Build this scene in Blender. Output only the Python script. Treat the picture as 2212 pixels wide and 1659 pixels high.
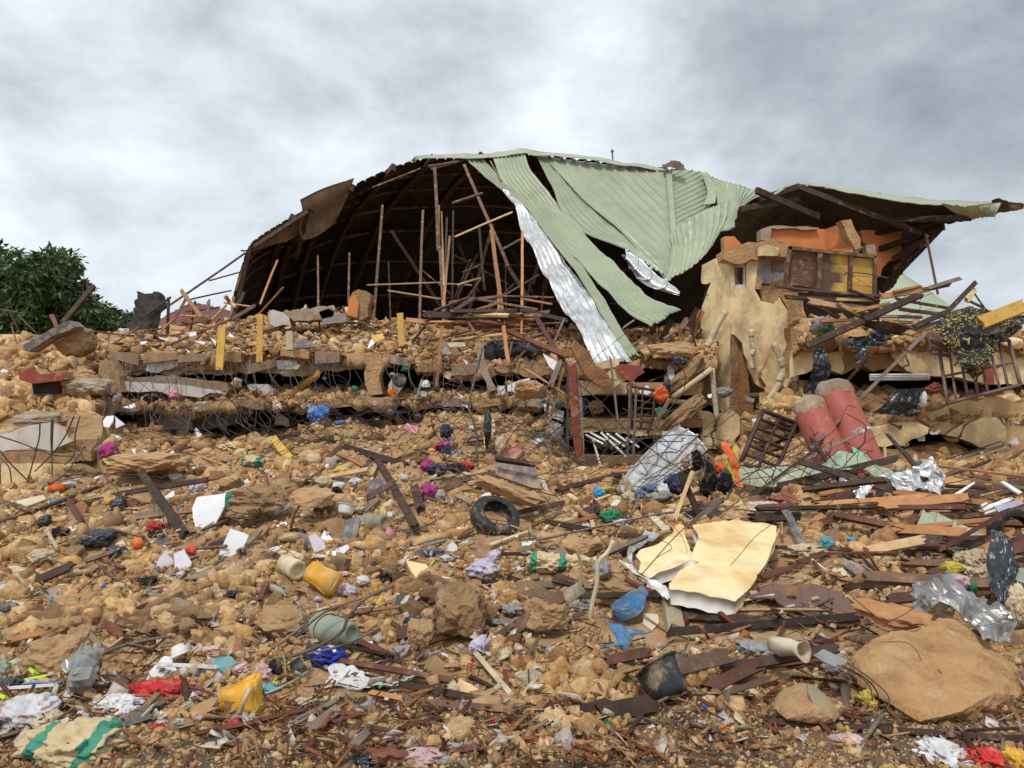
import bpy, bmesh, math, random
import numpy as np
from mathutils import Vector, Matrix, noise
from mathutils.geometry import tessellate_polygon
for o in list(bpy.data.objects): bpy.data.objects.remove(o)
random.seed(11); rng = np.random.default_rng(11)
SC = bpy.context.scene; COL = SC.collection
R = math.radians
# ------------------------------------------------------------- camera
F = 1671.0; CX = 1106.0; CY = 829.5; CH = 1.6        # focal length and centre in photo units (2212 x 1659), eye height
cam = bpy.data.cameras.new('camera'); cam.lens = 36*F/2212; cam.sensor_width = 36; cam.clip_end = 3000; cam.clip_start = .05
co = bpy.data.objects.new('camera', cam); COL.objects.link(co); co.location = (0, 0, CH); co.rotation_euler = (R(90), 0, 0)
SC.camera = co
SC.render.resolution_x = 1024; SC.render.resolution_y = 768
SC.view_settings.view_transform = 'Standard'; SC.view_settings.look = 'None'; SC.view_settings.exposure = 0.62; SC.view_settings.gamma = 1
# ------------------------------------------------------------- world: overcast sky
W = bpy.data.worlds.new('World'); SC.world = W; W.use_nodes = True
SUN_EL, SUN_AZ = 58, -25      # the glow behind the clouds: high, a little left behind the camera
def build_world():
    nt = W.node_tree; nt.nodes.clear(); N = nt.nodes.new; L = nt.links.new
    out = N('ShaderNodeOutputWorld'); tc = N('ShaderNodeTexCoord')
    sky = N('ShaderNodeTexSky'); sky.sky_type = 'NISHITA'; sky.sun_disc = False
    sky.sun_elevation = R(SUN_EL); sky.sun_rotation = R(180+SUN_AZ)
    sep = N('ShaderNodeSeparateXYZ'); L(tc.outputs['Generated'], sep.inputs[0])
    def m(op, a, b=None, c=None):
        n = N('ShaderNodeMath'); n.operation = op
        for i, v in enumerate((a, b, c)):
            if v is None: continue
            if isinstance(v, (int, float)): n.inputs[i].default_value = v
            else: L(v, n.inputs[i])
        return n.outputs[0]
    den = m('ADD', m('MAXIMUM', sep.outputs[2], 0.0), 0.5)
    u = m('DIVIDE', sep.outputs[0], den); v = m('DIVIDE', sep.outputs[1], den)
    cv = N('ShaderNodeCombineXYZ'); L(u, cv.inputs[0]); L(v, cv.inputs[1])
    def nz(scale, det, rough, dist, off, src=None):
        mp = N('ShaderNodeMapping'); mp.inputs['Location'].default_value = off; L(src or cv.outputs[0], mp.inputs[0])
        if src: mp.inputs['Scale'].default_value = (1, 1, 1.7)
        n = N('ShaderNodeTexNoise'); n.inputs['Scale'].default_value = scale; n.inputs['Detail'].default_value = det
        n.inputs['Roughness'].default_value = rough; n.inputs['Distortion'].default_value = dist
        L(mp.outputs[0], n.inputs['Vector']); return n.outputs['Fac']
    big = nz(.62, 3, .45, .3, (3.1, 7.3, 0)); mid = nz(3.3, 7, .55, .2, (1.2, .4, 0), tc.outputs['Generated']); fine = nz(8, 9, .6, .1, (5, 5, 0), tc.outputs['Generated'])
    def blob(px, py, rad, amp):      # one heavy or thin bank of cloud in a given direction
        d = Vector(((px-CX)/F, 1, -(py-CY)/F)).normalized()
        dp = N('ShaderNodeVectorMath'); dp.operation = 'DISTANCE'; L(tc.outputs['Generated'], dp.inputs[0]); dp.inputs[1].default_value = d
        mr = N('ShaderNodeMapRange'); mr.interpolation_type = 'SMOOTHSTEP'
        L(dp.outputs['Value'], mr.inputs[0]); mr.inputs[1].default_value = rad; mr.inputs[2].default_value = 0
        mr.inputs[3].default_value = 0; mr.inputs[4].default_value = amp
        return mr.outputs[0]
    s = m('MULTIPLY_ADD', m('SUBTRACT', big, .5), 1.0, .60)
    s = m('MULTIPLY_ADD', m('SUBTRACT', mid, .5), 1.15, s)
    s = m('MULTIPLY_ADD', m('SUBTRACT', fine, .5), .5, s)
    for a in [(2080, 170, .45, -.36), (1700, 330, .28, -.14), (470, 130, .28, .02), (1180, 250, .26, .02), (2150, 480, .2, .06), (0, 280, .35, .06),
              (160, 560, .3, .12), (640, 20, .35, -.10), (900, 180, .2, -.10), (1420, 60, .25, -.04), (150, 400, .22, -.08), (1700, 20, .3, -.1)]:
        s = m('ADD', s, blob(*a))
    ramp = N('ShaderNodeValToRGB'); L(s, ramp.inputs[0]); cr = ramp.color_ramp
    cr.elements[0].position = .08; cr.elements[0].color = (.20, .225, .255, 1)
    cr.elements[1].position = 1.0; cr.elements[1].color = (.80, .84, .865, 1)
    for p, c in ((.32, (.31, .345, .38, 1)), (.56, (.48, .52, .56, 1)), (.78, (.63, .68, .715, 1))):
        e = cr.elements.new(p); e.color = c
    bc = N('ShaderNodeBackground'); L(ramp.outputs[0], bc.inputs[0]); bc.inputs[1].default_value = 1.08
    bs = N('ShaderNodeBackground'); L(sky.outputs[0], bs.inputs[0]); bs.inputs[1].default_value = .05
    mx = N('ShaderNodeMixShader'); mx.inputs[0].default_value = .93; L(bs.outputs[0], mx.inputs[1]); L(bc.outputs[0], mx.inputs[2])
    L(mx.outputs[0], out.inputs[0])
build_world()
sl = bpy.data.lights.new('sun', 'SUN'); sl.energy = 1.5; sl.angle = R(11); sl.color = (1, .965, .91)
so = bpy.data.objects.new('sun', sl); COL.objects.link(so); so.rotation_euler = (R(90-SUN_EL), 0, R(SUN_AZ))
# ------------------------------------------------------------- numbers
def P(px, py, d): return Vector(((px-CX)/F*d, d, CH-(py-CY)/F*d))
def pix(v): return (v[0]/v[1]*F+CX, CY-(v[2]-CH)/v[1]*F)
ZO = dict(A=(0, 600), B=(560, 340), C=(1100, 340), D=(1700, 340), E=(240, 800), F=(800, 800), G=(1340, 780), H=(1920, 800),
          I=(0, 1040), J=(600, 1100), K=(1120, 1100), L=(1500, 1200), M=(1920, 1120), N=(0, 1440), O=(640, 1440), Q=(1920, 1440), V=(0, 0))
def Z(k, x, y):
    if k == 'V': return (x, y)
    s = (860 if k == 'D' else 640)/2212.0
    a, b = ZO[k]; return ((a+x*s)*.8641, (b+y*s)*.8641)
def vn(x, y, seed=0):
    xi = np.floor(x).astype(np.int64); yi = np.floor(y).astype(np.int64); fx = x-xi; fy = y-yi
    fx = fx*fx*(3-2*fx); fy = fy*fy*(3-2*fy)
    def h(a, b):
        n = (a*374761393+b*668265263+seed*974711) & 0xffffffff
        n = ((n ^ (n >> 13))*1274126177) & 0xffffffff
        return ((n ^ (n >> 16)) & 0xffff)/65535.0
    return (h(xi, yi)*(1-fx)+h(xi+1, yi)*fx)*(1-fy)+(h(xi, yi+1)*(1-fx)+h(xi+1, yi+1)*fx)*fy-.5
def fbm(x, y, o=4, seed=0):
    r = 0; a = 1
    for i in range(o): r = r+a*vn(x*2**i+i*17.3, y*2**i-i*9.1, seed+i); a *= .55
    return r
def table(cols, rows, T, px, d):
    px = np.clip(px, cols[0], cols[-1]); d = np.clip(d, rows[0], rows[-1])
    i = np.clip(np.searchsorted(cols, px)-1, 0, len(cols)-2); j = np.clip(np.searchsorted(rows, d)-1, 0, len(rows)-2)
    cols = np.array(cols, float); rows = np.array(rows, float); T = np.array(T, float)
    fx = (px-cols[i])/(cols[i+1]-cols[i]); fy = (d-rows[j])/(rows[j+1]-rows[j]); fx = fx*fx*(3-2*fx); 
    return (T[i, j]*(1-fx)+T[i+1, j]*fx)*(1-fy)+(T[i, j+1]*(1-fx)+T[i+1, j+1]*fx)*fy
LD = [2.5, 4, 6, 8, 10, 12, 13.2, 14.4, 15.5, 17, 20, 26, 40]
LT = {-900: [0, 0, .1, .2, .3, .6, 1.0, 1.4, 1.8, 2.0, 1.8, .6, 0], 0: [0, 0, .05, .08, .05, .05, 1.02, 1.42, 1.9, 2.45, 2.5, .8, 0],
      195: [0, 0, .05, .08, .1, .2, .95, 1.4, 1.9, 2.45, 2.5, .8, 0], 250: [0, 0, .05, .1, .2, .38, .58, .72, .7, .9, .9, .4, 0],
      500: [0, 0, .05, .1, .22, .40, .55, .56, .5, .6, .6, .4, 0], 800: [0, .0, .04, .12, .24, .44, .65, .82, .85, .7, .6, .4, 0],
      1000: [0, 0, .04, .14, .26, .44, .7, 1.02, 1.0, .7, .6, .4, 0], 1180: [0, .02, .05, .14, .22, .32, .5, .9, .9, .7, .6, .4, 0],
      1250: [0, .02, .05, .12, .14, .1, .06, .0, 0, 0, .3, .4, 0], 1500: [0, .0, .05, .12, .14, .12, .08, .0, 0, 0, .3, .4, 0],
      1620: [0, 0, .05, .12, .16, .18, .22, .36, .9, 1.3, 1.2, .4, 0], 1750: [0, 0, .05, .16, .26, .42, .72, 1.1, 1.4, 1.5, 1.2, .4, 0],
      1900: [0, 0, .04, .2, .22, .25, .40, .5, .7, .8, .8, .4, 0], 2160: [0, 0, .03, .08, .22, .35, .45, .6, .8, .8, .8, .4, 0],
      2500: [0, .05, .2, .35, .5, .8, 1.0, 1.3, 1.5, 1.5, 1, .4, 0], 3300: [0, .05, .1, .2, .3, .4, .5, .6, .6, .5, .4, .2, 0]}
LC = sorted(LT); LTT = [LT[c] for c in LC]
def HL(x, y):       # lower rubble field
    x = np.asarray(x, float); y = np.asarray(y, float)
    yy = np.maximum(y, 1.0); px = x/yy*F+CX
    z = table(LC, LD, LTT, px, yy)
    amp = np.clip((yy-2.6)/3.0, .25, 1)
    return z+amp*(.16*fbm(x*.9, y*.9, 3, 5)+.10*fbm(x*3.1, y*3.1, 4, 9))
UD = [14.85, 15.6, 17, 19, 22, 30]
UT = {215: [2.13, 2.25, 2.5, 2.75, 2.4, 1.5], 300: [2.15, 2.3, 2.58, 2.85, 2.5, 2], 400: [2.14, 2.35, 2.62, 2.98, 2.7, 2.6], 500: [2.16, 2.38, 2.68, 3.14, 3.0, 2.8],
      600: [2.17, 2.4, 2.75, 3.3, 3.1, 2.8], 700: [2.18, 2.42, 2.75, 3.42, 3.1, 2.8], 830: [2.08, 2.35, 2.7, 3.1, 3, 2.8], 1000: [1.88, 2.2, 2.58, 2.9, 2.8, 2.8],
      1230: [1.92, 2.2, 2.55, 2.9, 2.8, 2.8], 1420: [2.0, 2.3, 2.7, 2.9, 2.8, 2.8], 1560: [2.0, 2.3, 2.7, 2.9, 2.8, 2.8]}
UC_ = sorted(UT); UTT = [UT[c] for c in UC_]
def HU(x, y):       # rubble on the top floor
    x = np.asarray(x, float); y = np.asarray(y, float)
    px = x/y*F+CX
    return table(UC_, UD, UTT, px, y)+.13*fbm(x*1.1, y*1.1, 3, 31)+.09*fbm(x*3.5, y*3.5, 3, 33)
def HM(x, y):       # ledge between the two collapsed storeys
    x = np.asarray(x, float); y = np.asarray(y, float); px = x/y*F+CX
    return table([215, 300, 620, 830, 1000, 1300], [14.5, 15.2, 16.5, 19], [[1.25, 1.42, 1.5, 1.4], [1.2, 1.38, 1.45, 1.4], [1.22, 1.45, 1.5, 1.4], [1.27, 1.42, 1.4, 1.4], [1.3, 1.4, 1.45, 1.4], [1.3, 1.4, 1.45, 1.4]], px, y)+.10*fbm(x*1.3, y*1.3, 3, 41)+.07*fbm(x*4, y*4, 3, 43)
def HR(x, y):       # lower ledge on the right
    x = np.asarray(x, float); y = np.asarray(y, float); px = x/y*F+CX
    return table([1500, 1620, 1720, 1900, 2100, 2600], [12.9, 13.5, 14.5, 17], [[.9, 1.0, 1.2, 1.3], [1.0, 1.1, 1.3, 1.4], [1.05, 1.2, 1.45, 1.5], [.98, 1.12, 1.4, 1.45], [1.02, 1.15, 1.4, 1.45], [1.1, 1.3, 1.5, 1.6]], px, y)+.10*fbm(x*1.3, y*1.3, 3, 51)+.06*fbm(x*4, y*4, 3, 53)
def HT(x, y):       # upper ledge on the right, where the planks lie
    x = np.asarray(x, float); y = np.asarray(y, float); px = x/y*F+CX
    return table([1700, 1760, 1900, 2100, 2600], [13.7, 14.5, 16, 19], [[2.2, 2.5, 2.9, 2.9], [2.3, 2.55, 2.85, 2.8], [2.3, 2.45, 2.75, 2.7], [2.28, 2.4, 2.5, 2.4], [2.2, 2.4, 2.5, 2.3]], px, y)+.12*fbm(x*1.3, y*1.3, 3, 61)+.07*fbm(x*4, y*4, 3, 63)
DS = np.concatenate([np.linspace(2.6, 9, 300), np.linspace(9.03, 30, 350)])
def G(px, py, Hf=None, far=14.0):
    Hf = Hf or HL
    ds = DS
    if Hf is HU: ds = np.linspace(14.9, 26, 260); far = 19.5
    if Hf is HM: ds = np.linspace(14.6, 19, 120); far = 15.5
    if Hf is HR: ds = np.linspace(13.0, 17, 120); far = 14
    if Hf is HT: ds = np.linspace(13.8, 19, 120); far = 15
    h = Hf((px-CX)/F*ds, ds); zr = CH-(py-CY)/F*ds
    k = np.nonzero(zr < h)[0]
    d = ds[k[0]] if len(k) else far
    return P(px, py, float(d))
# ------------------------------------------------------------- objects and bookkeeping
LAND = []; PEND = []; USED = set(); ZONE = []
def keep(p, r): ZONE.append((p[0], p[1], r))
def tag(o, label=None, cat=None, group=None, kind=None, land=None):
    """label without land is completed later with where the thing lies"""
    if kind: o['kind'] = kind; return o
    o['category'] = cat
    if group: o['group'] = group
    if land: o['label'] = label; USED.add(label); LAND.append((o, land))
    else: PEND.append((o, label))
    return o
def empty(name, loc): 
    o = bpy.data.objects.new(name, None); o.location = loc; o.empty_display_size = .1; COL.objects.link(o); return o
def mk(name, V, Fc, mats, parent=None, loc=None, smooth=False, fm=None, cols=None):
    V = [Vector(v) for v in V]
    if loc is None:
        if parent is not None: loc = Vector((0, 0, 0))
        else:
            n = len(V); loc = Vector((sum(v.x for v in V)/n, sum(v.y for v in V)/n, min(v.z for v in V)))
    base = loc + (parent.location if parent is not None else Vector((0, 0, 0)))
    me = bpy.data.meshes.new(name); me.from_pydata([v-base for v in V], [], Fc)
    if not isinstance(mats, (list, tuple)): mats = [mats]
    for m_ in mats: me.materials.append(M[m_] if isinstance(m_, str) else m_)
    if fm: me.polygons.foreach_set('material_index', fm)
    if smooth: me.polygons.foreach_set('use_smooth', [True]*len(me.polygons))
    me.update()
    o = bpy.data.objects.new(name, me); COL.objects.link(o)
    if parent is not None: o.parent = parent
    o.location = loc
    return o
def mknp(name, V, Fc, mats, col=None, smooth=False, fm=None):
    """big mesh from numpy; Fc (n,k) ints"""
    me = bpy.data.meshes.new(name); n, k = Fc.shape
    me.vertices.add(len(V)); me.vertices.foreach_set('co', np.asarray(V, np.float32).ravel())
    me.loops.add(n*k); me.loops.foreach_set('vertex_index', Fc.astype(np.int32).ravel())
    me.polygons.add(n); me.polygons.foreach_set('loop_start', np.arange(0, n*k, k, dtype=np.int32)); me.polygons.foreach_set('loop_total', np.full(n, k, np.int32))
    if smooth: me.polygons.foreach_set('use_smooth', np.ones(n, bool))
    for m_ in (mats if isinstance(mats, (list, tuple)) else [mats]): me.materials.append(M[m_])
    if fm is not None: me.polygons.foreach_set('material_index', fm.astype(np.int32))
    if col is not None:
        a = me.color_attributes.new('tint', 'FLOAT_COLOR', 'POINT'); a.data.foreach_set('color', np.asarray(col, np.float32).ravel())
    me.update(calc_edges=True); me.validate()
    o = bpy.data.objects.new(name, me); COL.objects.link(o); return o
# ------------------------------------------------------------- materials
M = {}
MUD = (.40, .245, .125)
def mat(name, c1, c2=None, c3=None, rough=.8, scale=6, bump=.3, bscale=40, metal=0, stretch=(1, 1, 1), dirt=.0, dirtc=None, dscale=3, tint=False, trans=0, spec=.3, coat=0, contrast=.25, vari=.12, bd=.02, extra=None, cracks=0):
    m = bpy.data.materials.new(name); m.use_nodes = True; nt = m.node_tree; b = nt.nodes['Principled BSDF']; N = nt.nodes.new; L = nt.links.new
    c2 = c2 or tuple(x*.7 for x in c1); c3 = c3 or tuple(x*.45+y*.55 for x, y in zip(c1, c2))
    tc = N('ShaderNodeTexCoord'); oi = N('ShaderNodeObjectInfo'); mp = N('ShaderNodeMapping'); mp.inputs['Scale'].default_value = stretch
    ad = N('ShaderNodeVectorMath'); ad.operation = 'ADD'; L(tc.outputs['Object'], ad.inputs[0])
    ml = N('ShaderNodeMath'); ml.operation = 'MULTIPLY'; L(oi.outputs['Random'], ml.inputs[0]); ml.inputs[1].default_value = 37.0
    L(ml.outputs[0], ad.inputs[1]); L(ad.outputs[0], mp.inputs[0])
    def nz(s, d=6, r=.6, src=None, dist=0):
        n = N('ShaderNodeTexNoise'); n.inputs['Scale'].default_value = s; n.inputs['Detail'].default_value = d; n.inputs['Roughness'].default_value = r
        n.inputs['Distortion'].default_value = dist
        L(src or mp.outputs[0], n.inputs['Vector']); return n.outputs['Fac']
    a = nz(scale, 8, .62); ramp = N('ShaderNodeValToRGB'); L(a, ramp.inputs[0]); cr = ramp.color_ramp
    cr.elements[0].position = .5-contrast*.8; cr.elements[0].color = (*c2, 1); cr.elements[1].position = .5+contrast*.8; cr.elements[1].color = (*c1, 1)
    e = cr.elements.new(.5); e.color = (*c3, 1)
    col = ramp.outputs[0]
    def mix(fac, A, B, mode='MIX'):
        x = N('ShaderNodeMix'); x.data_type = 'RGBA'; x.blend_type = mode
        for s_, v in ((0, fac), (6, A), (7, B)):
            if isinstance(v, (int, float)): x.inputs[s_].default_value = v
            elif isinstance(v, tuple): x.inputs[s_].default_value = (*v[:3], 1)
            else: L(v, x.inputs[s_])
        return x.outputs[2]
    if tint:
        at = N('ShaderNodeAttribute'); at.attribute_name = 'tint'
        col = mix(1.0, col, at.outputs['Color'], 'MULTIPLY')
    if vari:
        mr = N('ShaderNodeMapRange'); L(oi.outputs['Random'], mr.inputs[0]); mr.inputs[3].default_value = 1-vari*2; mr.inputs[4].default_value = 1+vari
        hs = N('ShaderNodeHueSaturation'); L(mr.outputs[0], hs.inputs['Value']); L(col, hs.inputs['Color']); col = hs.outputs[0]
    if dirt:
        dn = nz(dscale, 9, .68, tc.outputs['Object'], .2)
        mr = N('ShaderNodeMapRange'); L(dn, mr.inputs[0]); mr.inputs[1].default_value = .62-dirt*.35; mr.inputs[2].default_value = .72-dirt*.25
        mr.inputs[4].default_value = min(1, .55+dirt*.4)
        col = mix(mr.outputs[0], col, dirtc or (.27, .165, .085))
    if cracks:
        vo = N('ShaderNodeTexVoronoi'); vo.feature = 'DISTANCE_TO_EDGE'; vo.inputs['Scale'].default_value = cracks
        dn2 = N('ShaderNodeTexNoise'); dn2.inputs['Scale'].default_value = cracks*3; L(tc.outputs['Object'], dn2.inputs['Vector'])
        am = N('ShaderNodeVectorMath'); am.operation = 'MULTIPLY_ADD'; L(dn2.outputs['Color'], am.inputs[0]); am.inputs[1].default_value = (.35/cracks,)*3; L(tc.outputs['Object'], am.inputs[2])
        L(am.outputs[0], vo.inputs['Vector'])
        lt = N('ShaderNodeMath'); lt.operation = 'LESS_THAN'; L(vo.outputs['Distance'], lt.inputs[0]); lt.inputs[1].default_value = .02
        gt = N('ShaderNodeMath'); gt.operation = 'GREATER_THAN'; L(nz(cracks*.7, 2), gt.inputs[0]); gt.inputs[1].default_value = .52
        mm = N('ShaderNodeMath'); mm.operation = 'MULTIPLY'; L(lt.outputs[0], mm.inputs[0]); L(gt.outputs[0], mm.inputs[1])
        col = mix(mm.outputs[0], col, (.11, .075, .045))
    if extra: col = extra(N, L, tc, mix, col, nz)
    L(col, b.inputs['Base Color'])
    rr = N('ShaderNodeMapRange'); L(nz(scale*2.3, 4), rr.inputs[0]); rr.inputs[1].default_value = .3; rr.inputs[2].default_value = .7
    rr.inputs[3].default_value = max(.03, rough-.14); rr.inputs[4].default_value = min(1, rough+.14); L(rr.outputs[0], b.inputs['Roughness'])
    b.inputs['Metallic'].default_value = metal; b.inputs['Specular IOR Level'].default_value = spec
    if coat: b.inputs['Coat Weight'].default_value = coat; b.inputs['Coat Roughness'].default_value = .25
    if trans: b.inputs['Transmission Weight'].default_value = trans
    if bump:
        bn = N('ShaderNodeBump'); bn.inputs['Strength'].default_value = bump; bn.inputs['Distance'].default_value = bd
        L(nz(bscale, 6, .65), bn.inputs['Height']); L(bn.outputs[0], b.inputs['Normal'])
    M[name] = m; return m
mat('earth', (.51, .315, .155), (.25, .135, .065), (.40, .235, .115), rough=.92, scale=2.2, bump=1.0, bscale=14, bd=.05, contrast=.22, vari=0, dirt=.35, dirtc=(.45, .32, .18), dscale=9)
mat('stone', (1.12, 1.07, 1.0), (.60, .52, .45), rough=.93, scale=26, bump=1.0, bscale=55, bd=.02, tint=True, vari=0)
mat('mudblock', (.52, .33, .17), (.30, .17, .085), (.44, .265, .13), rough=.93, scale=5, bump=1, bscale=22, bd=.04, vari=.16, dirt=.25, dirtc=(.44, .34, .22), dscale=6)
mat('clay', (.52, .31, .14), (.27, .14, .06), (.44, .25, .11), rough=.95, scale=4.5, bump=1, bscale=18, bd=.03, dirt=.2, dirtc=(.50, .36, .21), dscale=5)
mat('redmud', (.42, .215, .10), (.24, .105, .05), rough=.95, scale=5, bump=1, bscale=22, bd=.04, vari=.1)
mat('concrete', (.42, .345, .26), (.27, .205, .14), rough=.9, scale=6, bump=.8, bscale=24, bd=.03, dirt=.4, dscale=4)
mat('greyplaster', (.32, .31, .30), (.2, .185, .175), rough=.85, scale=6, bump=.3, dirt=.3, dirtc=MUD)
mat('innershade', (.055, .040, .03), (.02, .016, .013), rough=1, scale=3, bump=.4, vari=0, spec=.05)  # interior concrete coloured almost black to stand for deep shade
mat('beige', (.86, .68, .40), (.66, .48, .255), (.80, .62, .345), rough=.85, scale=2.6, bump=.3, bscale=30, dirt=.5, dirtc=(.34, .235, .135), dscale=1.5, stretch=(1, 1, .35), cracks=1.1, vari=.03)
mat('beigemud', (.74, .56, .30), (.46, .29, .14), (.62, .44, .22), rough=.9, scale=2.2, bump=.6, bscale=22, dirt=.6, dirtc=(.42, .26, .13), dscale=1.6, stretch=(1, 1, .5), vari=.03)
mat('palewall', (.66, .61, .57), (.50, .45, .41), rough=.8, scale=3, bump=.15, dirt=.25, dirtc=(.42, .30, .19), dscale=2.2, vari=.04)
mat('whitewall', (.72, .70, .70), (.55, .53, .53), rough=.7, scale=3, bump=.15, dirt=.18, dirtc=(.42, .3, .2), dscale=3)
mat('orangewall', (.66, .25, .085), (.52, .18, .06), rough=.7, scale=2.5, bump=.12, dirt=.12, dirtc=(.35, .16, .08), dscale=1.5, vari=.03)
mat('redwall', (.30, .072, .045), (.21, .045, .03), (.26, .06, .038), rough=.5, scale=5, bump=.3, dirt=.28, dirtc=(.46, .28, .16), dscale=6, vari=.05)
mat('redcol', (.40, .11, .08), (.31, .075, .055), rough=.5, scale=5, bump=.25, dirt=.06, dirtc=(.52, .33, .21), dscale=5, vari=.03)
def wood(n, a, b, r=.7, d=.25, sp=.3): mat(n, a, b, rough=r, scale=6, bump=.5, bscale=26, bd=.008, stretch=(1, 1, 1), dirt=d, dirtc=(.36, .22, .12), dscale=7, spec=sp, vari=.2)
wood('wdark', (.075, .041, .025), (.028, .016, .011), .6, .12, .22)
wood('wred', (.19, .066, .038), (.09, .032, .02), .6, .14, .25)
wood('wbrown', (.17, .090, .052), (.09, .048, .03), .65, .3)
wood('worange', (.50, .245, .095), (.30, .13, .05), .6, .15)
wood('wpale', (.60, .41, .22), (.40, .25, .125), .7, .2)
wood('wgrey', (.26, .20, .15), (.14, .105, .08), .8, .2)
wood('wcream', (.64, .55, .38), (.44, .36, .23), .7, .3)
mat('wyellow', (.66, .41, .09), (.48, .27, .055), rough=.5, scale=4, bump=.2, dirt=.22, dirtc=(.16, .09, .045), dscale=7, vari=.08)
def greenx(N, L, tc, mix, col, nz): return mix(.35, col, (.0, .0, .0), 'MIX') if 0 else col
mat('roofgreen', (.345, .385, .262), (.265, .31, .215), (.32, .36, .245), rough=.45, scale=1.6, bump=.1, bscale=8, dirt=.26, dirtc=(.33, .32, .21), dscale=1.2, vari=.05, spec=.5, contrast=.2)
mat('roofunder', (.052, .038, .032), (.013, .010, .009), (.030, .022, .018), rough=.75, scale=1.1, bump=.2, bscale=12, vari=.05, contrast=.2, spec=.25)  # underside colour lowered to carry the gloom of the attic
mat('canopyunder', (.15, .11, .085), (.04, .03, .025), (.09, .066, .052), rough=.75, scale=1.4, bump=.2, bscale=12, vari=.05, spec=.25)  # lighter copy of the roof underside, canopy daylight painted into it
mat('roofunderlit', (.24, .165, .11), (.10, .066, .045), rough=.7, scale=1.5, bump=.2, bscale=12, vari=.05)  # lit copy of the roof underside, brightness held in the colour
mat('silver', (.80, .80, .80), (.52, .51, .50), rough=.36, scale=5, bump=.15, bscale=12, bd=.02, metal=.88, dirt=.2, dirtc=(.42, .38, .34), dscale=8, vari=.05)
mat('silverdull', (.46, .455, .44), (.22, .21, .20), rough=.42, scale=4, bump=.2, bscale=12, metal=.7, dirt=.3, dirtc=(.32, .24, .18), dscale=6)
mat('rustmetal', (.24, .12, .085), (.12, .065, .05), (.19, .12, .10), rough=.62, scale=3, bump=.4, dirt=.3, dirtc=(.34, .14, .06), dscale=3, metal=.3)
mat('rebar', (.17, .135, .115), (.09, .066, .052), rough=.6, scale=10, bump=.3, metal=.4, vari=.3)
mat('wire', (.10, .08, .07), (.05, .04, .035), rough=.55, scale=10, bump=0, metal=.3, vari=.3)
mat('ironbrown', (.10, .055, .045), (.055, .03, .025), rough=.5, scale=6, bump=.3, metal=.3, dirt=.25)
mat('ironmauve', (.22, .15, .13), (.14, .09, .08), rough=.5, scale=6, bump=.2, metal=.2, dirt=.2)
def pl(n, c, r=.35, d=.2, sub=.0): mat(n, c, tuple(x*.78 for x in c), rough=r+.12, scale=4, bump=.2, bscale=14, dirt=d+.22, dirtc=(.40, .27, .16), dscale=8, spec=.4, vari=.06)
pl('pyellow', (.72, .36, .03)); pl('pblack', (.022, .025, .028), .3, .12); pl('pgreen', (.26, .33, .26), .4, .25); pl('pgrey', (.25, .225, .16), .35, .3)
pl('pwhite', (.76, .76, .74), .35, .12); pl('ppink', (.70, .27, .36), .3, .1); pl('pblue', (.035, .17, .50), .35, .2); pl('pcyan', (.04, .35, .66), .4, .1); pl('pred', (.62, .03, .022), .35, .12)
pl('pcream', (.66, .57, .38), .5, .3); pl('porange', (.85, .18, .02), .4, .1); pl('plime', (.45, .78, .05), .35, .1); pl('pteal', (.05, .30, .33), .35, .25)
pl('pmint', (.20, .62, .34), .4, .05); pl('psalmon', (.55, .17, .15), .35, .15); pl('slate', (.10, .105, .12), .45, .25); pl('mauvebox', (.17, .125, .13), .5, .3)
mat('bluetin', (.03, .20, .46), (.10, .15, .18), rough=.45, scale=4, bump=.3, metal=.3, dirt=.4, dirtc=(.30, .24, .18), dscale=5)
mat('tyre', (.028, .027, .026), (.016, .016, .016), rough=.6, scale=5, bump=.2, dirt=.35, dirtc=(.30, .21, .13), dscale=7)
mat('tile', (.74, .72, .72), (.62, .59, .60), rough=.25, scale=3, bump=.05, dirt=.10, dirtc=(.44, .32, .2), dscale=9, spec=.5)
mat('tilecream', (.68, .59, .44), (.55, .44, .3), rough=.5, scale=3, bump=.1, dirt=.25, dirtc=(.4, .26, .15), dscale=8)
mat('tilegrey', (.13, .135, .145), (.09, .09, .10), rough=.35, scale=3, bump=.1, dirt=.25, dirtc=(.4, .3, .2), dscale=8)
mat('tilemauve', (.55, .50, .55), (.47, .42, .46), rough=.3, scale=3, bump=.05, dirt=.12, dscale=9)
mat('foam', (.72, .55, .27), (.78, .66, .42), (.74, .59, .32), rough=.95, scale=1.6, bump=.35, bscale=60, bd=.004, dirt=.42, dirtc=(.56, .33, .12), dscale=1.7, contrast=.3, vari=.02)
mat('foamcut', (.70, .66, .58), (.58, .54, .47), rough=.95, scale=6, bump=.5, bscale=60, bd=.006, vari=.02)
def cl(n, c, c2=None, d=.42, **k): mat(n, c, c2 or tuple(x*.6 for x in c), rough=.9, scale=9, bump=.4, bscale=60, bd=.004, dirt=d, dirtc=(.36, .24, .14), dscale=6, vari=.1, spec=.1, **k)
cl('cwhite', (.72, .70, .72)); cl('clilac', (.58, .52, .64)); cl('cmagenta', (.50, .07, .26), (.30, .03, .15)); cl('cred', (.55, .035, .045), (.3, .02, .025)); cl('cblack', (.018, .018, .022)); cl('cnavy', (.035, .05, .10))
cl('cblue', (.02, .065, .42), (.015, .04, .3), .03); cl('cbeige', (.62, .50, .34), (.45, .35, .22)); cl('ctan', (.30, .19, .09)); cl('cgreen', (.03, .24, .13)); cl('cyellow', (.68, .52, .10)); cl('corange', (.85, .12, .03)); cl('cdenim', (.10, .17, .30)); cl('cpinkpale', (.66, .45, .44))
cl('cgreyrag', (.34, .33, .33)); cl('csack', (.60, .49, .31), (.50, .38, .21), .25)
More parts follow.
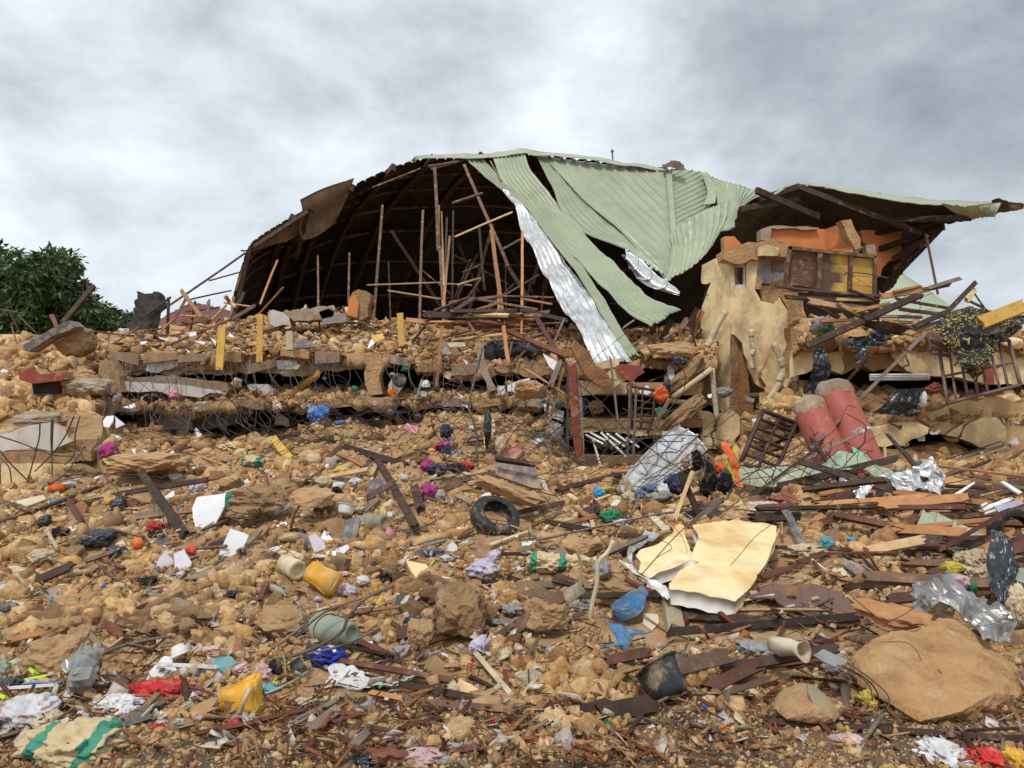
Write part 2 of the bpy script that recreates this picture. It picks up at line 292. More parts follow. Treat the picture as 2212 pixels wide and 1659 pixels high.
mat('plasticblack', (.016, .018, .022), (.03, .034, .04), rough=.25, scale=5, bump=.3, bscale=18, dirt=.1, spec=.6)
mat('glass', (.05, .14, .26), (.03, .09, .18), rough=.1, scale=2, bump=0, spec=.7, vari=0)
mat('asphalt', (.125, .09, .06), (.05, .042, .034), (.09, .064, .045), rough=.85, scale=1.8, bump=.8, bscale=28, bd=.02, vari=0, dirt=.4, dirtc=(.24, .12, .065), dscale=1.6)
mat('leaf', (.095, .15, .045), (.022, .05, .018), (.05, .09, .028), rough=.45, scale=1.5, bump=0, vari=.1, spec=.35)
mat('leafpale', (.085, .12, .07), (.05, .08, .05), rough=.55, scale=.8, bump=0, vari=.1)
mat('bark', (.12, .09, .065), (.07, .05, .035), rough=.9, scale=5, bump=.6)
mat('rust_roof', (.22, .085, .065), (.15, .06, .05), rough=.6, scale=2, bump=.1)
def scarf(N, L, tc, mix, col, nz):
    br = N('ShaderNodeTexBrick'); mp = N('ShaderNodeMapping'); mp.inputs['Rotation'].default_value = (R(90), R(25), 0); mp.inputs['Scale'].default_value = (9, 9, 9)
    ns_ = N('ShaderNodeTexNoise'); ns_.inputs['Scale'].default_value = 3; L(tc.outputs['Object'], ns_.inputs['Vector']); am = N('ShaderNodeVectorMath'); am.operation = 'MULTIPLY_ADD'; L(ns_.outputs['Color'], am.inputs[0]); am.inputs[1].default_value = (.5, .5, .5); L(tc.outputs['Object'], am.inputs[2]); L(am.outputs[0], mp.inputs[0]); L(mp.outputs[0], br.inputs[0])
    br.inputs['Color1'].default_value = (.50, .38, .12, 1); br.inputs['Color2'].default_value = (.02, .02, .02, 1); br.inputs['Mortar'].default_value = (.015, .015, .017, 1)
    br.inputs['Mortar Size'].default_value = .085; br.inputs['Scale'].default_value = 1.0; br.inputs['Bias'].default_value = .1
    br.inputs['Brick Width'].default_value = .42; br.inputs['Row Height'].default_value = .38
    return br.outputs['Color']
mat('scarf', (.02, .02, .02), rough=.8, extra=scarf, bump=.2, vari=0)
def tilepat(N, L, tc, mix, col, nz):
    br = N('ShaderNodeTexBrick'); mp = N('ShaderNodeMapping'); mp.inputs['Rotation'].default_value = (R(90), 0, 0)
    L(tc.outputs['Object'], mp.inputs[0]); L(mp.outputs[0], br.inputs[0]); br.offset = 0
    br.inputs['Color1'].default_value = (.50, .52, .56, 1); br.inputs['Color2'].default_value = (.56, .58, .62, 1); br.inputs['Mortar'].default_value = (.16, .16, .2, 1)
    br.inputs['Mortar Size'].default_value = .05; br.inputs['Scale'].default_value = 6.6; br.inputs['Brick Width'].default_value = 1.0; br.inputs['Row Height'].default_value = 1.9
    br2 = N('ShaderNodeTexBrick'); mp2 = N('ShaderNodeMapping'); mp2.inputs['Rotation'].default_value = (R(90), 0, 0)
    L(tc.outputs['Object'], mp2.inputs[0]); L(mp2.outputs[0], br2.inputs[0]); br2.offset = 0
    br2.inputs['Color1'].default_value = (0, 0, 0, 1); br2.inputs['Color2'].default_value = (0, 0, 0, 1); br2.inputs['Mortar'].default_value = (1, 1, 1, 1)
    br2.inputs['Mortar Size'].default_value = .20; br2.inputs['Scale'].default_value = 6.6; br2.inputs['Brick Width'].default_value = 1.0; br2.inputs['Row Height'].default_value = 1.9
    return mix(.35, br.outputs['Color'], br2.outputs['Color'], 'SCREEN')
mat('tilewall', (.5, .5, .55), rough=.25, extra=tilepat, bump=0, vari=0, spec=.5)
def flowers(N, L, tc, mix, col, nz):
    vo = N('ShaderNodeTexVoronoi'); vo.inputs['Scale'].default_value = 13; L(tc.outputs['Object'], vo.inputs['Vector'])
    lt = N('ShaderNodeMath'); lt.operation = 'LESS_THAN'; L(vo.outputs['Distance'], lt.inputs[0]); lt.inputs[1].default_value = .33
    return mix(lt.outputs[0], col, (.62, .63, .68))
mat('blueflower', (.02, .05, .42), (.01, .03, .26), rough=.8, bump=.4, bscale=40, extra=flowers, vari=0)
def sackband(N, L, tc, mix, col, nz):
    wv = N('ShaderNodeTexWave'); wv.inputs['Scale'].default_value = 1.3; wv.inputs['Distortion'].default_value = 2.0; L(tc.outputs['Object'], wv.inputs['Vector'])
    gt = N('ShaderNodeMath'); gt.operation = 'GREATER_THAN'; L(wv.outputs['Fac'], gt.inputs[0]); gt.inputs[1].default_value = .86
    return mix(gt.outputs[0], col, (.06, .25, .16))
mat('sack', (.60, .48, .29), (.48, .35, .18), rough=.8, bump=.5, bscale=40, extra=sackband, dirt=.2, vari=.04)
# ------------------------------------------------------------- shape builders
def cr_(p, t):
    """Catmull-Rom through list p, t in 0..1"""
    n = len(p)-1
    if n == 1: return p[0].lerp(p[1], t)
    s = min(max(t, 0), 1)*n; i = min(int(s), n-1); f = s-i
    a = p[i-1] if i > 0 else p[0]*2-p[1]; b = p[i]; c = p[i+1]; d = p[i+2] if i+2 <= n else p[n]*2-p[n-1]
    return .5*((2*b)+(c-a)*f+(2*a-5*b+4*c-d)*f*f+(3*b-a-3*c+d)*f*f*f)
def nv(p, s, seed=0): return noise.noise_vector(Vector(p)*s+Vector((seed*7.7, seed*3.1, seed*5.9)))
def ns(p, s, seed=0): return noise.noise(Vector(p)*s+Vector((seed*7.7, seed*3.1, seed*5.9)))
def ribf(t):
    t = t % 1.0
    if t < .08: return t/.08
    if t < .17: return 1
    if t < .25: return (.25-t)/.08
    return 0.0
def pts3(l): return [P(*q) for q in l]
def sheet(name, rows, nu, nvv, mats, parent=None, spacing=None, amp=.025, ribdir=None, crumple=0, cs=2.0, th=.012, seed=0, jag=0, smooth=True, nribs=None):
    rows = [[P(*q) if not isinstance(q, Vector) else q for q in r] for r in rows]
    ctr = sum((p for r in rows for p in r), Vector())/sum(len(r) for r in rows)
    g = []
    for j in range(nvv+1):
        row = [cr_([cr_(r, i/nu) for r in rows], j/nvv) for i in range(nu+1)]
        g.append(row)
    n = [[None]*(nu+1) for _ in range(nvv+1)]
    for j in range(nvv+1):
        for i in range(nu+1):
            a = g[j][min(i+1, nu)]-g[j][max(i-1, 0)]; b = g[min(j+1, nvv)][i]-g[max(j-1, 0)][i]
            c = a.cross(b); n[j][i] = c.normalized() if c.length > 1e-9 else Vector((0, -1, 0))
    if sum((q for r in n for q in r), Vector()).dot(Vector((0, 0, CH))-ctr) < 0: n = [[-q for q in r] for r in n]
    V = []
    for j in range(nvv+1):
        for i in range(nu+1):
            p = g[j][i]; c = n[j][i]; h = 0
            if nribs: h = ribf(i/nu*nribs)*amp
            elif ribdir:
                px, py = pix(p); l = math.hypot(*ribdir); h = ribf((ribdir[0]*py-ribdir[1]*px)/l/spacing)*amp
            q = p+c*h
            if crumple: q = q+c*ns(p, cs, seed)*crumple+c*abs(ns(p, cs*2.7, seed+3))*crumple*.7+nv(p, cs*1.3, seed+5)*crumple*.25
            if jag and (j == nvv or j == 0): q = q+(g[1][i]-g[0][i]).normalized()*(ns(p, 5, seed)*1.6+ns(p, 17, seed)*.8)*jag
            V.append(q)
    N0 = len(V); W_ = nu+1
    V2 = [V[j*W_+i]-n[j][i]*th for j in range(nvv+1) for i in range(W_)]
    Fc = []; fm = []
    for j in range(nvv):
        for i in range(nu):
            a = j*W_+i; Fc.append((a, a+1, a+W_+1, a+W_)); fm.append(0)
    for j in range(nvv):
        for i in range(nu):
            a = j*W_+i+N0; Fc.append((a, a+W_, a+W_+1, a+1)); fm.append(1)
    em = 2 if isinstance(mats, (list, tuple)) and len(mats) > 2 else 0
    def edge(l):
        for a, b in zip(l[:-1], l[1:]): Fc.append((a, b, b+N0, a+N0)); fm.append(em)
    edge([i for i in range(W_)]); edge([nvv*W_+i for i in range(W_)][::-1]); edge([j*W_ for j in range(nvv+1)][::-1]); em = 0; edge([j*W_+nu for j in range(nvv+1)])
    if not isinstance(mats, (list, tuple)): mats = [mats, mats]
    return mk(name, V+V2, Fc, mats, parent, smooth=smooth, fm=fm)
def plate(name, pts, th, mats, parent=None, back=None, jag=0, step=.12, holes=(), seed=0, bulge=0):
    """thick slab from an outline; back = direction of its thickness; mats[1] for the broken edges"""
    pts = [P(*q) if not isinstance(q, Vector) else q.copy() for q in pts]
    nrm = Vector()
    for a, b in zip(pts, pts[1:]+pts[:1]): nrm += (a-pts[0]).cross(b-pts[0])
    nrm.normalize()
    if nrm.y > 0: nrm = -nrm
    back = Vector(back) if back else -nrm
    def dens(pp, hole=False):
        out = []
        for a, b in zip(pp, pp[1:]+pp[:1]):
            k = max(1, int((b-a).length/step)) if jag else 1
            t_ = (b-a).normalized().cross(nrm)
            for i in range(k):
                p = a.lerp(b, i/k)
                if jag and i: p = p+t_*(ns(p, 3.0, seed)*jag*1.6+random.uniform(-jag, jag)*.5)+(b-a).normalized()*random.uniform(-.3, .3)*step
                out.append(p)
        return out
    rings = [dens(pts)]+[[P(*q) if not isinstance(q, Vector) else q for q in h] for h in holes]
    tris = tessellate_polygon(rings); flat = [p for r in rings for p in r]; n = len(flat)
    V = flat+[p+back*th*(1+(random.uniform(-.25, .25) if jag else 0)) for p in flat]
    Fc = []; fm = []
    for t in tris: Fc.append(tuple(t)); fm.append(0); Fc.append(tuple(i+n for i in reversed(t))); fm.append(1)
    o = 0
    for r in rings:
        k = len(r)
        for i in range(k): a = o+i; b = o+(i+1) % k; Fc.append((a, b, b+n, a+n)); fm.append(1)
        o += k
    if not isinstance(mats, (list, tuple)): mats = [mats, mats]
    ob = mk(name, V, Fc, mats, parent, fm=fm)
    bm = bmesh.new(); bm.from_mesh(ob.data); bmesh.ops.recalc_face_normals(bm, faces=bm.faces); bm.to_mesh(ob.data); bm.free()
    return ob
def plank_geo(a, b, w, t, up=None, splinter=0, bend=0, seed=0, taper=1):
    a = Vector(a); b = Vector(b); L_ = (b-a).length; dr = (b-a).normalized()
    up = Vector(up) if up else Vector((random.uniform(-.3, .3), random.uniform(-1, -.2), random.uniform(.3, 1)))
    s = dr.cross(up); s = s.normalized() if s.length > 1e-4 else Vector((1, 0, 0)); u = s.cross(dr).normalized()
    n = max(2, min(10, int(L_/.22))); K = 4
    off0 = [random.uniform(0, splinter)*(1 if random.random() < .6 else .2) for _ in range(K+1)]; off1 = [random.uniform(0, splinter)*(1 if random.random() < .6 else .2) for _ in range(K+1)]
    bs = random.uniform(-1, 1)
    V = []
    for i in range(n+1):
        f = i/n
        for k in range(K+1):
            for sg in (1, -1):
                p = a.lerp(b, f); wk = (k/K-.5)*w*(1+(taper-1)*f)
                if i == 0: p = p+dr*off0[k]
                if i == n: p = p-dr*off1[k]
                p = p+s*wk+u*(sg*t*.5)+u*math.sin(f*math.pi)*bend+s*math.sin(f*math.pi)*bend*bs*.5
                V.append(p+s*ns(p, 2.5, seed)*.006)
    W_ = 2*(K+1); Fc = []
    for i in range(n):
        o = i*W_; q = o+W_
        for k in range(K):
            Fc.append((o+2*k, o+2*k+2, q+2*k+2, q+2*k)); Fc.append((o+2*k+1, q+2*k+1, q+2*k+3, o+2*k+3))
        Fc.append((o, q, q+1, o+1)); Fc.append((o+2*K, o+2*K+1, q+2*K+1, q+2*K))
    for k in range(K):
        Fc.append((2*k, 2*k+1, 2*k+3, 2*k+2)); o = n*W_; Fc.append((o+2*k, o+2*k+2, o+2*k+3, o+2*k+1))
    return V, Fc
def plank(name, a, b, w, t, m_, parent=None, **k):
    V, Fc = plank_geo(a, b, w, t, **k); return mk(name, V, Fc, m_, parent)
def tube_geo(pts, r, sides=6, n=None, r2=None, cap=True):
    pts = [Vector(p) for p in pts]; n = n or max(2, (len(pts)-1)*4)
    c = [cr_(pts, i/n) for i in range(n+1)]; V = []; Fc = []
    pr = None
    for i, p in enumerate(c):
        d = (c[min(i+1, n)]-c[max(i-1, 0)]); d = d.normalized() if d.length > 1e-9 else Vector((0, 0, 1))
        if pr is None: s = d.cross(Vector((0.13, .2, 1))).normalized()
        else: s = (pr-d*pr.dot(d)).normalized()
        pr = s; u = d.cross(s); rr = r+((r2 if r2 is not None else r)-r)*i/n
        for k in range(sides):
            a = 2*math.pi*k/sides; V.append(p+(s*math.cos(a)+u*math.sin(a))*rr)
    for i in range(n):
        for k in range(sides):
            a = i*sides+k; b = i*sides+(k+1) % sides; Fc.append((a, b, b+sides, a+sides))
    if cap: Fc.append(tuple(range(sides))[::-1]); Fc.append(tuple(n*sides+k for k in range(sides)))
    return V, Fc
def tube(name, pts, r, m_, parent=None, sides=6, n=None, r2=None):
    V, Fc = tube_geo(pts, r, sides, n, r2); return mk(name, V, Fc, m_, parent, smooth=True)
def merge(gs):
    V = []; Fc = []
    for v, f in gs: o = len(V); V += list(v); Fc += [tuple(i+o for i in q) for q in f]
    return V, Fc
def frame(loc, axis, roll=0):
    """matrix taking local z to axis"""
    z = Vector(axis).normalized(); x = z.cross(Vector((.1, 1, .05))).normalized(); y = z.cross(x)
    m_ = Matrix((x, y, z)).transposed().to_4x4(); return Matrix.Translation(loc) @ m_ @ Matrix.Rotation(roll, 4, 'Z')
def lathe_geo(prof, segs=28, mtx=None, dent=0, ds=4, seed=0, closed=False, arc=1.0):
    V = []; n = len(prof); Fc = []
    S = segs if arc >= 1 else segs+1
    for i in range(S):
        a = 2*math.pi*i/segs*arc
        for r, z in prof: V.append(Vector((r*math.cos(a), r*math.sin(a), z)))
    for i in range(segs):
        j = (i+1) % S
        for k in range(n if closed else n-1): l = (k+1) % n; Fc.append((i*n+k, j*n+k, j*n+l, i*n+l))
    if dent: V = [v+nv(v, ds, seed)*dent for v in V]
    if mtx: V = [mtx @ v for v in V]
    return V, Fc
def box_geo(mtx, sx, sy, sz, nx=1, ny=1, nz=1):
    bm = bmesh.new(); bmesh.ops.create_cube(bm, size=1)
    if max(nx, ny, nz) > 1: bmesh.ops.subdivide_edges(bm, edges=bm.edges[:], cuts=max(nx, ny, nz), use_grid_fill=True)
    V = [mtx @ Vector((v.co.x*sx, v.co.y*sy, v.co.z*sz)) for v in bm.verts]; Fc = [tuple(v.index for v in f.verts) for f in bm.faces]; bm.free(); return V, Fc
def rockproto(sub, seed, planes=9, flat=1.0, elong=1.0, boxy=.7, lo=.38, hi=.72):
    bm = bmesh.new(); bmesh.ops.create_icosphere(bm, subdivisions=sub, radius=1)
    r_ = np.random.default_rng(seed); V = np.array([v.co[:] for v in bm.verts]); Fc = np.array([[v.index for v in f.verts] for f in bm.faces]); bm.free()
    V = V*(1-boxy+boxy/np.abs(V).max(1)[:, None])*.95
    for _ in range(planes):
        nrm = r_.normal(size=3); nrm /= np.linalg.norm(nrm); d = r_.uniform(lo, hi)*1.1; s = V@nrm; ov = np.maximum(s-d, 0); V = V-ov[:, None]*nrm
    V = V*np.array([elong, 1.0, flat]); V += r_.normal(size=V.shape)*(.05 if sub < 3 else .006)
    if sub >= 3: V = np.array([(Vector(v)*(1+.16*noise.noise(Vector(v)*2.3+Vector((seed, 0, 0)))+.10*noise.noise(Vector(v)*5.5+Vector((0, seed, 0)))-.10*abs(noise.noise(Vector(v)*9+Vector((seed, seed, 0))))))[:] for v in V])
    return V, Fc
def rotm(n, tilt=math.pi):
    a = rng.uniform(0, 2*math.pi, n); b = rng.uniform(-tilt, tilt, n); c = rng.uniform(-tilt, tilt, n)
    ca, sa, cb, sb, cc, sc_ = np.cos(a), np.sin(a), np.cos(b), np.sin(b), np.cos(c), np.sin(c)
    Rz = np.zeros((n, 3, 3)); Rz[:, 0, 0] = ca; Rz[:, 0, 1] = -sa; Rz[:, 1, 0] = sa; Rz[:, 1, 1] = ca; Rz[:, 2, 2] = 1
    Rx = np.zeros((n, 3, 3)); Rx[:, 0, 0] = 1; Rx[:, 1, 1] = cb; Rx[:, 1, 2] = -sb; Rx[:, 2, 1] = sb; Rx[:, 2, 2] = cb
    Ry = np.zeros((n, 3, 3)); Ry[:, 1, 1] = 1; Ry[:, 0, 0] = cc; Ry[:, 0, 2] = sc_; Ry[:, 2, 0] = -sc_; Ry[:, 2, 2] = cc
    return Rz@Rx@Ry
def scatter(name, pos, size, protos, cols, mt, tilt=math.pi, smooth=False):
    n = len(pos); pid = rng.integers(0, len(protos), n); Vs = []; Fs = []; Cs = []; o = 0
    Rm = rotm(n, tilt)
    for k, (V, Fc) in enumerate(protos):
        s = np.nonzero(pid == k)[0]
        if not len(s): continue
        vv = np.einsum('nij,vj->nvi', Rm[s], V)*size[s][:, None, None]+pos[s][:, None, :]
        nvt = len(V); ff = Fc[None]+(np.arange(len(s))*nvt)[:, None, None]+o; o += nvt*len(s)
        Vs.append(vv.reshape(-1, 3)); Fs.append(ff.reshape(-1, Fc.shape[1])); Cs.append(np.repeat(cols[s], nvt, axis=0))
    col = np.concatenate(Cs); col = np.concatenate([col, np.ones((len(col), 1))], 1)
    o_ = mknp(name, np.concatenate(Vs), np.concatenate(Fs), mt, col=col, smooth=smooth); tag(o_, kind='stuff'); return o_
def field(name, Hf, p0, p1, d0, d1, nx, nd, mt, thick=0, kind='structure', logd=False, jag=0):
    px = np.linspace(p0, p1, nx); d = np.geomspace(d0, d1, nd) if logd else np.linspace(d0, d1, nd)
    PX, D = np.meshgrid(px, d)
    if jag: D = D+np.where(np.arange(nd)[:, None] == 0, jag*(fbm(PX*.03, PX*0, 4, 3)), 0)
    X = (PX-CX)/F*D; Zt = Hf(X, D); V = np.stack([X, D, Zt], -1).reshape(-1, 3)
    idx = np.arange(nx*nd).reshape(nd, nx); q = np.stack([idx[:-1, :-1], idx[:-1, 1:], idx[1:, 1:], idx[1:, :-1]], -1).reshape(-1, 4)
    if thick:
        n = len(V); B = V.copy(); B[:, 2] -= thick; B[:, 2] += .12*fbm(V[:, 0]*4, V[:, 1]*4, 3, 77); V = np.concatenate([V, B]); qs = [q, q[:, ::-1]+n]
        for line in (idx[0, ::-1], idx[-1], idx[:, 0], idx[::-1, -1]): a = line[:-1]; b = line[1:]; qs.append(np.stack([a, b, b+n, a+n], -1))
        q = np.concatenate(qs)
    o = mknp(name, V, q, mt, smooth=True)
    if kind: tag(o, kind=kind)
    return o
# ------------------------------------------------------------- ground and rubble bodies
def big_ground():
    V = [(-900, -300, -.12), (900, -300, -.12), (900, 1500, -.12), (-900, 1500, -.12)]
    o = mk('ground', V, [(0, 1, 2, 3)], 'earth', loc=Vector((0, 0, 0))); tag(o, kind='structure')
big_ground()
field('rubble_terrain', HL, -1100, 3300, 2.2, 40, 900, 620, 'earth', logd=True)
# open strip of wet tarred road the photographer stands on
def HP(x, y): return np.asarray(HL(x, y))*.35+.022+.03*fbm(np.asarray(x)*.7, np.asarray(y)*.9, 3, 2)
field('road', HP, -1300, 3500, 1.2, 3.75, 260, 90, 'asphalt')
field('collapsed_top_floor', HU, 218, 1550, 14.85, 26, 420, 160, 'earth', thick=.22, jag=.35)
field('collapsed_middle_floor', HM, 222, 1235, 14.5, 19, 360, 70, 'earth', thick=.16, jag=.3)
field('collapsed_right_ledge', HR, 1640, 2600, 13.0, 17, 260, 70, 'earth', thick=.14, jag=.2)
field('collapsed_right_floor', HT, 1712, 2600, 13.8, 19, 260, 80, 'earth', thick=.15, jag=.2)
# ------------------------------------------------------------- collapsed left block: beams, voids, back walls
def zp(k, l, d): return [P(*Z(k, x, y), (d(Z(k, x, y)[0]) if callable(d) else d)) for x, y in l]
B = empty('collapsed_block', P(740, 860, 16)); tag(B, 'pancaked storeys of the collapsed block with black gaps between broken floor beams', 'ruin', land='the black gaps of the pancaked floors')
def wallbox(name, x0, x1, y0, y1, d, m_, parent=B, th=.15, jag=0, mats=None): return plate(name, [(x0, y0, d), (x1, y0, d), (x1, y1, d), (x0, y1, d)], th, mats or m_, parent, jag=jag)
# rear walls and side walls closing the voids, the shade put into their colour
wallbox('rear_wall', 200, 1560, 760, 960, 18.6, 'innershade')
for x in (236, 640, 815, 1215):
    a = P(x, 790, 15.6); b = P(x, 960, 15.6); plate('cross_wall', [a, b, Vector((b.x, 18.5, b.z)), Vector((a.x, 18.5, a.z))], .2, 'innershade', B, back=(1, 0, 0))
# upper floor beam, white plaster fragment and bare concrete part
plate('floor_beam', [(232, 772, 14.95), (520, 768, 14.95), (700, 770, 15), (815, 775, 15), (815, 792, 15), (700, 800, 15), (640, 812, 15), (560, 804, 15), (470, 812, 14.95), (395, 806, 14.95), (240, 812, 14.95)], .35, ['concrete', 'concrete'], B, jag=.05)
plate('white_plaster', zp('E', [(130, 345), (725, 352), (725, 390), (690, 400), (640, 425), (590, 430), (540, 455), (480, 452), (400, 425), (330, 438), (270, 462), (190, 470)], 14.86), .06, ['whitewall', 'concrete'], B, jag=.012)
plate('concrete_beam', zp('E', [(690, 392), (1560, 345), (1570, 395), (1290, 470), (1190, 410), (1060, 425), (900, 450), (760, 440)], 14.88), .1, ['concrete', 'mudblock'], B, jag=.03)
plate('lower_beam', zp('E', [(150, 470), (700, 495), (1130, 545), (1150, 600), (1120, 650), (870, 675), (600, 650), (220, 615)], 14.75), .3, ['concrete', 'mudblock'], B, jag=.04)
plate('pale_plaster', zp('E', [(210, 525), (700, 555), (1060, 610), (1120, 640), (1060, 632), (985, 628), (900, 672), (770, 655), (640, 650), (560, 620), (330, 622), (235, 612)], 14.66), .05, ['palewall', 'concrete'], B, jag=.012)
plate('plaster_fragment', zp('E', [(1300, 560), (1490, 555), (1535, 600), (1530, 628), (1410, 612), (1330, 600)], 14.7), .05, ['whitewall', 'concrete'], B, jag=.02)
plate('inner_wall', zp('E', [(350, 740), (520, 790), (530, 930), (440, 940), (350, 870)], 15.0), .1, 'slate', B)
plate('inner_white_wall', zp('E', [(530, 780), (820, 780), (830, 945), (560, 945)], 15.1), .1, 'palewall', B)
plate('inner_white_wall', zp('E', [(1560, 800), (1660, 850), (1670, 920), (1540, 900)], 15.1), .1, 'palewall', B)
plate('broken_block_wall', zp('E', [(840, 760), (1230, 790), (1230, 900), (1000, 940), (840, 940)], 15.3), .1, ['greyplaster', 'mudblock'], B, jag=.05)
plate('lintel', zp('E', [(330, 690), (1480, 690), (1530, 740), (1480, 760), (780, 780), (520, 785), (330, 720)], 14.8), .35, ['redmud', 'redmud'], B, jag=.05)
plate('lintel', zp('F', [(560, 660), (900, 690), (1180, 690), (1160, 740), (900, 750), (600, 700)], 14.8), .3, ['redmud', 'redmud'], B, jag=.04)
plate('sagging_slab', zp('F', [(0, 270), (400, 305), (700, 340), (1050, 380), (1380, 400), (1380, 440), (1100, 425), (800, 375), (540, 350), (300, 318), (0, 318)], 14.8), .5, ['mudblock', 'redmud'], B, jag=.05)
plate('sagging_slab', zp('F', [(1500, 410), (2000, 400), (2010, 480), (1760, 490), (1530, 440)], 14.7), .5, ['mudblock', 'redmud'], B, jag=.06)
# broken piers
def pier(k, l, d, th, m_, lab, cat='pier'):
    o = plate('broken_pier', zp(k, l, d), th, [m_, 'mudblock'], None, jag=.05); tag(o, lab, cat)
    return o
pier('E', [(30, 350), (130, 340), (170, 430), (200, 480), (230, 620), (140, 640), (70, 640), (60, 500), (20, 460)], 14.5, .4, 'mudblock', 'crumbling mud block pier carrying the floor end')
pier('F', [(400, 330), (520, 340), (550, 400), (510, 480), (520, 560), (540, 640), (430, 650), (390, 560), (380, 460), (400, 400)], 14.5, .4, 'mudblock', 'torn block pier between two black gaps')
pier('F', [(1350, 220), (1420, 250), (1440, 400), (1530, 600), (1450, 625), (1400, 480), (1360, 330)], 14.4, .18, 'concrete', 'thin leaning concrete post stub')
# attic rear closing
# ------------------------------------------------------------- left end: plinth, slabs
LE = empty('left_wing_ruin', P(90, 1070, 12)); tag(LE, 'low cream plinth wall of the left wing under a heap of mud blocks', 'ruin', land='the cream plinth wall')
plate('plinth_wall', zp('I', [(0, 410), (730, 420), (690, 500), (540, 560), (400, 640), (200, 640), (170, 700), (0, 640)], 11.9), .4, ['beige', 'mudblock'], LE, jag=.02)
plate('plinth_wall', [(-600, 1000, 11.9), (2, 1000, 11.9), (2, 1062, 11.9), (-600, 1080, 11.9)], .4, ['beige', 'mudblock'], LE)
plate('stone_band', zp('I', [(-1500, 310), (0, 310), (400, 305), (780, 300), (790, 390), (500, 405), (0, 420), (-1500, 420)], 11.95), .4, ['mudblock', 'mudblock'], LE, jag=.04)
a = zp('I', [(-600, 120), (470, -50), (900, 0), (860, 200), (780, 305), (0, 312), (-600, 312)], 12.2)
for i in (0, 1, 2): a[i].y = 13.0; a[i].z = CH-(pix(zp('I', [[(-600, 120), (470, -50), (900, 0)][i]], 12.2)[0])[1]-CY)/F*13.0; a[i].x *= 13/12.2
plate('mud_plaster_face', a, .3, ['mudblock', 'mudblock'], LE, jag=.03)
plate('pale_slab', zp('I', [(0, 160), (240, 85), (450, 55), (560, 110), (590, 190), (630, 215), (450, 305), (300, 270), (150, 290), (0, 312)], 12.0), .08, ['palewall', 'mudblock'], LE, jag=.015)
plate('red_beam', zp('A', [(150, 1135), (300, 1115), (350, 1160), (450, 1150), (560, 1140), (550, 1205), (400, 1225), (280, 1240), (170, 1210)], 13.6), .3, ['redwall', 'mudblock'], LE, jag=.02)
plate('void_shade', zp('A', [(275, 1235), (530, 1225), (520, 1330), (290, 1330)], 13.75), .1, 'innershade', LE)  # near-black sheet standing in for the shade inside the void
# ------------------------------------------------------------- middle: arched galleries behind the fallen sheets
GA = empty('arched_gallery', P(1370, 1000, 14.5)); tag(GA, 'cream arched gallery fronts stacked in the shade behind the silver sheet', 'ruin', land='the cream arched gallery')
plate('arch_beam', zp('G', [(380, 585), (640, 640), (850, 600), (850, 712), (700, 708), (560, 706), (400, 722)], 14.3), .25, ['beige', 'mudblock'], GA)
plate('arch_beam', zp('G', [(-180, 740), (240, 735), (240, 620), (-100, 600)], 14.3), .2, ['beige', 'mudblock'], GA) if 0 else None
plate('arch_beam', zp('G', [(290, 920), (700, 925), (1000, 940), (1150, 960), (1100, 1060), (860, 1075), (780, 1050), (650, 1035), (500, 1035), (400, 1045), (300, 1060)], 14.2), .25, ['beige', 'mudblock'], GA)
plate('arch_beam', zp('G', [(100, 1255), (780, 1240), (900, 1300), (870, 1390), (720, 1400), (640, 1360), (500, 1335), (300, 1345), (120, 1370)], 14.1), .25, ['beige', 'mudblock'], GA)
plate('gallery_floor', [P(1230, 905, 14.15), P(1515, 905, 14.15), P(1515, 885, 17.5), P(1230, 885, 17.5)], .15, ['mudblock', 'mudblock'], GA, back=(0, 0, -1), jag=.03)
plate('gallery_floor', [P(1230, 985, 14.05), P(1515, 985, 14.05), P(1515, 955, 17.5), P(1230, 955, 17.5)], .15, ['mudblock', 'mudblock'], GA, back=(0, 0, -1), jag=.03)
plate('gallery_floor', [P(1230, 826, 14.4), P(1515, 826, 14.4), P(1515, 826, 18.5), P(1230, 826, 18.5)], .2, ['mudblock', 'mudblock'], GA, back=(0, 0, -1), jag=.03)
wallbox('rear_wall', 1215, 1560, 820, 1060, 16.6, 'innershade', GA)
for l, m_, d in (([(500, 460), (700, 400), (780, 590), (640, 665)], 'beige', 13.9), ([(680, 480), (720, 450), (900, 470), (940, 520), (840, 600), (770, 585)], 'redwall', 13.8)):
    plate('tilted_slab_face', zp('G', l, d), .12, [m_, 'mudblock'], GA, jag=.02)
plate('hanging_slab_edge', zp('G', [(310, 300), (340, 240), (400, 300), (520, 460), (660, 600), (660, 635), (500, 610), (420, 530), (350, 400)], 13.8), .35, ['redmud', 'mudblock'], GA, jag=.06)
# ------------------------------------------------------------- beige corner tower
T = empty('corner_tower', P(1610, 960, 15.6)); tag(T, 'torn cream corner of the building with a small window and tiled bathroom recess', 'building', land='the cream tower wall')
def dl(px): return 15.6+(1577-px)*.012 if px < 1577 else 15.6
win = zp('D', [(345, 822), (425, 815), (425, 972), (350, 978)], 15.6)
left = zp('D', [(140, 830), (200, 800), (280, 780), (320, 790), (322, 1600), (320, 1800), (140, 1700), (125, 1500), (140, 1100), (200, 940), (140, 950)], dl)
plate('wall', left, .22, ['beige', 'mudblock'], T, jag=.02)
rt = zp('D', [(322, 790), (460, 760), (500, 800), (490, 930), (480, 985), (520, 1060), (600, 1080), (640, 1035), (690, 1120), (712, 1380), (735, 1400), (765, 1560), (750, 1650), (680, 1600), (560, 1640), (480, 1590), (440, 1500), (430, 1440), (410, 1400), (400, 1330), (350, 1280), (322, 1270)], 15.6)
plate('wall', rt, .22, ['beige', 'mudblock'], T, jag=.014, holes=[win])
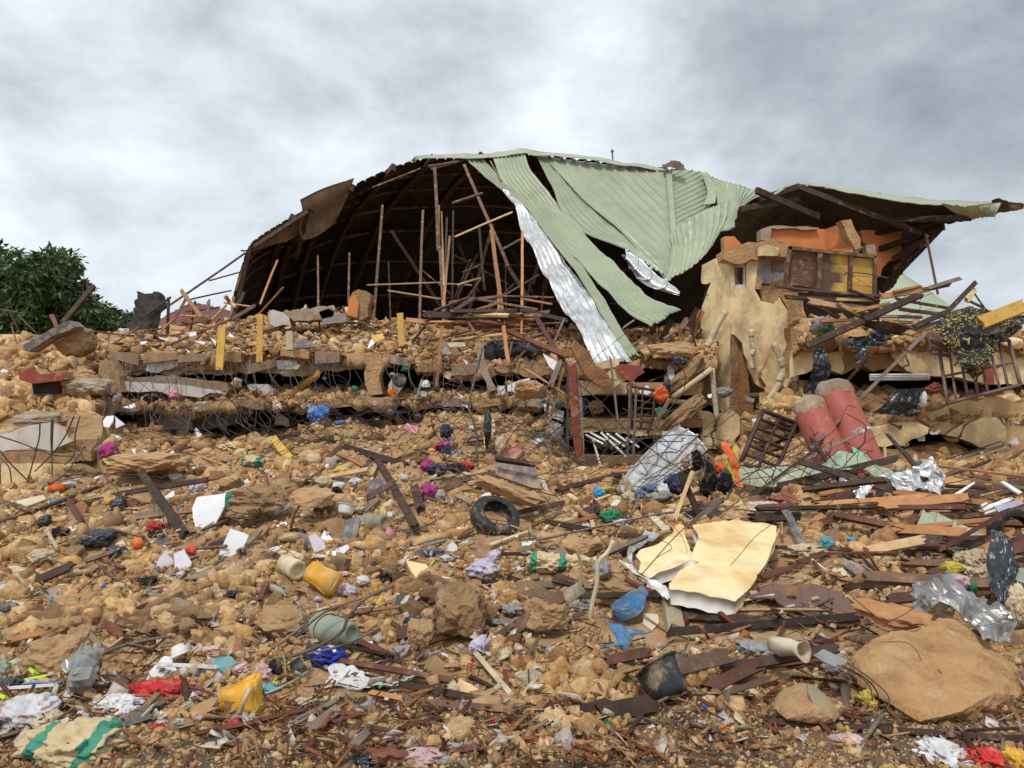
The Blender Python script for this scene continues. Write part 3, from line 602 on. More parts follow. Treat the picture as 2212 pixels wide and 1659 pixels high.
plate('exposed_mud_core', zp('D', [(318, 1265), (355, 1275), (405, 1330), (440, 1440), (445, 1600), (480, 1800), (360, 1800), (345, 1500), (315, 1400)], 15.72), .25, ['redmud', 'redmud'], T, jag=.04)
plate('broken_wall_top', zp('D', [(280, 735), (320, 745), (390, 700), (440, 680), (500, 685), (560, 665), (640, 685), (720, 700), (725, 780), (510, 775), (505, 800), (460, 790), (420, 815), (340, 820), (280, 790)], 15.45), .5, ['mudblock', 'mudblock'], T, jag=.06)
plate('cream_patch', zp('D', [(500, 720), (560, 700), (640, 720), (630, 770), (500, 772)], 15.38), .06, ['beige', 'mudblock'], T, jag=.02)
plate('bathroom_tiles', zp('D', [(512, 772), (690, 775), (690, 935), (640, 955), (520, 945)], 16.0), .12, ['tilewall', 'mudblock'], T)
plate('bare_patch', zp('D', [(594, 782), (684, 785), (684, 865), (594, 865)], 15.93), .06, ['concrete', 'mudblock'], T, jag=.01)
plate('door_jamb', zp('D', [(485, 770), (522, 772), (522, 985), (480, 985)], 15.62), .35, ['concrete', 'concrete'], T, jag=.02)
plate('broken_sill', zp('D', [(480, 940), (580, 960), (700, 920), (760, 1000), (770, 1200), (700, 1210), (690, 1110), (640, 1030), (600, 1085), (525, 1065)], 15.75), .3, ['mudblock', 'mudblock'], T, jag=.04)
plate('side_wall', [P(1716, 640, 15.9), P(1735, 640, 15.9), P(1735, 700, 15.9), P(1716, 700, 15.9)], .3, ['concrete', 'concrete'], T, jag=.02)
plate('side_wall', [P(1524, 585, 16.7), P(1524, 950, 16.7), P(1540, 945, 18.5), P(1540, 590, 18.5)], .2, ['innershade', 'innershade'], T, back=(1, 0, 0))
plate('rear_wall', [(1522, 560, 18.2), (1900, 560, 18.2), (1900, 960, 18.2), (1522, 960, 18.2)], .2, ['innershade', 'innershade'], T)
plate('lower_wall', zp('G', [(1420, 850), (1500, 860), (1560, 900), (1700, 850), (1760, 900), (1760, 1050), (1700, 1180), (1480, 1180), (1420, 1080)], 14.6), .3, ['beige', 'mudblock'], T, jag=.03)
# the small white window
wf = empty('w', (0, 0, 0)); bpy.data.objects.remove(wf)
def quadframe(name, q, w, th, m_, parent, yoff=0):
    gs = []
    q = [v+Vector((0, yoff, 0)) for v in q]; c = sum(q, Vector())/4
    inn = [v+(c-v).normalized()*w*1.414 for v in q]
    V = q+inn+[v+Vector((0, th, 0)) for v in q]+[v+Vector((0, th, 0)) for v in inn]; Fc = []
    for i in range(4):
        j = (i+1) % 4; Fc += [(i, j, 4+j, 4+i), (8+i, 12+i, 12+j, 8+j), (i, 8+i, 8+j, j), (4+i, 4+j, 12+j, 12+i)]
    return mk(name, V, Fc, m_, parent)
wn = quadframe('window', [v+Vector((0, .06, 0)) for v in win], .055, .06, 'pwhite', T)
def child(o, par): o.parent = par; o.location = o.location-par.location; return o
wi = [v.copy() for v in win]; m1 = (wi[0]+wi[1])/2; m2 = (wi[2]+wi[3])/2
for a_, b_, c_, d_, m_ in ((wi[0], m1, m2, wi[3], 'whitewall'), (m1, wi[1], wi[2], m2, 'glass')):
    o = plate('pane', [v+Vector((0, .1, 0)) for v in (a_, b_, c_, d_)], .01, m_, None); child(o, wn)
o = plate('mullion', [m1+Vector((-.02, .05, 0)), m1+Vector((.02, .05, 0)), m2+Vector((.02, .05, 0)), m2+Vector((-.02, .05, 0))], .04, 'pwhite', None); child(o, wn)
# pipes fixed to the tower wall
def pipe(k, l, d, r, m_, lab, cat='pipe', land=None, collar=()):
    pts = [P(*Z(k, x, y), d) for x, y in l]
    V, Fc = merge([tube_geo(pts, r, 10)]+[tube_geo([P(*Z(k, x, y), d-.005), P(*Z(k, x2, y2), d-.005)], r*1.1, 10) for x, y, x2, y2 in collar])
    o = mk('drain_pipe', V, Fc, m_, smooth=True); tag(o, lab, cat, land=land); return o
pipe('G', [(1640, -10), (1560, 130), (1480, 290)], 15.1, .062, 'pcream', 'broken cream drain pipe slanting down the tower wall', land='the slanting drain pipe', collar=[(1505, 245, 1475, 300)])
pipe('G', [(1860, 150), (1865, 260), (1880, 330), (1850, 400), (1870, 500)], 15.35, .055, 'pcream', 'cream soil pipe with a swollen joint running down the cream wall', land='the upright soil pipe', collar=[(1860, 160, 1862, 215), (1872, 330, 1862, 375)])
pipe('G', [(2050, 265), (2110, 390), (2140, 470), (2110, 600), (1990, 800), (1900, 1040), (1800, 1330)], 14.3, .064, 'pcream', 'long cream pipe bent down from the wall to the rubble', land='the long bent pipe', collar=[(2112, 400, 2135, 470), (2125, 540, 2100, 600)])
pipe('G', [(1175, 745), (1520, 490)], 14.1, .05, 'pcream', 'straight pale pipe leaning against the tower foot', land='the leaning pale pipe')
pipe('G', [(1520, 485), (1540, 700), (1565, 935)], 14.2, .05, 'pcream', 'pale pipe hanging upright and broken off below')
pipe('G', [(1170, 770), (1370, 790), (1400, 820), (1410, 900)], 14.2, .045, 'pcream', 'pale pipe elbow running level under the gallery')
# orange rooms under the canopy
OR = empty('orange_rooms', P(1800, 560, 17.5)); tag(OR, 'bright orange plastered room walls left standing under the torn canopy roof', 'ruin', land='the orange room walls')
plate('wall', zp('D', [(585, 588), (900, 598), (930, 600), (932, 760), (720, 705), (590, 665)], 17.0), .2, ['orangewall', 'concrete'], OR)
plate('wall', [P(*Z('D', 930, 600), 17.0), P(*Z('D', 1045, 560), 16.4), P(*Z('D', 1080, 660), 16.3), P(*Z('D', 1118, 710), 16.2), P(*Z('D', 1095, 755), 16.2), P(*Z('D', 932, 740), 17.0)], .2, ['orangewall', 'mudblock'], OR)
plate('broken_edge', zp('D', [(1030, 545), (1100, 535), (1125, 600), (1160, 660), (1160, 715), (1130, 730), (1105, 690), (1075, 640)], 16.15), .3, ['mudblock', 'mudblock'], OR, jag=.03)
plate('wall', zp('D', [(1165, 605), (1425, 612), (1425, 790), (1350, 800), (1300, 850), (1290, 900), (1262, 915), (1262, 770), (1215, 700), (1175, 680)], 18.0), .2, ['orangewall', 'mudblock'], OR, jag=.015)
plate('wall', zp('D', [(285, 645), (350, 645), (400, 700), (390, 720), (310, 745), (285, 735)], 16.2), .3, ['orangewall', 'mudblock'], OR, jag=.02)
plate('wall_stub', zp('D', [(1195, 700), (1255, 695), (1262, 770), (1200, 765)], 16.4), .25, ['concrete', 'mudblock'], OR, jag=.03)
plate('wall_top_band', zp('D', [(520, 600), (580, 578), (890, 588), (890, 602), (590, 592), (585, 665), (520, 670)], 16.9), .25, ['concrete', 'concrete'], OR, jag=.02)
# wooden partition
WP = empty('wooden_partition', P(1800, 640, 15)); tag(WP, 'big wooden board partition, dark on the left and yellow on the right', 'partition', land='the wooden partition')
bx = lambda k, l, d: zp(k, l, d)
for l, m_ in (([(722, 735), (888, 752), (880, 980), (700, 955)], 'wbrown'), ([(918, 745), (1092, 770), (1085, 1010), (905, 990)], 'wmix'), ([(1112, 780), (1250, 790), (1250, 1028), (1100, 1015)], 'wyellow')):
    if m_ == 'wmix':
        def ex(N, L, tc, mix, col, nz):
            g = N('ShaderNodeSeparateXYZ'); L(tc.outputs['Object'], g.inputs[0]); m0 = N('ShaderNodeMath'); m0.operation = 'MULTIPLY_ADD'; L(nz(1.2, 5), m0.inputs[0]); m0.inputs[1].default_value = 1.1; L(g.outputs[0], m0.inputs[2])
            mr = N('ShaderNodeMapRange'); L(m0.outputs[0], mr.inputs[0]); mr.inputs[1].default_value = .55; mr.inputs[2].default_value = .75; return mix(mr.outputs[0], (.12, .07, .045), (.62, .38, .09))
        mat('wmix', (.5, .3, .1), extra=ex, rough=.6, vari=0)
    for i in range(4):
        a, b, c, d = zp('D', l, 15.0); f0 = i/4+.004; f1 = (i+1)/4-.004
        plate('board', [a.lerp(d, f0), b.lerp(c, f0), b.lerp(c, f1), a.lerp(d, f1)], .03, m_, WP)
for l in ([(700, 710), (722, 712), (690, 965), (668, 960)], [(888, 745), (918, 745), (905, 1010), (875, 1008)], [(1092, 765), (1112, 768), (1104, 1015), (1082, 1010)], [(1250, 770), (1268, 772), (1265, 1030), (1246, 1028)], [(700, 705), (1262, 765), (1262, 785), (700, 728)]):
    plate('batten', zp('D', l, 14.9), .07, 'wbrown', WP)
# ------------------------------------------------------------- right block: two storeys of cream beams
RB = empty('right_block_ruin', P(1980, 1000, 13.5)); tag(RB, 'cream storeys of the right block squashed with arched black openings', 'ruin', land='the arched black opening')
plate('wall', zp('H', [(60, 200), (200, 200), (210, 600), (120, 610), (0, 600), (-60, 500), (0, 350)], 15.4), .3, ['beige', 'mudblock'], T, jag=.03)
plate('upper_beam', zp('H', [(190, 270), (400, 240), (520, 250), (660, 260), (640, 330), (660, 410), (640, 470), (560, 440), (450, 430), (330, 460), (240, 480), (185, 500)], 14.0), .35, ['beige', 'mudblock'], RB, jag=.03)
plate('broken_core', zp('H', [(630, 250), (800, 280), (950, 260), (1100, 280), (1150, 380), (1200, 440), (1100, 440), (1000, 420), (830, 400), (740, 420), (650, 470)], 14.05), .3, ['mudblock', 'redmud'], RB, jag=.05)
plate('upper_beam', zp('H', [(1060, 300), (1200, 200), (1330, 185), (1800, 180), (2300, 260), (3400, 300), (3400, 700), (2300, 560), (2000, 560), (1720, 520), (1600, 490), (1480, 485), (1360, 475), (1200, 440), (1130, 380)], 13.9), .35, ['beige', 'mudblock'], RB, jag=.025)
plate('broken_top', zp('H', [(190, 60), (330, 110), (600, 150), (900, 170), (1300, 150), (1300, 200), (1100, 290), (900, 260), (640, 250), (400, 235), (190, 270)], 14.1), .3, ['mudblock', 'redmud'], RB, jag=.06)
plate('red_plaster_pier', zp('H', [(1870, 400), (1960, 390), (1960, 560), (1880, 555)], 13.8), .2, ['redwall', 'mudblock'], RB, jag=.02)
plate('lower_beam', zp('H', [(860, 920), (1250, 880), (1390, 930), (1380, 980), (1240, 1030), (1170, 1090), (1000, 1100), (900, 1080), (850, 1000)], 12.9), .3, ['beige', 'mudblock'], RB, jag=.03)
plate('lower_beam', zp('H', [(1600, 950), (1700, 890), (1850, 840), (2040, 850), (2050, 1040), (1990, 1080), (1840, 1105), (1760, 1060), (1620, 1010), (1540, 995)], 12.9), .3, ['beige', 'mudblock'], RB, jag=.03)
plate('mud_band', zp('H', [(820, 860), (1000, 860), (1300, 800), (1600, 720), (2000, 660), (2100, 700), (2900, 700), (2900, 1300), (2100, 1300), (2030, 1080), (2050, 860), (1850, 850), (1700, 890), (1600, 950), (1480, 985), (1380, 940), (1250, 890), (860, 935)], 13.0), .3, ['beigemud', 'redmud'], RB, jag=.04)
plate('opening_shade', zp('H', [(1100, 960), (1900, 960), (1900, 1180), (1100, 1180)], 13.6), .1, 'innershade', RB)  # near-black sheet painting the shade behind the arched opening
plate('rear_wall', zp('H', [(150, 380), (3400, 380), (3400, 900), (150, 900)], 16.2), .2, 'innershade', RB)
plate('rubble_filled_opening', zp('H', [(1180, 1105), (1300, 1095), (1450, 1080), (1600, 1060), (1720, 1110), (1760, 1180), (1560, 1240), (1200, 1240)], 13.1), .4, ['redmud', 'redmud'], RB, jag=.05)
plate('orange_dado', zp('H', [(1020, 1110), (1200, 1120), (1500, 1180), (1700, 1180), (1700, 1300), (1020, 1280)], 12.8), .3, ['mudblock', 'mudblock'], RB, jag=.03)
for l in ([(1560, 1330), (1500, 1300), (2212, 1290), (3000, 1300), (3000, 1640), (2212, 1500), (1800, 1380)],): plate('terrace_face', zp('H', l, 12.5), .3, ['beige', 'mudblock'], RB, jag=.03)
# the two fallen red pillars
def pillar(top, bot, r, lab, land):
    e = empty('red_pillar', bot); tag(e, lab, 'pillar', land=land)
    ax = (top-bot); Lh = ax.length; mt = frame(bot, ax)
    n = 40; V = []; Fc = []; rows = 14; rg = [random.uniform(-.04, .05) for _ in range(n)]; rg = [(rg[i]+rg[i-1]+rg[i-2])/2 for i in range(n)]
    for j in range(rows+1):
        for i in range(n):
            a = 2*math.pi*i/n; z = Lh*j/rows+(rg[i] if j == rows else 0); V.append(mt @ Vector((r*math.cos(a), r*math.sin(a), z)))
    for j in range(rows):
        for i in range(n): k = (i+1) % n; Fc.append((j*n+i, j*n+k, (j+1)*n+k, (j+1)*n+i))
    o = mk('plaster', V, Fc, 'redcol', e, smooth=True)
    prof = [(r*.97, Lh-.06), (r*.96, Lh+.02), (r*.92, Lh+.14), (r*.6, Lh+.22), (r*.25, Lh+.14), (0.001, Lh+.1)]
    g = lathe_geo(prof, 26); g = ([mt @ (v+nv(v, 5, 3)*.035) for v in g[0]], g[1]); mk('concrete_core', g[0], g[1], 'concrete', e)
pillar(P(1752, 890, 11.2), P(1815, 1035, 10.7), .235, 'shorter fallen red pillar with a broken concrete top', 'the shorter red pillar')
pillar(P(1803, 855, 11.4), P(1880, 1035, 10.8), .27, 'taller fallen red pillar with a broken concrete top', 'the taller red pillar')
# dark red flat post in the middle
o = plate('red_concrete_post', zp('G', [(280, 465), (345, 450), (370, 900), (410, 1290), (350, 1290), (310, 1000)], 12.9), .2, ['redwall', 'redwall']); 
tag(o, 'tall flat dark red concrete post standing before the gallery', 'post', land='the flat red post')
o = plate('torn_post_side', zp('G', [(345, 450), (372, 500), (405, 850), (425, 1310), (400, 1300), (370, 900)], 12.95), .18, ['concrete', 'mudblock'], jag=.02); tag(o, 'narrow broken concrete flank behind the flat red post', 'concrete')
# ------------------------------------------------------------- main roof
MR = empty('main_roof', P(1100, 700, 20)); tag(MR, 'huge collapsed green metal roof torn open over a black attic full of timbers', 'roof', land='the torn green roof')
under = [[(505, 640, 19.4), (540, 532, 19.4), (600, 492, 19.6), (652, 458, 19.8), (765, 402, 20.1), (890, 347, 20.4), (1003, 339, 20.6), (1130, 329, 20.7), (1290, 345, 20.8), (1470, 367, 21.2)],
         [(500, 670, 19.7), (530, 600, 20.2), (565, 570, 21), (600, 560, 22), (670, 530, 22.8), (770, 500, 23.4), (880, 490, 24), (1030, 490, 24.5), (1200, 500, 24.6), (1560, 520, 24.8)],
         [(497, 715, 20), (520, 715, 21), (540, 715, 22.5), (565, 718, 24), (620, 722, 25.5), (690, 728, 26.5), (790, 735, 27.2), (930, 745, 27.8), (1150, 750, 28), (1620, 755, 28.4)]]
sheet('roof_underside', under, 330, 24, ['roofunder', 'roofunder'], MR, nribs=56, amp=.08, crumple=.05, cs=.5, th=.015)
uP = [[P(*q) for q in r] for r in under]
def US(u, v, off=.1): 
    p = cr_([cr_(r, u) for r in uP], v); d = (Vector((0, 0, CH))-p).normalized(); return p+d*off
for v in (.12, .24, .38, .52, .66, .8):
    gs = []
    for i in range(24):
        u0 = .02+i*.04; u1 = u0+.041
        gs.append(plank_geo(US(u0, v, .10+.02*math.sin(i)), US(u1, v, .10+.02*math.sin(i+1)), .06, .05, up=(0, -1, .4)))
    mk('purlin', *merge(gs), 'wbrown', MR)
for u in (.3, .36, .44, .52, .6, .7):
    gs = [plank_geo(US(u, a_/8, .28), US(u+.0, (a_+1)/8, .28), .2, .12, up=(0, -1, .4)) for a_ in range(8)]; mk('rafter', *merge(gs), 'wdark', MR)
# the flap that sticks up on the left, brown underside with the light put into its colour
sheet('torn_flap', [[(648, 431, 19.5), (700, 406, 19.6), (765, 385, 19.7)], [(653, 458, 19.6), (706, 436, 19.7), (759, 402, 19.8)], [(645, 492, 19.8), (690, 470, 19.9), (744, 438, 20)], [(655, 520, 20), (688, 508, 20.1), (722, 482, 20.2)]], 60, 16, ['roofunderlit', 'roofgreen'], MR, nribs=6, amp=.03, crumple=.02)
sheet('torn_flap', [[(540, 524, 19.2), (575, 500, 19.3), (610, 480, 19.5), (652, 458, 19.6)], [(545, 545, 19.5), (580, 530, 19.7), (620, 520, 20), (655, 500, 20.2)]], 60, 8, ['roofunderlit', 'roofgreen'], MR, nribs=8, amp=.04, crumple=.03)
def beam(name, x0, y0, d0, x1, y1, d1, w, t, m_, parent=None, **k): return plank(name, P(x0, y0, d0), P(x1, y1, d1), w, t, m_, parent, **k)
for q in ((548, 533, 19.0, 664, 458, 19.5), (500, 712, 19.3, 542, 532, 19.1), (664, 460, 19.5, 640, 560, 20.5), (930, 365, 20, 1000, 345, 20.2)):
    beam('edge_timber', *q, .09, .06, 'wdark', MR, up=(0, -1, .2))
sheet('ridge_cap', [[(888, 347, 20.2), (910, 334, 20.2), (1003, 336, 20.3), (1088, 327, 20.4), (1125, 321, 20.4), (1158, 328, 20.4), (1215, 333, 20.5), (1325, 348, 20.6), (1413, 360, 20.7), (1440, 364, 20.8)],
                    [(895, 352, 20.3), (915, 340, 20.1), (1003, 345, 20.15), (1088, 338, 20.2), (1125, 330, 20.2), (1158, 335, 20.2), (1215, 340, 20.3), (1325, 354, 20.4), (1413, 367, 20.5), (1440, 371, 20.6)]], 110, 3, ['roofgreen', 'roofunder'], MR, crumple=.06, cs=1.5)
GR = ['roofgreen', 'silver']
def gsheet(rows, nu=90, nv_=60, **k): return sheet('roof_sheet', rows, nu, nv_, k.pop('mats', GR), MR, amp=.045, crumple=k.pop('crumple', .05), cs=1.1, th=.012, **k)
# main field
fl = [(1173, 337, 20.5), (1218, 386, 19.9), (1263, 434, 19.3), (1340, 499, 18.5), (1440, 606, 17.4)]
rows = []
for j in range(9):
    f = j/8; a = cr_([P(*q) for q in fl], f); rv = cr_([P(1438, 368, 20.6), P(1446, 450, 19.7), P(1452, 530, 18.7), P(1443, 604, 17.6)], f); rows.append([a.lerp(rv, i/4)+Vector((0, .12*math.sin(i/4*math.pi), 0)) for i in range(5)])
gsheet(rows, 170, 150, ribdir=(1, .98), spacing=15.5, crumple=.03)
# falling strips
def strip(Lp, Rp, nr, **k):
    rows = [[P(*a), P(*a).lerp(P(*b), .5)+Vector((0, k.get('bow', 0), 0)), P(*b)] for a, b in zip(Lp, Rp)]; k.pop('bow', 0)
    return gsheet(rows, k.pop('nu', 12*nr), 64, nribs=nr, **k)
strip([(1003, 339, 20.3), (1043, 379, 19.8), (1080, 409, 19.3), (1135, 449, 18.6), (1188, 519, 17.8), (1240, 579, 17.0), (1275, 639, 16.3), (1305, 690, 15.7), (1347, 770, 14.9)],
      [(1045, 341, 20.4), (1066, 368, 20.0), (1088, 396, 19.5), (1152, 440, 18.8), (1208, 507, 18.0), (1255, 566, 17.3), (1300, 640, 16.5), (1338, 700, 15.8), (1381, 766, 15.0)], 4, crumple=.06, jag=.05)
strip([(1065, 341, 20.2), (1087, 397, 19.6), (1140, 452, 18.8), (1200, 520, 17.9), (1252, 563, 17.2), (1273, 589, 16.9), (1313, 631, 16.4), (1355, 671, 15.9), (1406, 706, 15.4)],
      [(1132, 331, 20.4), (1148, 370, 19.8), (1182, 412, 19.2), (1218, 461, 18.8), (1262, 503, 18.3), (1302, 546, 17.7), (1362, 606, 17.0), (1402, 640, 16.4), (1471, 672, 15.8)], 8, crumple=.08, jag=.04)
strip([(1156, 334, 20.5), (1192, 404, 19.75), (1208, 448, 19.2), (1246, 496, 18.7), (1300, 519, 18.2), (1350, 539, 17.8), (1382, 562, 17.6)],
      [(1186, 337, 20.6), (1228, 390, 20.0), (1275, 440, 19.4), (1330, 494, 18.7), (1372, 532, 18.2), (1405, 566, 17.8), (1440, 600, 17.5)], 6, crumple=.05)
strip([(1088, 330, 20.5), (1100, 345, 20.3)], [(1134, 332, 20.5), (1140, 350, 20.4)], 4)
# silver undersides turned outwards
strip([(1083, 414, 19.1), (1110, 449, 18.6), (1130, 506, 17.9), (1160, 563, 17.2), (1182, 605, 16.7), (1213, 661, 16.0), (1243, 701, 15.5), (1290, 795, 14.6)],
      [(1097, 420, 19.2), (1140, 455, 18.7), (1188, 521, 17.9), (1232, 578, 17.2), (1262, 622, 16.6), (1290, 668, 16.0), (1316, 712, 15.4), (1358, 776, 14.7)], 5, mats=['silver', 'roofgreen'], crumple=.10, jag=.08)
gsheet([[(1350, 540, 17.6), (1381, 560, 17.4), (1422, 596, 17), (1469, 632, 16.5)], [(1352, 556, 17.4), (1378, 585, 17.0), (1420, 615, 16.7), (1468, 635, 16.4)], [(1347, 548, 17.7), (1364, 583, 17.3), (1392, 614, 16.9), (1468, 640, 16.4)]], 60, 20, mats=['silver', 'silver'], nribs=4, crumple=.05)
# right of the valley
gsheet([[(1449, 368, 20.8), (1480, 367, 20.9), (1514, 374, 21)], [(1453, 440, 19.9), (1495, 432, 20.1), (1541, 430, 20.3)], [(1455, 530, 18.9), (1470, 510, 19.1), (1500, 485, 19.4)]], 70, 110, ribdir=(1, -.5), spacing=9.5, crumple=.02)
gsheet([[(1520, 376, 21), (1580, 397, 21.2), (1646, 421, 21.4)], [(1548, 430, 20.5), (1585, 438, 20.6), (1606, 447, 20.7)], [(1540, 505, 19), (1572, 500, 19), (1592, 492, 19)]], 80, 24, nribs=13, crumple=.07)
gsheet([[(1452, 515, 18.5), (1480, 480, 18.4), (1530, 452, 18.5), (1584, 430, 18.7)], [(1452, 560, 17.9), (1482, 540, 17.9), (1528, 508, 18.0), (1574, 472, 18.4)], [(1441, 608, 17.3), (1475, 590, 17.3), (1512, 564, 17.4), (1548, 516, 17.9)]], 80, 50, nribs=11, crumple=.10)
sheet('valley_flashing', [[(1437, 366, 20.5), (1451, 367, 20.5)], [(1444, 450, 19.5), (1457, 450, 19.5)], [(1449, 530, 18.5), (1462, 528, 18.5)], [(1440, 608, 17.2), (1449, 604, 17.2)]], 4, 50, ['roofgreen', 'roofunder'], MR, crumple=.03)
sheet('hip_flashing', [[(1511, 371, 20.7), (1528, 374, 20.7)], [(1528, 408, 20.3), (1546, 410, 20.3)], [(1518, 446, 19.7), (1544, 440, 19.8)]], 6, 30, ['roofgreen', 'roofunder'], MR, crumple=.08)
sheet('lifted_cap', [[(1430, 358, 20.5), (1452, 350, 20.5), (1476, 361, 20.5)], [(1432, 366, 20.3), (1452, 362, 20.3), (1476, 370, 20.3)]], 14, 4, ['roofunderlit', 'roofunder'], MR, crumple=.12, cs=3)
# closing slope behind, seen only from inside
sheet('rear_slope', [[(1440, 368, 21.2), (1540, 400, 21.6), (1640, 425, 21.8)], [(1400, 760, 28), (1540, 760, 28), (1700, 760, 28)]], 40, 10, ['roofunder', 'roofgreen'], MR, nribs=10)
# ------------------------------------------------------------- canopy roof on the right
CR = empty('canopy_roof', P(1850, 500, 17)); tag(CR, 'broken wing of roof jutting out to the right with its brown underside showing', 'roof', land='the jutting canopy roof')
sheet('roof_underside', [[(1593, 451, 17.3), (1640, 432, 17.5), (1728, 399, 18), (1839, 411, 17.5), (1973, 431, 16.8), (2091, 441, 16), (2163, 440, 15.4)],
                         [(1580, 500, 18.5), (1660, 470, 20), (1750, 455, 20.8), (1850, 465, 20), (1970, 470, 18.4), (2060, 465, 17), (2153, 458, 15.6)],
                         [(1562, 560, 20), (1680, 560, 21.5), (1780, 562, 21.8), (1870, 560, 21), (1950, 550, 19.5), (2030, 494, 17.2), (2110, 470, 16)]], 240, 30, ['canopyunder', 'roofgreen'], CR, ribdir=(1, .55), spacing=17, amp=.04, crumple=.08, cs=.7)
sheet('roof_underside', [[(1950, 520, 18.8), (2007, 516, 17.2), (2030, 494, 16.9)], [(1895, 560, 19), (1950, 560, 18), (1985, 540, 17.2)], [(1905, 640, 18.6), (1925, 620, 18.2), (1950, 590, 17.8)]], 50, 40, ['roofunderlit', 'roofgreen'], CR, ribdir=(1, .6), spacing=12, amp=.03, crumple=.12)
sheet('green_edge', [[(1660, 421, 17.4), (1728, 396, 17.9), (1839, 407, 17.4), (1973, 427, 16.7), (2091, 437, 15.9), (2163, 437, 15.3)], [(1664, 424, 17.3), (1728, 400, 17.8), (1839, 416, 17.25), (1973, 439, 16.55), (2085, 447, 15.75), (2158, 446, 15.2)]], 120, 3, ['roofgreen', 'roofunder'], CR, crumple=.04)
sheet('green_tip', [[(2032, 440, 15.9), (2095, 443, 15.5), (2163, 437, 15.1)], [(2065, 456, 15.9), (2110, 458, 15.5), (2158, 452, 15.1)], [(2105, 472, 15.8), (2130, 466, 15.5), (2150, 470, 15.2)]], 40, 12, ['roofgreen', 'roofunder'], CR, nribs=5, amp=.03, crumple=.06)
sheet('torn_tip', [[(2142, 432, 15.3), (2160, 426, 15.2), (2190, 434, 15), (2215, 441, 14.8)], [(2150, 458, 15.4), (2170, 460, 15.3), (2190, 455, 15.1), (2210, 452, 14.9)]], 20, 6, ['roofunderlit', 'roofunder'], CR, crumple=.1, cs=3)
for q in ((1640, 432, 17.4, 1727, 402, 17.8), (1890, 478, 17.8, 2100, 470, 15.9), (1850, 510, 18.5, 2110, 462, 15.9), (1880, 545, 18.2, 2040, 490, 16.8), (1725, 404, 17.8, 1990, 505, 17), (1600, 452, 17.2, 1725, 430, 18), (1930, 600, 17.9, 2030, 495, 16.9), (1930, 560, 17.8, 2000, 520, 17)):
    beam('rafter', *q, .13, .07, 'wdark', CR, up=(0, -1, .2))
beam('hanging_lath', 2000, 505, 16.8, 2026, 636, 16.6, .045, .03, 'ironmauve', CR)
beam('edge_timber', *Z('D', 490, 350), 16.8, *Z('D', 890, 520), 17.6, .14, .08, 'wdark', CR, up=(0, -1, .2))
# distant bits of building
FR = sheet('far_green_roof', [[(1900, 585, 30), (1946, 591, 30), (1950, 593, 30)], [(1890, 640, 27), (1990, 640, 27), (2025, 640, 27)], [(1880, 690, 24), (2000, 690, 24), (2100, 690, 24)]], 90, 10, ['roofgreen', 'roofunder'], None, nribs=18, amp=.05)
tag(FR, 'pale green sloping roof farther back behind the fallen planks', 'roof', land='the far green roof')
FB = empty('rusty_shed', P(400, 720, 26)); tag(FB, 'low shed with a reddish sheet roof behind the rubble crest on the left', 'shed', land='the reddish shed roof')
sheet('shed_roof', [[(345, 690, 25), (400, 660, 25), (425, 655, 25), (500, 672, 25)], [(338, 735, 23), (400, 735, 23), (430, 735, 23), (520, 735, 23)]], 80, 6, ['rust_roof', 'rust_roof'], FB, nribs=16, amp=.05)
plate('shed_wall', [(335, 735, 23.2), (520, 735, 23.2), (520, 800, 23.2), (335, 800, 23.2)], .2, 'palewall', FB)
o = plate('yard_wall', [(-700, 722, 24), (75, 722, 24), (80, 760, 24), (-700, 760, 24)], .2, 'beige'); tag(o, 'short stretch of cream yard wall below the trees at far left', 'wall', land='the cream yard wall')
# aerial on the ridge
V, Fc = merge([tube_geo([P(1324, 350, 22), P(1322, 322, 22)], .02, 5), tube_geo([P(1322, 331, 22), P(1319.5, 325, 22)], .014, 4), tube_geo([P(1322, 331, 22), P(1326, 326, 22)], .014, 4)])
o = mk('roof_aerial', V, Fc, 'ironbrown'); tag(o, 'tiny forked aerial standing behind the ridge of the green roof', 'aerial', land='the ridge aerial')
# metal grilles
def grille(corners, nb, r, m_, lab, land, nh=2, diag=False):
    a, b, c, d = corners; e = empty('window_grille', (a+b+c+d)/4); tag(e, lab, 'grille', land=land)
    mk('grille_frame', *merge([tube_geo([p, q], r*1.35, 6) for p, q in ((a, b), (b, c), (c, d), (d, a))]), m_, e, smooth=True)
    for i in range(1, nb): mk('bar', *tube_geo([a.lerp(b, i/nb), d.lerp(c, i/nb)+Vector((random.uniform(-.03, .03), 0, 0))], r, 6), m_, e, smooth=True)
    for i in range(1, nh): mk('rail', *tube_geo([a.lerp(d, i/nh), b.lerp(c, i/nh)], r, 6), m_, e, smooth=True)
grille([P(*Z('H', *q), d) for q, d in (((1480, 260), 12.6), ((2080, 170), 12.3), ((2180, 560), 12.0), ((1550, 720), 12.2))], 7, .022, 'ironmauve', 'mauve metal balcony railing tilted over the cream beam', 'the tilted balcony railing', nh=2)
grille([P(*Z('H', *q), d) for q, d in (((1395, 150), 12.6), ((1560, 250), 12.5), ((1570, 310), 12.5), ((1405, 280), 12.6))], 2, .02, 'ironmauve', 'small bent bracket frame left of the balcony railing', 'the small bent bracket', nh=2)
grille([P(*Z('G', *q), d) for q, d in (((1960, 850), 11.6), ((2240, 960), 11.8), ((2060, 1420), 11.2), ((1770, 1300), 11.2))], 2, .028, 'ironbrown', 'black iron ladder-like grille lying askew under the pillars', 'the askew iron grille', nh=6)
grille([P(*Z('G', *q), d) for q, d in (((815, 640), 13.6), ((1030, 680), 13.6), ((1000, 1010), 13.5), ((830, 1000), 13.5))], 2, .02, 'ironbrown', 'rusty window bars hanging in the gallery opening', 'the rusty window bars', nh=6)
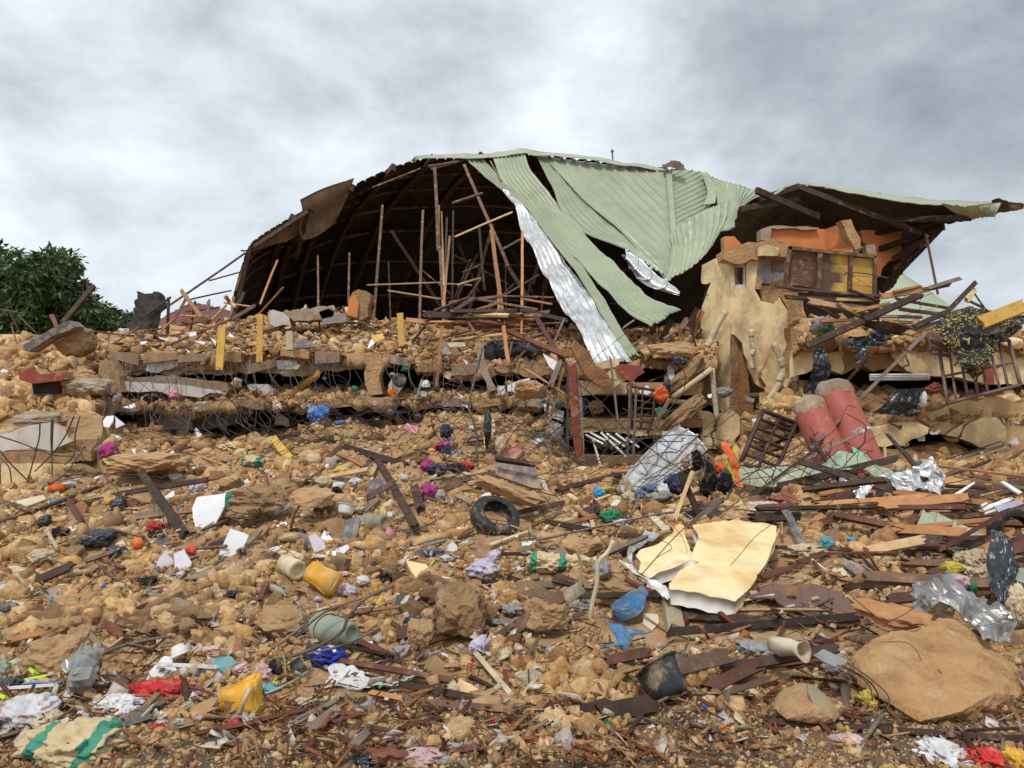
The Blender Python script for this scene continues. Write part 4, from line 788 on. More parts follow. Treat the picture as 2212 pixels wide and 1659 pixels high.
# ------------------------------------------------------------- where a sight line meets the heap
LAY = [(HL, -9e3, 9e3, 2.6, 30), (HU, 218, 1550, 14.85, 25), (HM, 222, 1235, 14.5, 18.5), (HR, 1605, 2600, 13.0, 17), (HT, 1715, 2600, 13.8, 18.5)]
def GAd(px, py):
    best = 1e9
    for Hf, a, b, d0, d1 in LAY:
        if not a < px < b: continue
        ds = DS if Hf is HL else np.linspace(d0, d1, 110)
        h = Hf((px-CX)/F*ds, ds); zr = CH-(py-CY)/F*ds; k = np.nonzero(zr < h)[0]
        if len(k):
            if Hf is not HL and k[0] == 0 and zr[0] < h[0]-.5: continue      # passes below this floor
            if ds[k[0]] < best: best = float(ds[k[0]])
    return best if best < 1e8 else 15.0
def GP(px, py, lift=0.0):
    p = P(px, py, GAd(px, py)); p.z += lift; return p
SCL = lambda k: 1.0 if k == 'V' else (.336 if k == 'D' else .25)
WN = dict(wdark='dark brown', wred='reddish brown', wbrown='brown', worange='orange brown', wpale='pale', wgrey='weathered grey', wcream='cream', wyellow='yellow', ironmauve='mauve iron', wmix='stained', silverdull='dull metal', slate='dark grey', pcream='cream')
def wplank(k, x1, y1, x2, y2, w, m_, d1=None, d2=None, desc=None, land=None, t=None, name='timber_plank', spl=.06, bend=0, cat=None, group=None):
    a = Z(k, x1, y1); b = Z(k, x2, y2)
    A_ = P(*a, d1) if d1 else GP(*a, .035); B_ = P(*b, d2) if d2 else GP(*b, .035)
    if not d1 and not d2:
        q_ = [A_.lerp(B_, i/10) for i in range(11)]; up_ = max(float(HL(q.x, q.y))+.035-q.z for q in q_); up_ = min(max(up_, 0), .14) if A_.y < 12 else 0; A_.z += up_; B_.z += up_
    dm = (A_.y+B_.y)/2; wm = w*SCL(k)*dm/F*(.8 if SCL(k) < .3 else 1); t = t or min(max(wm*.42, .025), .09)
    up = Vector((random.uniform(-.15, .15), -1, random.uniform(.35, .9)))
    L_ = (B_-A_).length
    o = plank(name, A_, B_, wm, t, m_, up=up, splinter=min(spl*1.5, L_*.2)*(wm/.08)**.5, bend=bend if bend else random.uniform(-.008, .008)*L_)
    size = ('long ' if L_ > 1.8 else 'short ' if L_ < .55 else '')
    desc = desc or (size+('broad ' if wm > .14 else 'thin ' if wm < .045 else '')+WN.get(m_, 'brown')+(' timber plank' if name == 'timber_plank' else ' '+name.replace('_', ' ')))
    tag(o, desc, cat or ('plank' if name == 'timber_plank' else name.split('_')[-1]), group, land=land)
    if not d1 or not d2:
        n = max(1, int(L_/.15))
        for i in range(n+1):
            p = A_.lerp(B_, i/n)
            if p.z < float(HL(p.x, p.y))+.3: keep(p, wm*.6+.03)
    return o
S = lambda d1, d2, k, rows: [wplank(k, *r[:6], d1, d2, **(r[6] if len(r) > 6 else {})) for r in rows]
def demote(o, p):
    PEND[:] = [q for q in PEND if q[0] is not o]; LAND[:] = [q for q in LAND if q[0] is not o]
    for k_ in ('label', 'category', 'group'):
        if k_ in o: del o[k_]
    o.parent = p; o.location = o.location-p.location; return o
# timbers standing and hanging in the dark attic
AT = dict(name='attic_timber')
S(19, 17, 'B', [(r + (AT,)) for r in [(1370, 590, 1290, 1600, 28, 'wbrown'), (1720, 640, 1690, 1640, 26, 'wbrown'), (1085, 1010, 1075, 1450, 20, 'wbrown'), (810, 1030, 815, 1590, 20, 'wbrown'), (465, 1070, 310, 1460, 22, 'worange'), (1420, 1090, 1440, 1600, 17, 'wdark'), (1980, 640, 1970, 1500, 22, 'wdark')]])
S(17.2, 15.6, 'B', [(r + (AT,)) for r in [(1820, 260, 1852, 1000, 34, 'wbrown'), (1857, 595, 1860, 980, 24, 'worange'), (1880, 650, 1900, 1300, 16, 'wpale'), (1868, 950, 1905, 1659, 42, 'wbrown'), (1952, 858, 1892, 1500, 24, 'worange'), (1900, 1300, 1935, 1640, 26, 'wdark')]])
S(17.5, 17.5, 'B', [(r + (AT,)) for r in [(1230, 1290, 1890, 1265, 14, 'wpale'), (1410, 1335, 1880, 1410, 16, 'wpale'), (1280, 445, 1700, 280, 18, 'wbrown'), (1960, 585, 2210, 505, 24, 'wbrown'), (1705, 1155, 2000, 1400, 14, 'wbrown'), (1750, 262, 2040, 222, 22, 'wbrown')]])
S(19, 17.5, 'C', [(r + (AT,)) for r in [(205, 240, 430, 760, 32, 'wbrown'), (428, 750, 590, 1130, 34, 'wbrown'), (570, 1105, 760, 1400, 44, 'wdark'), (340, 790, 385, 1340, 26, 'wdark'), (60, 700, 30, 1500, 22, 'wdark'), (565, 1080, 570, 1500, 16, 'wdark'), (900, 1260, 870, 1560, 22, 'wbrown'), (435, 215, 530, 400, 18, 'wbrown')]])
S(17, 15.8, 'C', [(r + (AT,)) for r in [(440, 790, 555, 1659, 42, 'worange'), (712, 830, 705, 1650, 28, 'worange'), (500, 1330, 510, 1650, 18, 'worange')]])
S(16.8, 17.5, 'C', [(r + (AT,)) for r in [(95, 582, 370, 490, 24, 'wbrown'), (120, 875, 630, 655, 18, 'wpale'), (530, 985, 735, 872, 22, 'wbrown'), (290, 1085, 150, 1400, 22, 'wbrown'), (330, 1020, 230, 1190, 16, 'wdark'), (360, 1225, 120, 1550, 20, 'wbrown'), (415, 1460, 860, 1195, 18, 'wbrown'), (190, 1180, 350, 1110, 14, 'wbrown'), (145, 1290, 360, 1225, 20, 'wpale'), (0, 1275, 280, 1290, 14, 'wpale')]])
S(15.6, 15.6, 'C', [(70, 1440, 530, 1385, 38, 'wred', dict(desc='long reddish rafter lying level across the attic mouth', land='the level reddish rafter', name='rafter')), (480, 1380, 990, 1395, 20, 'wred', dict(name='rafter')), (700, 1405, 975, 1455, 22, 'worange', AT)])
S(15.2, 15.0, 'C', [(768, 1480, 870, 1659, 50, 'wdark', AT)])
S(14.9, 14.4, 'F', [(1062, 0, 1005, 580, 34, 'worange', dict(name='timber_post', desc='tall orange brown post before the black gap')), (1580, 0, 1630, 400, 42, 'worange', dict(name='timber_post')), (1660, 180, 1615, 405, 24, 'wbrown'), (1745, 0, 1740, 130, 20, 'worange'), (1850, -50, 2150, 435, 50, 'wred', dict(desc='long dark red rafter slanting down to the flat post', land='the slanting dark red rafter', name='rafter')),
   (1600, 80, 2150, 320, 66, 'wred', dict(name='rafter')), (1790, 245, 1630, 420, 22, 'wbrown'), (2115, -20, 1890, 500, 22, 'wgrey'), (1835, 150, 1780, 255, 20, 'wbrown'), (1250, 180, 1500, 100, 16, 'worange'), (1010, 90, 840, 275, 20, 'wbrown'), (1270, 0, 1340, 110, 26, 'wbrown')])
S(13.6, 13.2, 'F', [(2080, 340, 1985, 590, 56, 'wgrey'), (1990, 600, 1945, 900, 36, 'wgrey'), (2105, 400, 1985, 870, 30, 'worange'), (2135, 430, 2150, 1380, 24, 'wdark', dict(name='timber_post', desc='tall thin dark post left of the flat red post')), (1770, 420, 2130, 650, 20, 'wpale'), (2015, 980, 1900, 1300, 40, 'wgrey')])
S(13.4, 12.8, 'G', [(640, 380, 720, 1060, 22, 'ironmauve', dict(name='iron_bar')), (810, 610, 790, 1330, 18, 'ironbrown', dict(name='iron_bar')), (865, 680, 840, 1300, 26, 'ironbrown', dict(name='iron_bar')), (280, 520, 265, 1430, 26, 'wdark', dict(name='timber_post')), (1160, 740, 1000, 1020, 44, 'wbrown')])
S(14.8, 15.2, 'G', [(1430, -20, 1350, 190, 26, 'worange'), (1330, 60, 1380, 300, 14, 'wbrown'), (1380, 0, 1355, 200, 20, 'wbrown'), (1250, 320, 1420, 150, 30, 'wbrown'), (1090, 440, 1130, 560, 20, 'worange'), (930, 430, 1010, 350, 26, 'wbrown'), (1100, 230, 1195, 170, 14, 'silverdull', dict(name='metal_strip')), (750, 140, 850, 70, 14, 'silverdull', dict(name='metal_strip')), (980, 600, 1120, 540, 18, 'wbrown')])
# white louvre strips hanging out of the gallery
for i, r in enumerate([(430, 1060, 580, 1140), (560, 1040, 780, 1250), (610, 1050, 770, 1165), (490, 1100, 560, 1340), (690, 1050, 780, 1120), (780, 1090, 890, 1170), (470, 1040, 600, 1110)]):
    wplank('G', *r, 22, 'pwhite', 13.7, 13.5, name='window_strip', desc='white aluminium window strip dangling under the cream arch', group='white strips dangling in the gallery', spl=0, t=.02, cat='metal strip')
# yellow boards hanging over the floor edge
S(14.55, 14.4, 'E', [(1090, 55, 1065, 432, 80, 'wyellow', dict(desc='tall yellow board hanging over the broken floor edge', land='the tall yellow board', name='yellow_board', spl=0, t=.03)), (1418, -60, 1412, 365, 62, 'wyellow', dict(desc='narrow warped yellow board hanging right of another one', land='the warped yellow board', name='yellow_board', spl=.02, t=.03)), (1672, 100, 1676, 262, 72, 'wcream', dict(desc='short framed pale board propped beside black sheeting', land='the framed pale board', name='pale_board', spl=0))])
S(14.9, 14.8, 'F', [(692, -60, 705, 225, 66, 'wyellow', dict(desc='yellow board stuck upright in rubble before the attic posts', land='the upright yellow board', name='yellow_board', spl=0, t=.03))])
S(None, None, 'E', [(1745, 600, 1925, 480, 90, 'wyellow', dict(desc='yellow board lying aslant above the blue cloth', land='the slanting yellow board', name='yellow_board', spl=0))])
S(12.6, None, 'E', [(1530, 1020, 1680, 1225, 84, 'wyellow', dict(desc='round-ended yellow board stuck in the slope among wires', land='the round-ended yellow board', name='yellow_board', spl=0))])
# left crest
S(15.9, 15.4, 'A', [(820, 385, 540, 720, 62, 'wdark', dict(desc='thick dark beam rearing up against the sky at the left', land='the rearing dark beam', name='roof_beam', spl=.03)), (445, 645, 520, 820, 42, 'wred', dict(desc='short reddish board leaning on the grey duct', spl=.03)), (585, 780, 560, 925, 42, 'wbrown'), (1560, 430, 1760, 690, 42, 'worange'), (1620, 480, 1490, 720, 26, 'wbrown'), (1803, 515, 1790, 690, 36, 'wbrown'), (1960, 560, 1825, 695, 22, 'worange'), (1930, 540, 2190, 578, 16, 'wpale'), (2112, 450, 1990, 700, 38, 'wdark'), (2000, 560, 1945, 480, 40, 'worange'), (1940, 490, 2040, 580, 30, 'wpale'), (1545, 655, 1710, 660, 22, 'worange')])
S(17.5, 19, 'A', [(1410, 600, 2125, 108, 22, 'wdark', dict(name='rafter', desc='long bare rafter slanting from the roof edge to the left crest', land='the bare slanting rafter')), (1640, 515, 2000, 437, 16, 'wdark', dict(name='rafter')), (1805, 352, 2065, 280, 18, 'wred', dict(name='rafter')), (2085, 92, 2150, 90, 18, 'wdark', dict(name='rafter')), (1900, 580, 1600, 620, 14, 'wdark', dict(name='rafter'))])
S(15.2, 15.4, 'A', [(1240, 790, 1820, 690, 13, 'wdark'), (1190, 1010, 2020, 672, 18, 'wred'), (1425, 1105, 1745, 815, 13, 'ironmauve', dict(name='iron_bar')), (670, 775, 1165, 830, 16, 'wred'), (895, 945, 1205, 752, 12, 'wgrey'), (1158, 790, 1325, 950, 28, 'wgrey'), (1240, 800, 1500, 830, 14, 'worange'), (1400, 780, 1500, 680, 12, 'worange'), (0, 600, 155, 625, 12, 'wgrey'), (80, 620, 180, 815, 9, 'wgrey'), (150, 640, 320, 810, 9, 'wgrey'), (100, 750, 150, 900, 9, 'wpale'), (1450, 830, 1820, 760, 12, 'worange'), (1260, 650, 1480, 490, 22, 'wdark'), (1900, 760, 2090, 800, 16, 'wbrown'), (1980, 700, 2212, 560, 40, 'wbrown')])
# lower field, left
S(10.2, None, 'I', [(1215, 478, 1605, 1072, 92, 'wdark', dict(desc='thick dark beam jutting steeply out of the left rubble', land='the jutting dark beam', name='roof_beam'))])
S(None, None, 'I', [(300, 865, 855, 648, 46, 'wdark'), (0, 790, 315, 885, 46, 'wbrown'), (0, 975, 290, 862, 40, 'wdark'), (575, 750, 705, 975, 62, 'wred'), (920, 1045, 1240, 1120, 20, 'wbrown'), (1400, 1165, 1580, 1130, 26, 'worange'), (1010, 1240, 940, 1320, 22, 'wgrey'), (840, 1310, 1080, 1400, 30, 'wred'), (400, 1035, 500, 1205, 34, 'wcream'), (1230, 1090, 1290, 1175, 34, 'wbrown'), (1440, 880, 1425, 1000, 22, 'wpale'), (1660, 1110, 1960, 990, 26, 'wbrown'), (905, 470, 1065, 565, 30, 'wcream'), (1690, 1240, 1960, 1225, 26, 'wbrown'), (1905, 850, 1975, 940, 18, 'pwhite', dict(name='plastic_strip')), (1700, 1060, 1940, 890, 14, 'pwhite', dict(name='plastic_strip')), (1480, 1500, 1640, 1450, 12, 'worange'), (440, 950, 570, 880, 16, 'wpale'), (930, 850, 1190, 850, 14, 'wdark'), (1600, 320, 2000, 470, 18, 'worange'), (160, 1110, 330, 1100, 22, 'slate', dict(name='metal_strip'))])
S(None, None, 'J', [(860, 62, 1450, 250, 72, 'wdark', dict(desc='thick glossy dark beam lying across the middle of the field', land='the glossy dark beam', name='roof_beam')), (750, 92, 1085, 250, 42, 'worange'), (1185, 215, 1520, 830, 74, 'wdark', dict(desc='broad dark mauve plank pointing down beside the tub', land='the broad mauve plank')), (1510, 100, 2060, 290, 36, 'wdark'), (1505, 480, 1560, 700, 92, 'wdark'), (0, 1080, 175, 880, 72, 'wgrey'), (1060, 655, 1200, 530, 52, 'wgrey'), (1320, 755, 1500, 668, 28, 'wcream'), (160, 1455, 235, 1275, 60, 'wred'), (175, 885, 250, 790, 42, 'worange'), (1130, 340, 1180, 240, 50, 'wpale'), (880, 290, 1130, 350, 16, 'worange'), (1600, 760, 1720, 700, 30, 'worange'), (1860, 500, 2020, 580, 70, 'concrete', dict(desc='narrow flat mud slab left of the tyre', name='slab')), (1590, 560, 1790, 610, 30, 'wbrown'), (1380, 850, 1620, 810, 60, 'wgrey'), (1820, 470, 1860, 360, 34, 'worange'), (1150, 60, 1120, 50, 10, 'wgrey'), (1305, 175, 1325, 5, 14, 'rebar', dict(name='iron_bar')), (2030, 40, 2050, 240, 14, 'rebar', dict(name='iron_bar')), (970, 510, 1120, 190, 16, 'rebar', dict(name='iron_bar'))])
S(None, None, 'K', [(570, 690, 1010, 590, 52, 'wbrown'), (830, 752, 1250, 822, 52, 'wdark'), (980, 770, 1292, 702, 38, 'worange'), (720, 800, 985, 670, 36, 'wbrown'), (450, 1032, 740, 1040, 30, 'wdark'), (930, 512, 1550, 340, 50, 'wdark', dict(desc='long mauve rafter lying under the fallen silver sheet', land='the long mauve rafter', name='rafter')), (600, 130, 1130, 510, 34, 'worange'), (1220, 590, 1400, 520, 26, 'wpale'), (1240, 730, 1270, 850, 42, 'wpale'), (1270, 560, 1295, 690, 52, 'wdark'), (900, 1300, 1180, 1370, 52, 'wdark'), (930, 1220, 1130, 1290, 50, 'wred'), (860, 1650, 1205, 1560, 44, 'wbrown'), (1700, 950, 1850, 842, 42, 'worange'), (1385, 870, 1830, 890, 40, 'wdark'), (620, 490, 800, 560, 20, 'wpale'), (780, 990, 1020, 1010, 20, 'wgrey'), (1160, 470, 1260, 490, 22, 'worange'), (120, 880, 220, 820, 30, 'wbrown'), (1550, 770, 1640, 700, 20, 'wred')])
S(8.2, None, 'K', [(2000, 275, 2190, 720, 66, 'wdark', dict(desc='dark splintered stake standing among the wire tangle', land='the dark splintered stake')), (2112, 270, 1950, 730, 42, 'wpale'), (1740, 640, 1890, 820, 74, 'wcream', dict(desc='short white painted board leaning behind the foam'))])
# round the foam mattress
S(None, None, 'L', [(600, 1035, 655, 1395, 185, 'wcream', dict(desc='broad grey-cream board lying below the foam slab', land='the broad cream board', name='wide_board')), (700, 1225, 1560, 1285, 88, 'wdark', dict(land='the squared dark beam', desc='squared wet dark beam lying right below the foam slab', name='roof_beam', spl=0)), (1150, 1212, 1945, 1212, 26, 'wpale'), (560, 1420, 2250, 1275, 84, 'wdark', dict(land='the long muddy beam', desc='long muddy dark beam reaching to the big boulder', name='roof_beam')), (1150, 1650, 2000, 1560, 70, 'wred'), (-200, 1135, 1010, 1135, 60, 'wdark', dict(spl=.2)), (1380, 900, 1700, 800, 66, 'wred'), (1690, 800, 1960, 690, 60, 'wred', dict(spl=.2)), (1450, 655, 2212, 690, 36, 'wdark'), (1220, 1120, 1510, 1070, 24, 'wcream'), (370, 600, 520, 500, 40, 'worange'), (1720, 640, 1960, 840, 26, 'pwhite', dict(name='plastic_strip')), (1850, 760, 1940, 910, 44, 'wred'), (1120, 1460, 1500, 1465, 34, 'wpale'), (1560, 330, 1570, 560, 20, 'wpale'), (950, 190, 930, 330, 24, 'worange'), (1980, 230, 2060, 110, 26, 'wpale'), (200, 1480, 0, 1510, 30, 'bluetin', dict(name='pipe_piece', desc='blue painted tube end')), (1660, 1280, 1800, 1230, 34, 'worange')])
S(9.6, None, 'M', [(250, 110, 2000, 690, 72, 'wdark', dict(desc='very long dark rafter lying across the right heap', land='the very long dark rafter', name='roof_beam', spl=.02))])
S(11.2, 8.6, 'M', [(330, -160, 830, 630, 42, 'wdark', dict(land='the crossing dark rafter', desc='dark rafter crossing steeply over the long one', name='rafter')), (1140, 0, 1360, 270, 62, 'wdark', dict(name='rafter'))])
S(9, 7.8, 'M', [(1530, 380, 2095, 745, 60, 'wdark', dict(name='rafter')), (1540, 400, 1690, 560, 40, 'wdark'), (1535, 330, 1870, 350, 44, 'wdark'), (1450, 152, 2260, 252, 28, 'worange'), (1600, 245, 2260, 350, 14, 'wpale')])
S(12, 11.4, 'M', [(1540, 120, 2050, -40, 18, 'silverdull', dict(name='metal_strip')), (1550, 145, 2070, -15, 26, 'wpale'), (1535, 100, 2020, -60, 10, 'ironbrown', dict(name='iron_bar')), (1005, -40, 1020, 135, 26, 'wpale'), (870, 190, 1120, 340, 40, 'wbrown')])
S(7.6, None, 'M', [(1320, 480, 1195, 765, 52, 'wred'), (2140, 640, 2250, 1010, 52, 'wred'), (1660, 1220, 1870, 1400, 46, 'wbrown')])
S(None, None, 'M', [(640, 1260, 1245, 1240, 60, 'wdark'), (880, 762, 1400, 830, 26, 'wred'), (1390, 830, 1665, 995, 20, 'wred'), (800, 980, 1000, 1190, 16, 'ironbrown', dict(name='iron_bar')), (880, 980, 1000, 1180, 12, 'wred'), (640, 990, 880, 1150, 20, 'wdark'), (500, 1230, 620, 1170, 22, 'wbrown'), (1700, 660, 1960, 780, 30, 'worange'), (380, 980, 1120, 970, 24, 'wred', dict(spl=.2))])
S(4.6, None, 'M', [(1870, 1400, 1960, 1640, 88, 'worange', dict(desc='upright orange-brown stake standing behind the big boulder', land='the upright stake'))])
# foreground
S(None, None, 'Q', [(-60, 1345, 2400, 1530, 66, 'wdark', dict(desc='very long mauve-brown beam along the bottom right edge of the rubble', land='the bottom mauve beam', name='roof_beam')), (-60, 1308, 1080, 1378, 62, 'wdark', dict(name='roof_beam')), (-100, 830, 540, 762, 88, 'wred', dict(name='roof_beam')), (655, 915, 690, 1235, 92, 'wgrey'), (360, 560, 600, 690, 64, 'wdark')])
S(None, None, 'O', [(660, 795, 1700, 990, 58, 'wred', dict(desc='long reddish lath over the white tin sheet', land='the long reddish lath', spl=.02)), (800, 595, 1280, 800, 52, 'wred', dict(spl=.2)), (1225, 1010, 1990, 1150, 74, 'wdark', dict(name='roof_beam')), (1240, 1150, 2300, 1240, 66, 'wbrown', dict(name='roof_beam')), (720, 655, 1200, 760, 30, 'wdark'), (1500, 930, 1720, 970, 56, 'wbrown'), (-40, 1345, 420, 1235, 42, 'wred'), (520, 1262, 940, 1272, 40, 'wred'), (1240, 1390, 1600, 1300, 46, 'wred', dict(spl=.2)), (300, 1370, 770, 1130, 28, 'wgrey'), (320, 1405, 700, 1180, 30, 'wgrey'), (980, 1085, 1290, 1150, 52, 'worange'), (970, 535, 1350, 560, 40, 'wbrown', dict(spl=.15)), (820, 395, 1250, 345, 30, 'worange', dict(spl=.15)), (1900, 725, 2212, 1100, 56, 'wcream'), (2030, 1095, 2115, 985, 30, 'wpale'), (430, 1450, 720, 1230, 120, 'wgrey', dict(desc='thick flaking grey log end at the road edge', land='the flaking grey log', name='log')), (820, 1570, 985, 1400, 90, 'wgrey', dict(name='log')), (310, 430, 720, 310, 36, 'wbrown'), (60, 440, -60, 470, 60, 'wbrown'), (1000, 1540, 1200, 1500, 30, 'wred'), (1950, 450, 2250, 480, 60, 'slate', dict(name='sheet_strip')), (1480, 635, 1800, 540, 50, 'wred', dict(spl=.2)), (2050, 900, 2212, 1000, 40, 'wpale'), (1850, 950, 2060, 1060, 36, 'wdark'), (1620, 860, 1760, 850, 36, 'worange')])
S(None, None, 'N', [(50, 650, 530, 530, 66, 'worange', dict(desc='muddy orange board half buried between stones')), (980, 470, 1350, 590, 86, 'wbrown', dict(desc='broad wet brown board among the stones', land='the wet brown board')), (880, 500, 1090, 620, 90, 'wred'), (740, 540, 890, 700, 50, 'wgrey'), (930, 700, 1095, 580, 32, 'wpale'), (1060, 1340, 1440, 1130, 90, 'wgrey', dict(desc='thin grey plywood sheet lying flat in the foreground', name='plywood_sheet', t=.02)), (1650, 1450, 2260, 1330, 44, 'wred'), (1330, 870, 1890, 900, 40, 'pwhite', dict(name='plastic_strip')), (850, 935, 1300, 925, 26, 'wgrey'), (870, 960, 1250, 1050, 60, 'wbrown'), (960, 1400, 1300, 1290, 60, 'slate', dict(name='sheet_strip')), (1050, 800, 1150, 690, 24, 'wpale'), (0, 1480, 280, 1400, 40, 'wbrown'), (1740, 1570, 1910, 1580, 24, 'wcream'), (200, 1000, 540, 985, 16, 'pblue', dict(name='plastic_strip')), (0, 1040, 520, 1000, 34, 'pwhite', dict(name='plastic_strip')), (200, 970, 400, 930, 30, 'plime', dict(name='plastic_strip')), (240, 840, 310, 920, 34, 'plime', dict(name='plastic_strip')), (440, 900, 530, 860, 30, 'pyellow', dict(name='plastic_strip')), (0, 1100, 60, 1130, 36, 'plime', dict(name='plastic_strip'))])
# planks piled on the right upper floor
S(13.0, 13.2, 'D', [(605, 965, 1300, 1032, 20, 'wdark', dict(name='rafter')), (670, 1035, 1240, 1072, 30, 'wdark', dict(name='rafter')), (1270, 1035, 1590, 985, 34, 'worange'), (1560, 990, 1750, 950, 28, 'wbrown'), (1370, 1002, 1560, 962, 18, 'worange'), (1590, 978, 1812, 912, 24, 'wgrey'), (1080, 985, 1290, 1065, 18, 'wdark'), (1380, 1045, 1740, 1110, 18, 'wdark'), (650, 985, 840, 1000, 26, 'worange'), (810, 1060, 1210, 1120, 44, 'wpale'), (900, 1192, 1130, 1180, 20, 'worange'), (1260, 1160, 1560, 1165, 22, 'worange'), (1290, 1190, 1500, 1200, 20, 'wpale'), (1300, 1180, 1480, 1230, 18, 'worange'), (1120, 1130, 1360, 1075, 26, 'worange'), (1020, 1080, 1160, 1150, 30, 'wpale'), (1000, 1050, 1250, 1060, 20, 'wpale'), (890, 1090, 1040, 1180, 34, 'wdark'), (1400, 1110, 1720, 1150, 24, 'wred')])
S(12.4, 12.9, 'D', [(808, 1352, 1270, 1145, 44, 'wdark', dict(desc='long dark fascia board sloping down left from the plank pile', land='the sloping fascia board', name='rafter', spl=.01)), (1180, 1185, 1560, 1015, 44, 'wdark', dict(name='rafter')), (1450, 1275, 1740, 1180, 38, 'wpale', dict(spl=.03)), (1490, 1235, 1720, 1130, 34, 'wdark'), (1690, 1160, 1905, 938, 30, 'wdark'), (1640, 1240, 2035, 1332, 20, 'worange'), (2030, 1315, 2175, 1250, 36, 'worange'), (1830, 1045, 1965, 1110, 22, 'wred'), (1895, 1015, 1955, 1100, 10, 'wgrey'), (1840, 1065, 1905, 985, 30, 'wpale')])
S(12.0, 12.0, 'D', [(1925, 1205, 2230, 1085, 84, 'wyellow', dict(desc='broad yellow board over the black and gold scarf', land='the broad yellow board', name='yellow_board', spl=.03))])
S(12.2, 10.6, 'H', [(1390, 95, 1205, 270, 36, 'ironmauve', dict(name='iron_bar')), (1220, 250, 370, 1110, 36, 'ironmauve', dict(name='iron_bar', desc='long brown iron bar crossing in front of the red pillars', land='the long crossing bar', spl=0)), (640, 580, 890, 300, 30, 'wbrown'), (1030, 985, 1170, 1150, 46, 'wdark')])
# dark wall-hung door flat
o = plate('fallen_door', zp('D', [(1160, 1190), (1330, 1190), (1500, 1235), (1430, 1262), (1300, 1240)], 12.9), .06, 'wdark', back=(0, .3, -1)); tag(o, 'dark panelled door lying flat on the plank pile', 'door', land='the flat dark door')
# random lumber on the top floor and inside the attic
LG = 'loose attic boards strewn over the top floor'
for i in range(88):
    px = random.uniform(880, 1235) if i < 60 else random.choice([random.uniform(300, 880), random.uniform(330, 560)]); py = random.uniform(672, 752) if i < 60 else random.uniform(690, 745)
    p = GP(px, py); a = random.uniform(-.5, .5) if random.random() < .6 else random.uniform(-1.6, 1.6); l = random.uniform(.3, 1.5); q = p+Vector((math.cos(a)*l, random.uniform(-.5, .5)*l*.5, math.sin(a)*l*.6)); q.z = max(q.z, p.z-.1)
    if pix(q)[0] > 1215 and i < 60: q.x = p.x-abs(q.x-p.x)
    w = random.uniform(.03, .13); m_ = random.choice(['worange', 'wbrown', 'wbrown', 'wdark', 'wpale', 'wred'])
    o = plank('loose_board', p+Vector((0, 0, .04)), q+Vector((0, 0, .1)), w, random.uniform(.02, .05), m_, splinter=.08)
    tag(o, ('short ' if l < .6 else '')+WN[m_]+' loose board', 'board', LG)
for i in range(11):
    px = random.uniform(930, 1180); d = random.uniform(18.5, 23); a = random.gauss(1.45, .6); l = random.uniform(1, 3.6); p = P(px, random.uniform(610, 730), d)
    q = p+Vector((math.cos(a)*l, random.uniform(-.4, .4)*l, abs(math.sin(a))*l)); m_ = random.choice(['wbrown', 'wdark', 'wdark'])
    q.z = min(q.z, 5.6); q.x = min(q.x, .9)
    o = plank('attic_timber', p, q, random.uniform(.05, .09), .04, m_); tag(o, WN[m_]+' attic timber deep inside', 'timber', 'timbers leaning deep inside the dark attic')
for i in range(34):
    px = random.uniform(1410, 1520); py = random.uniform(690, 800); d = random.uniform(15.8, 17.5); a = random.uniform(-.3, 1.7); l = random.uniform(.3, 1.0); p = P(px, py, d)
    q = p+Vector((math.cos(a)*l*.5, random.uniform(-.3, .3), math.sin(a)*l)); m_ = random.choice(['wbrown', 'wdark', 'worange', 'wdark'])
    o = plank('loose_board', p, q, random.uniform(.04, .14), .035, m_, splinter=.08); tag(o, WN[m_]+' broken board', 'board', 'broken boards in the recess beside the tower')
# ------------------------------------------------------------- flat broken pieces
def shard(k, pts, m_, desc, d=None, tilt=1.0, th=.018, jag=.004, name='tile_shard', cat=None, land=None, lift=.02, group=None, edge=None):
    q = [Z(k, x, y) for x, y in pts]; cy = max(p[1] for p in q); cx = sum(p[0] for p in q)/len(q)
    d0 = d or GAd(cx, cy-2)
    pp = [P(px, py, d0+(cy-py)/F*d0*tilt-lift) for px, py in q]
    o = plate(name, pp, th, [m_, edge or m_], None, jag=jag, step=.05)
    tag(o, desc, cat or name.split('_')[-1], group, land=land)
    if not d:
        for p in pp: keep(p, .04)
        c = sum(pp, Vector())/len(pp); keep(c, (pp[0]-c).length*.8)
    return o
sh = shard
sh('I', [(1700, 700), (1950, 665), (1935, 790), (1850, 950), (1690, 970), (1665, 870), (1660, 800)], 'tile', 'big white marbled tile leaning upright', land='the big white tile', th=.015, jag=.006)
sh('I', [(1890, 1200), (1990, 970), (2150, 1030), (2080, 1170), (1990, 1215)], 'tile', 'white tile half with a grey vein', land='the veined tile half')
sh('I', [(1975, 970), (2000, 870), (2075, 960), (2040, 990)], 'tile', 'small triangular white tile chip')
sh('I', [(1345, 1290), (1380, 1215), (1420, 1180), (1490, 1230), (1505, 1325), (1420, 1325)], 'tilemauve', 'pale lilac plate fragment with a notch', land='the lilac plate')
sh('I', [(1500, 1190), (1590, 1150), (1655, 1260), (1650, 1290), (1590, 1335), (1510, 1310)], 'tilemauve', 'darker lilac plate fragment')
sh('I', [(1640, 1350), (1680, 1295), (1860, 1280), (1960, 1285), (1930, 1345), (1760, 1370)], 'tilecream', 'speckled cream tile piece lying flat', tilt=3)
sh('I', [(1300, 1100), (1430, 1010), (1475, 1060), (1430, 1130), (1310, 1130)], 'tilegrey', 'dark grey slate plate', tilt=1.6)
sh('I', [(130, 735), (370, 680), (400, 715), (185, 795)], 'tilecream', 'long cream tile lying in mud', tilt=2)
sh('I', [(400, 1470), (430, 1445), (620, 1455), (600, 1510), (480, 1500)], 'tilecream', 'flat cream tile half', tilt=2.5, land='the flat cream tile')
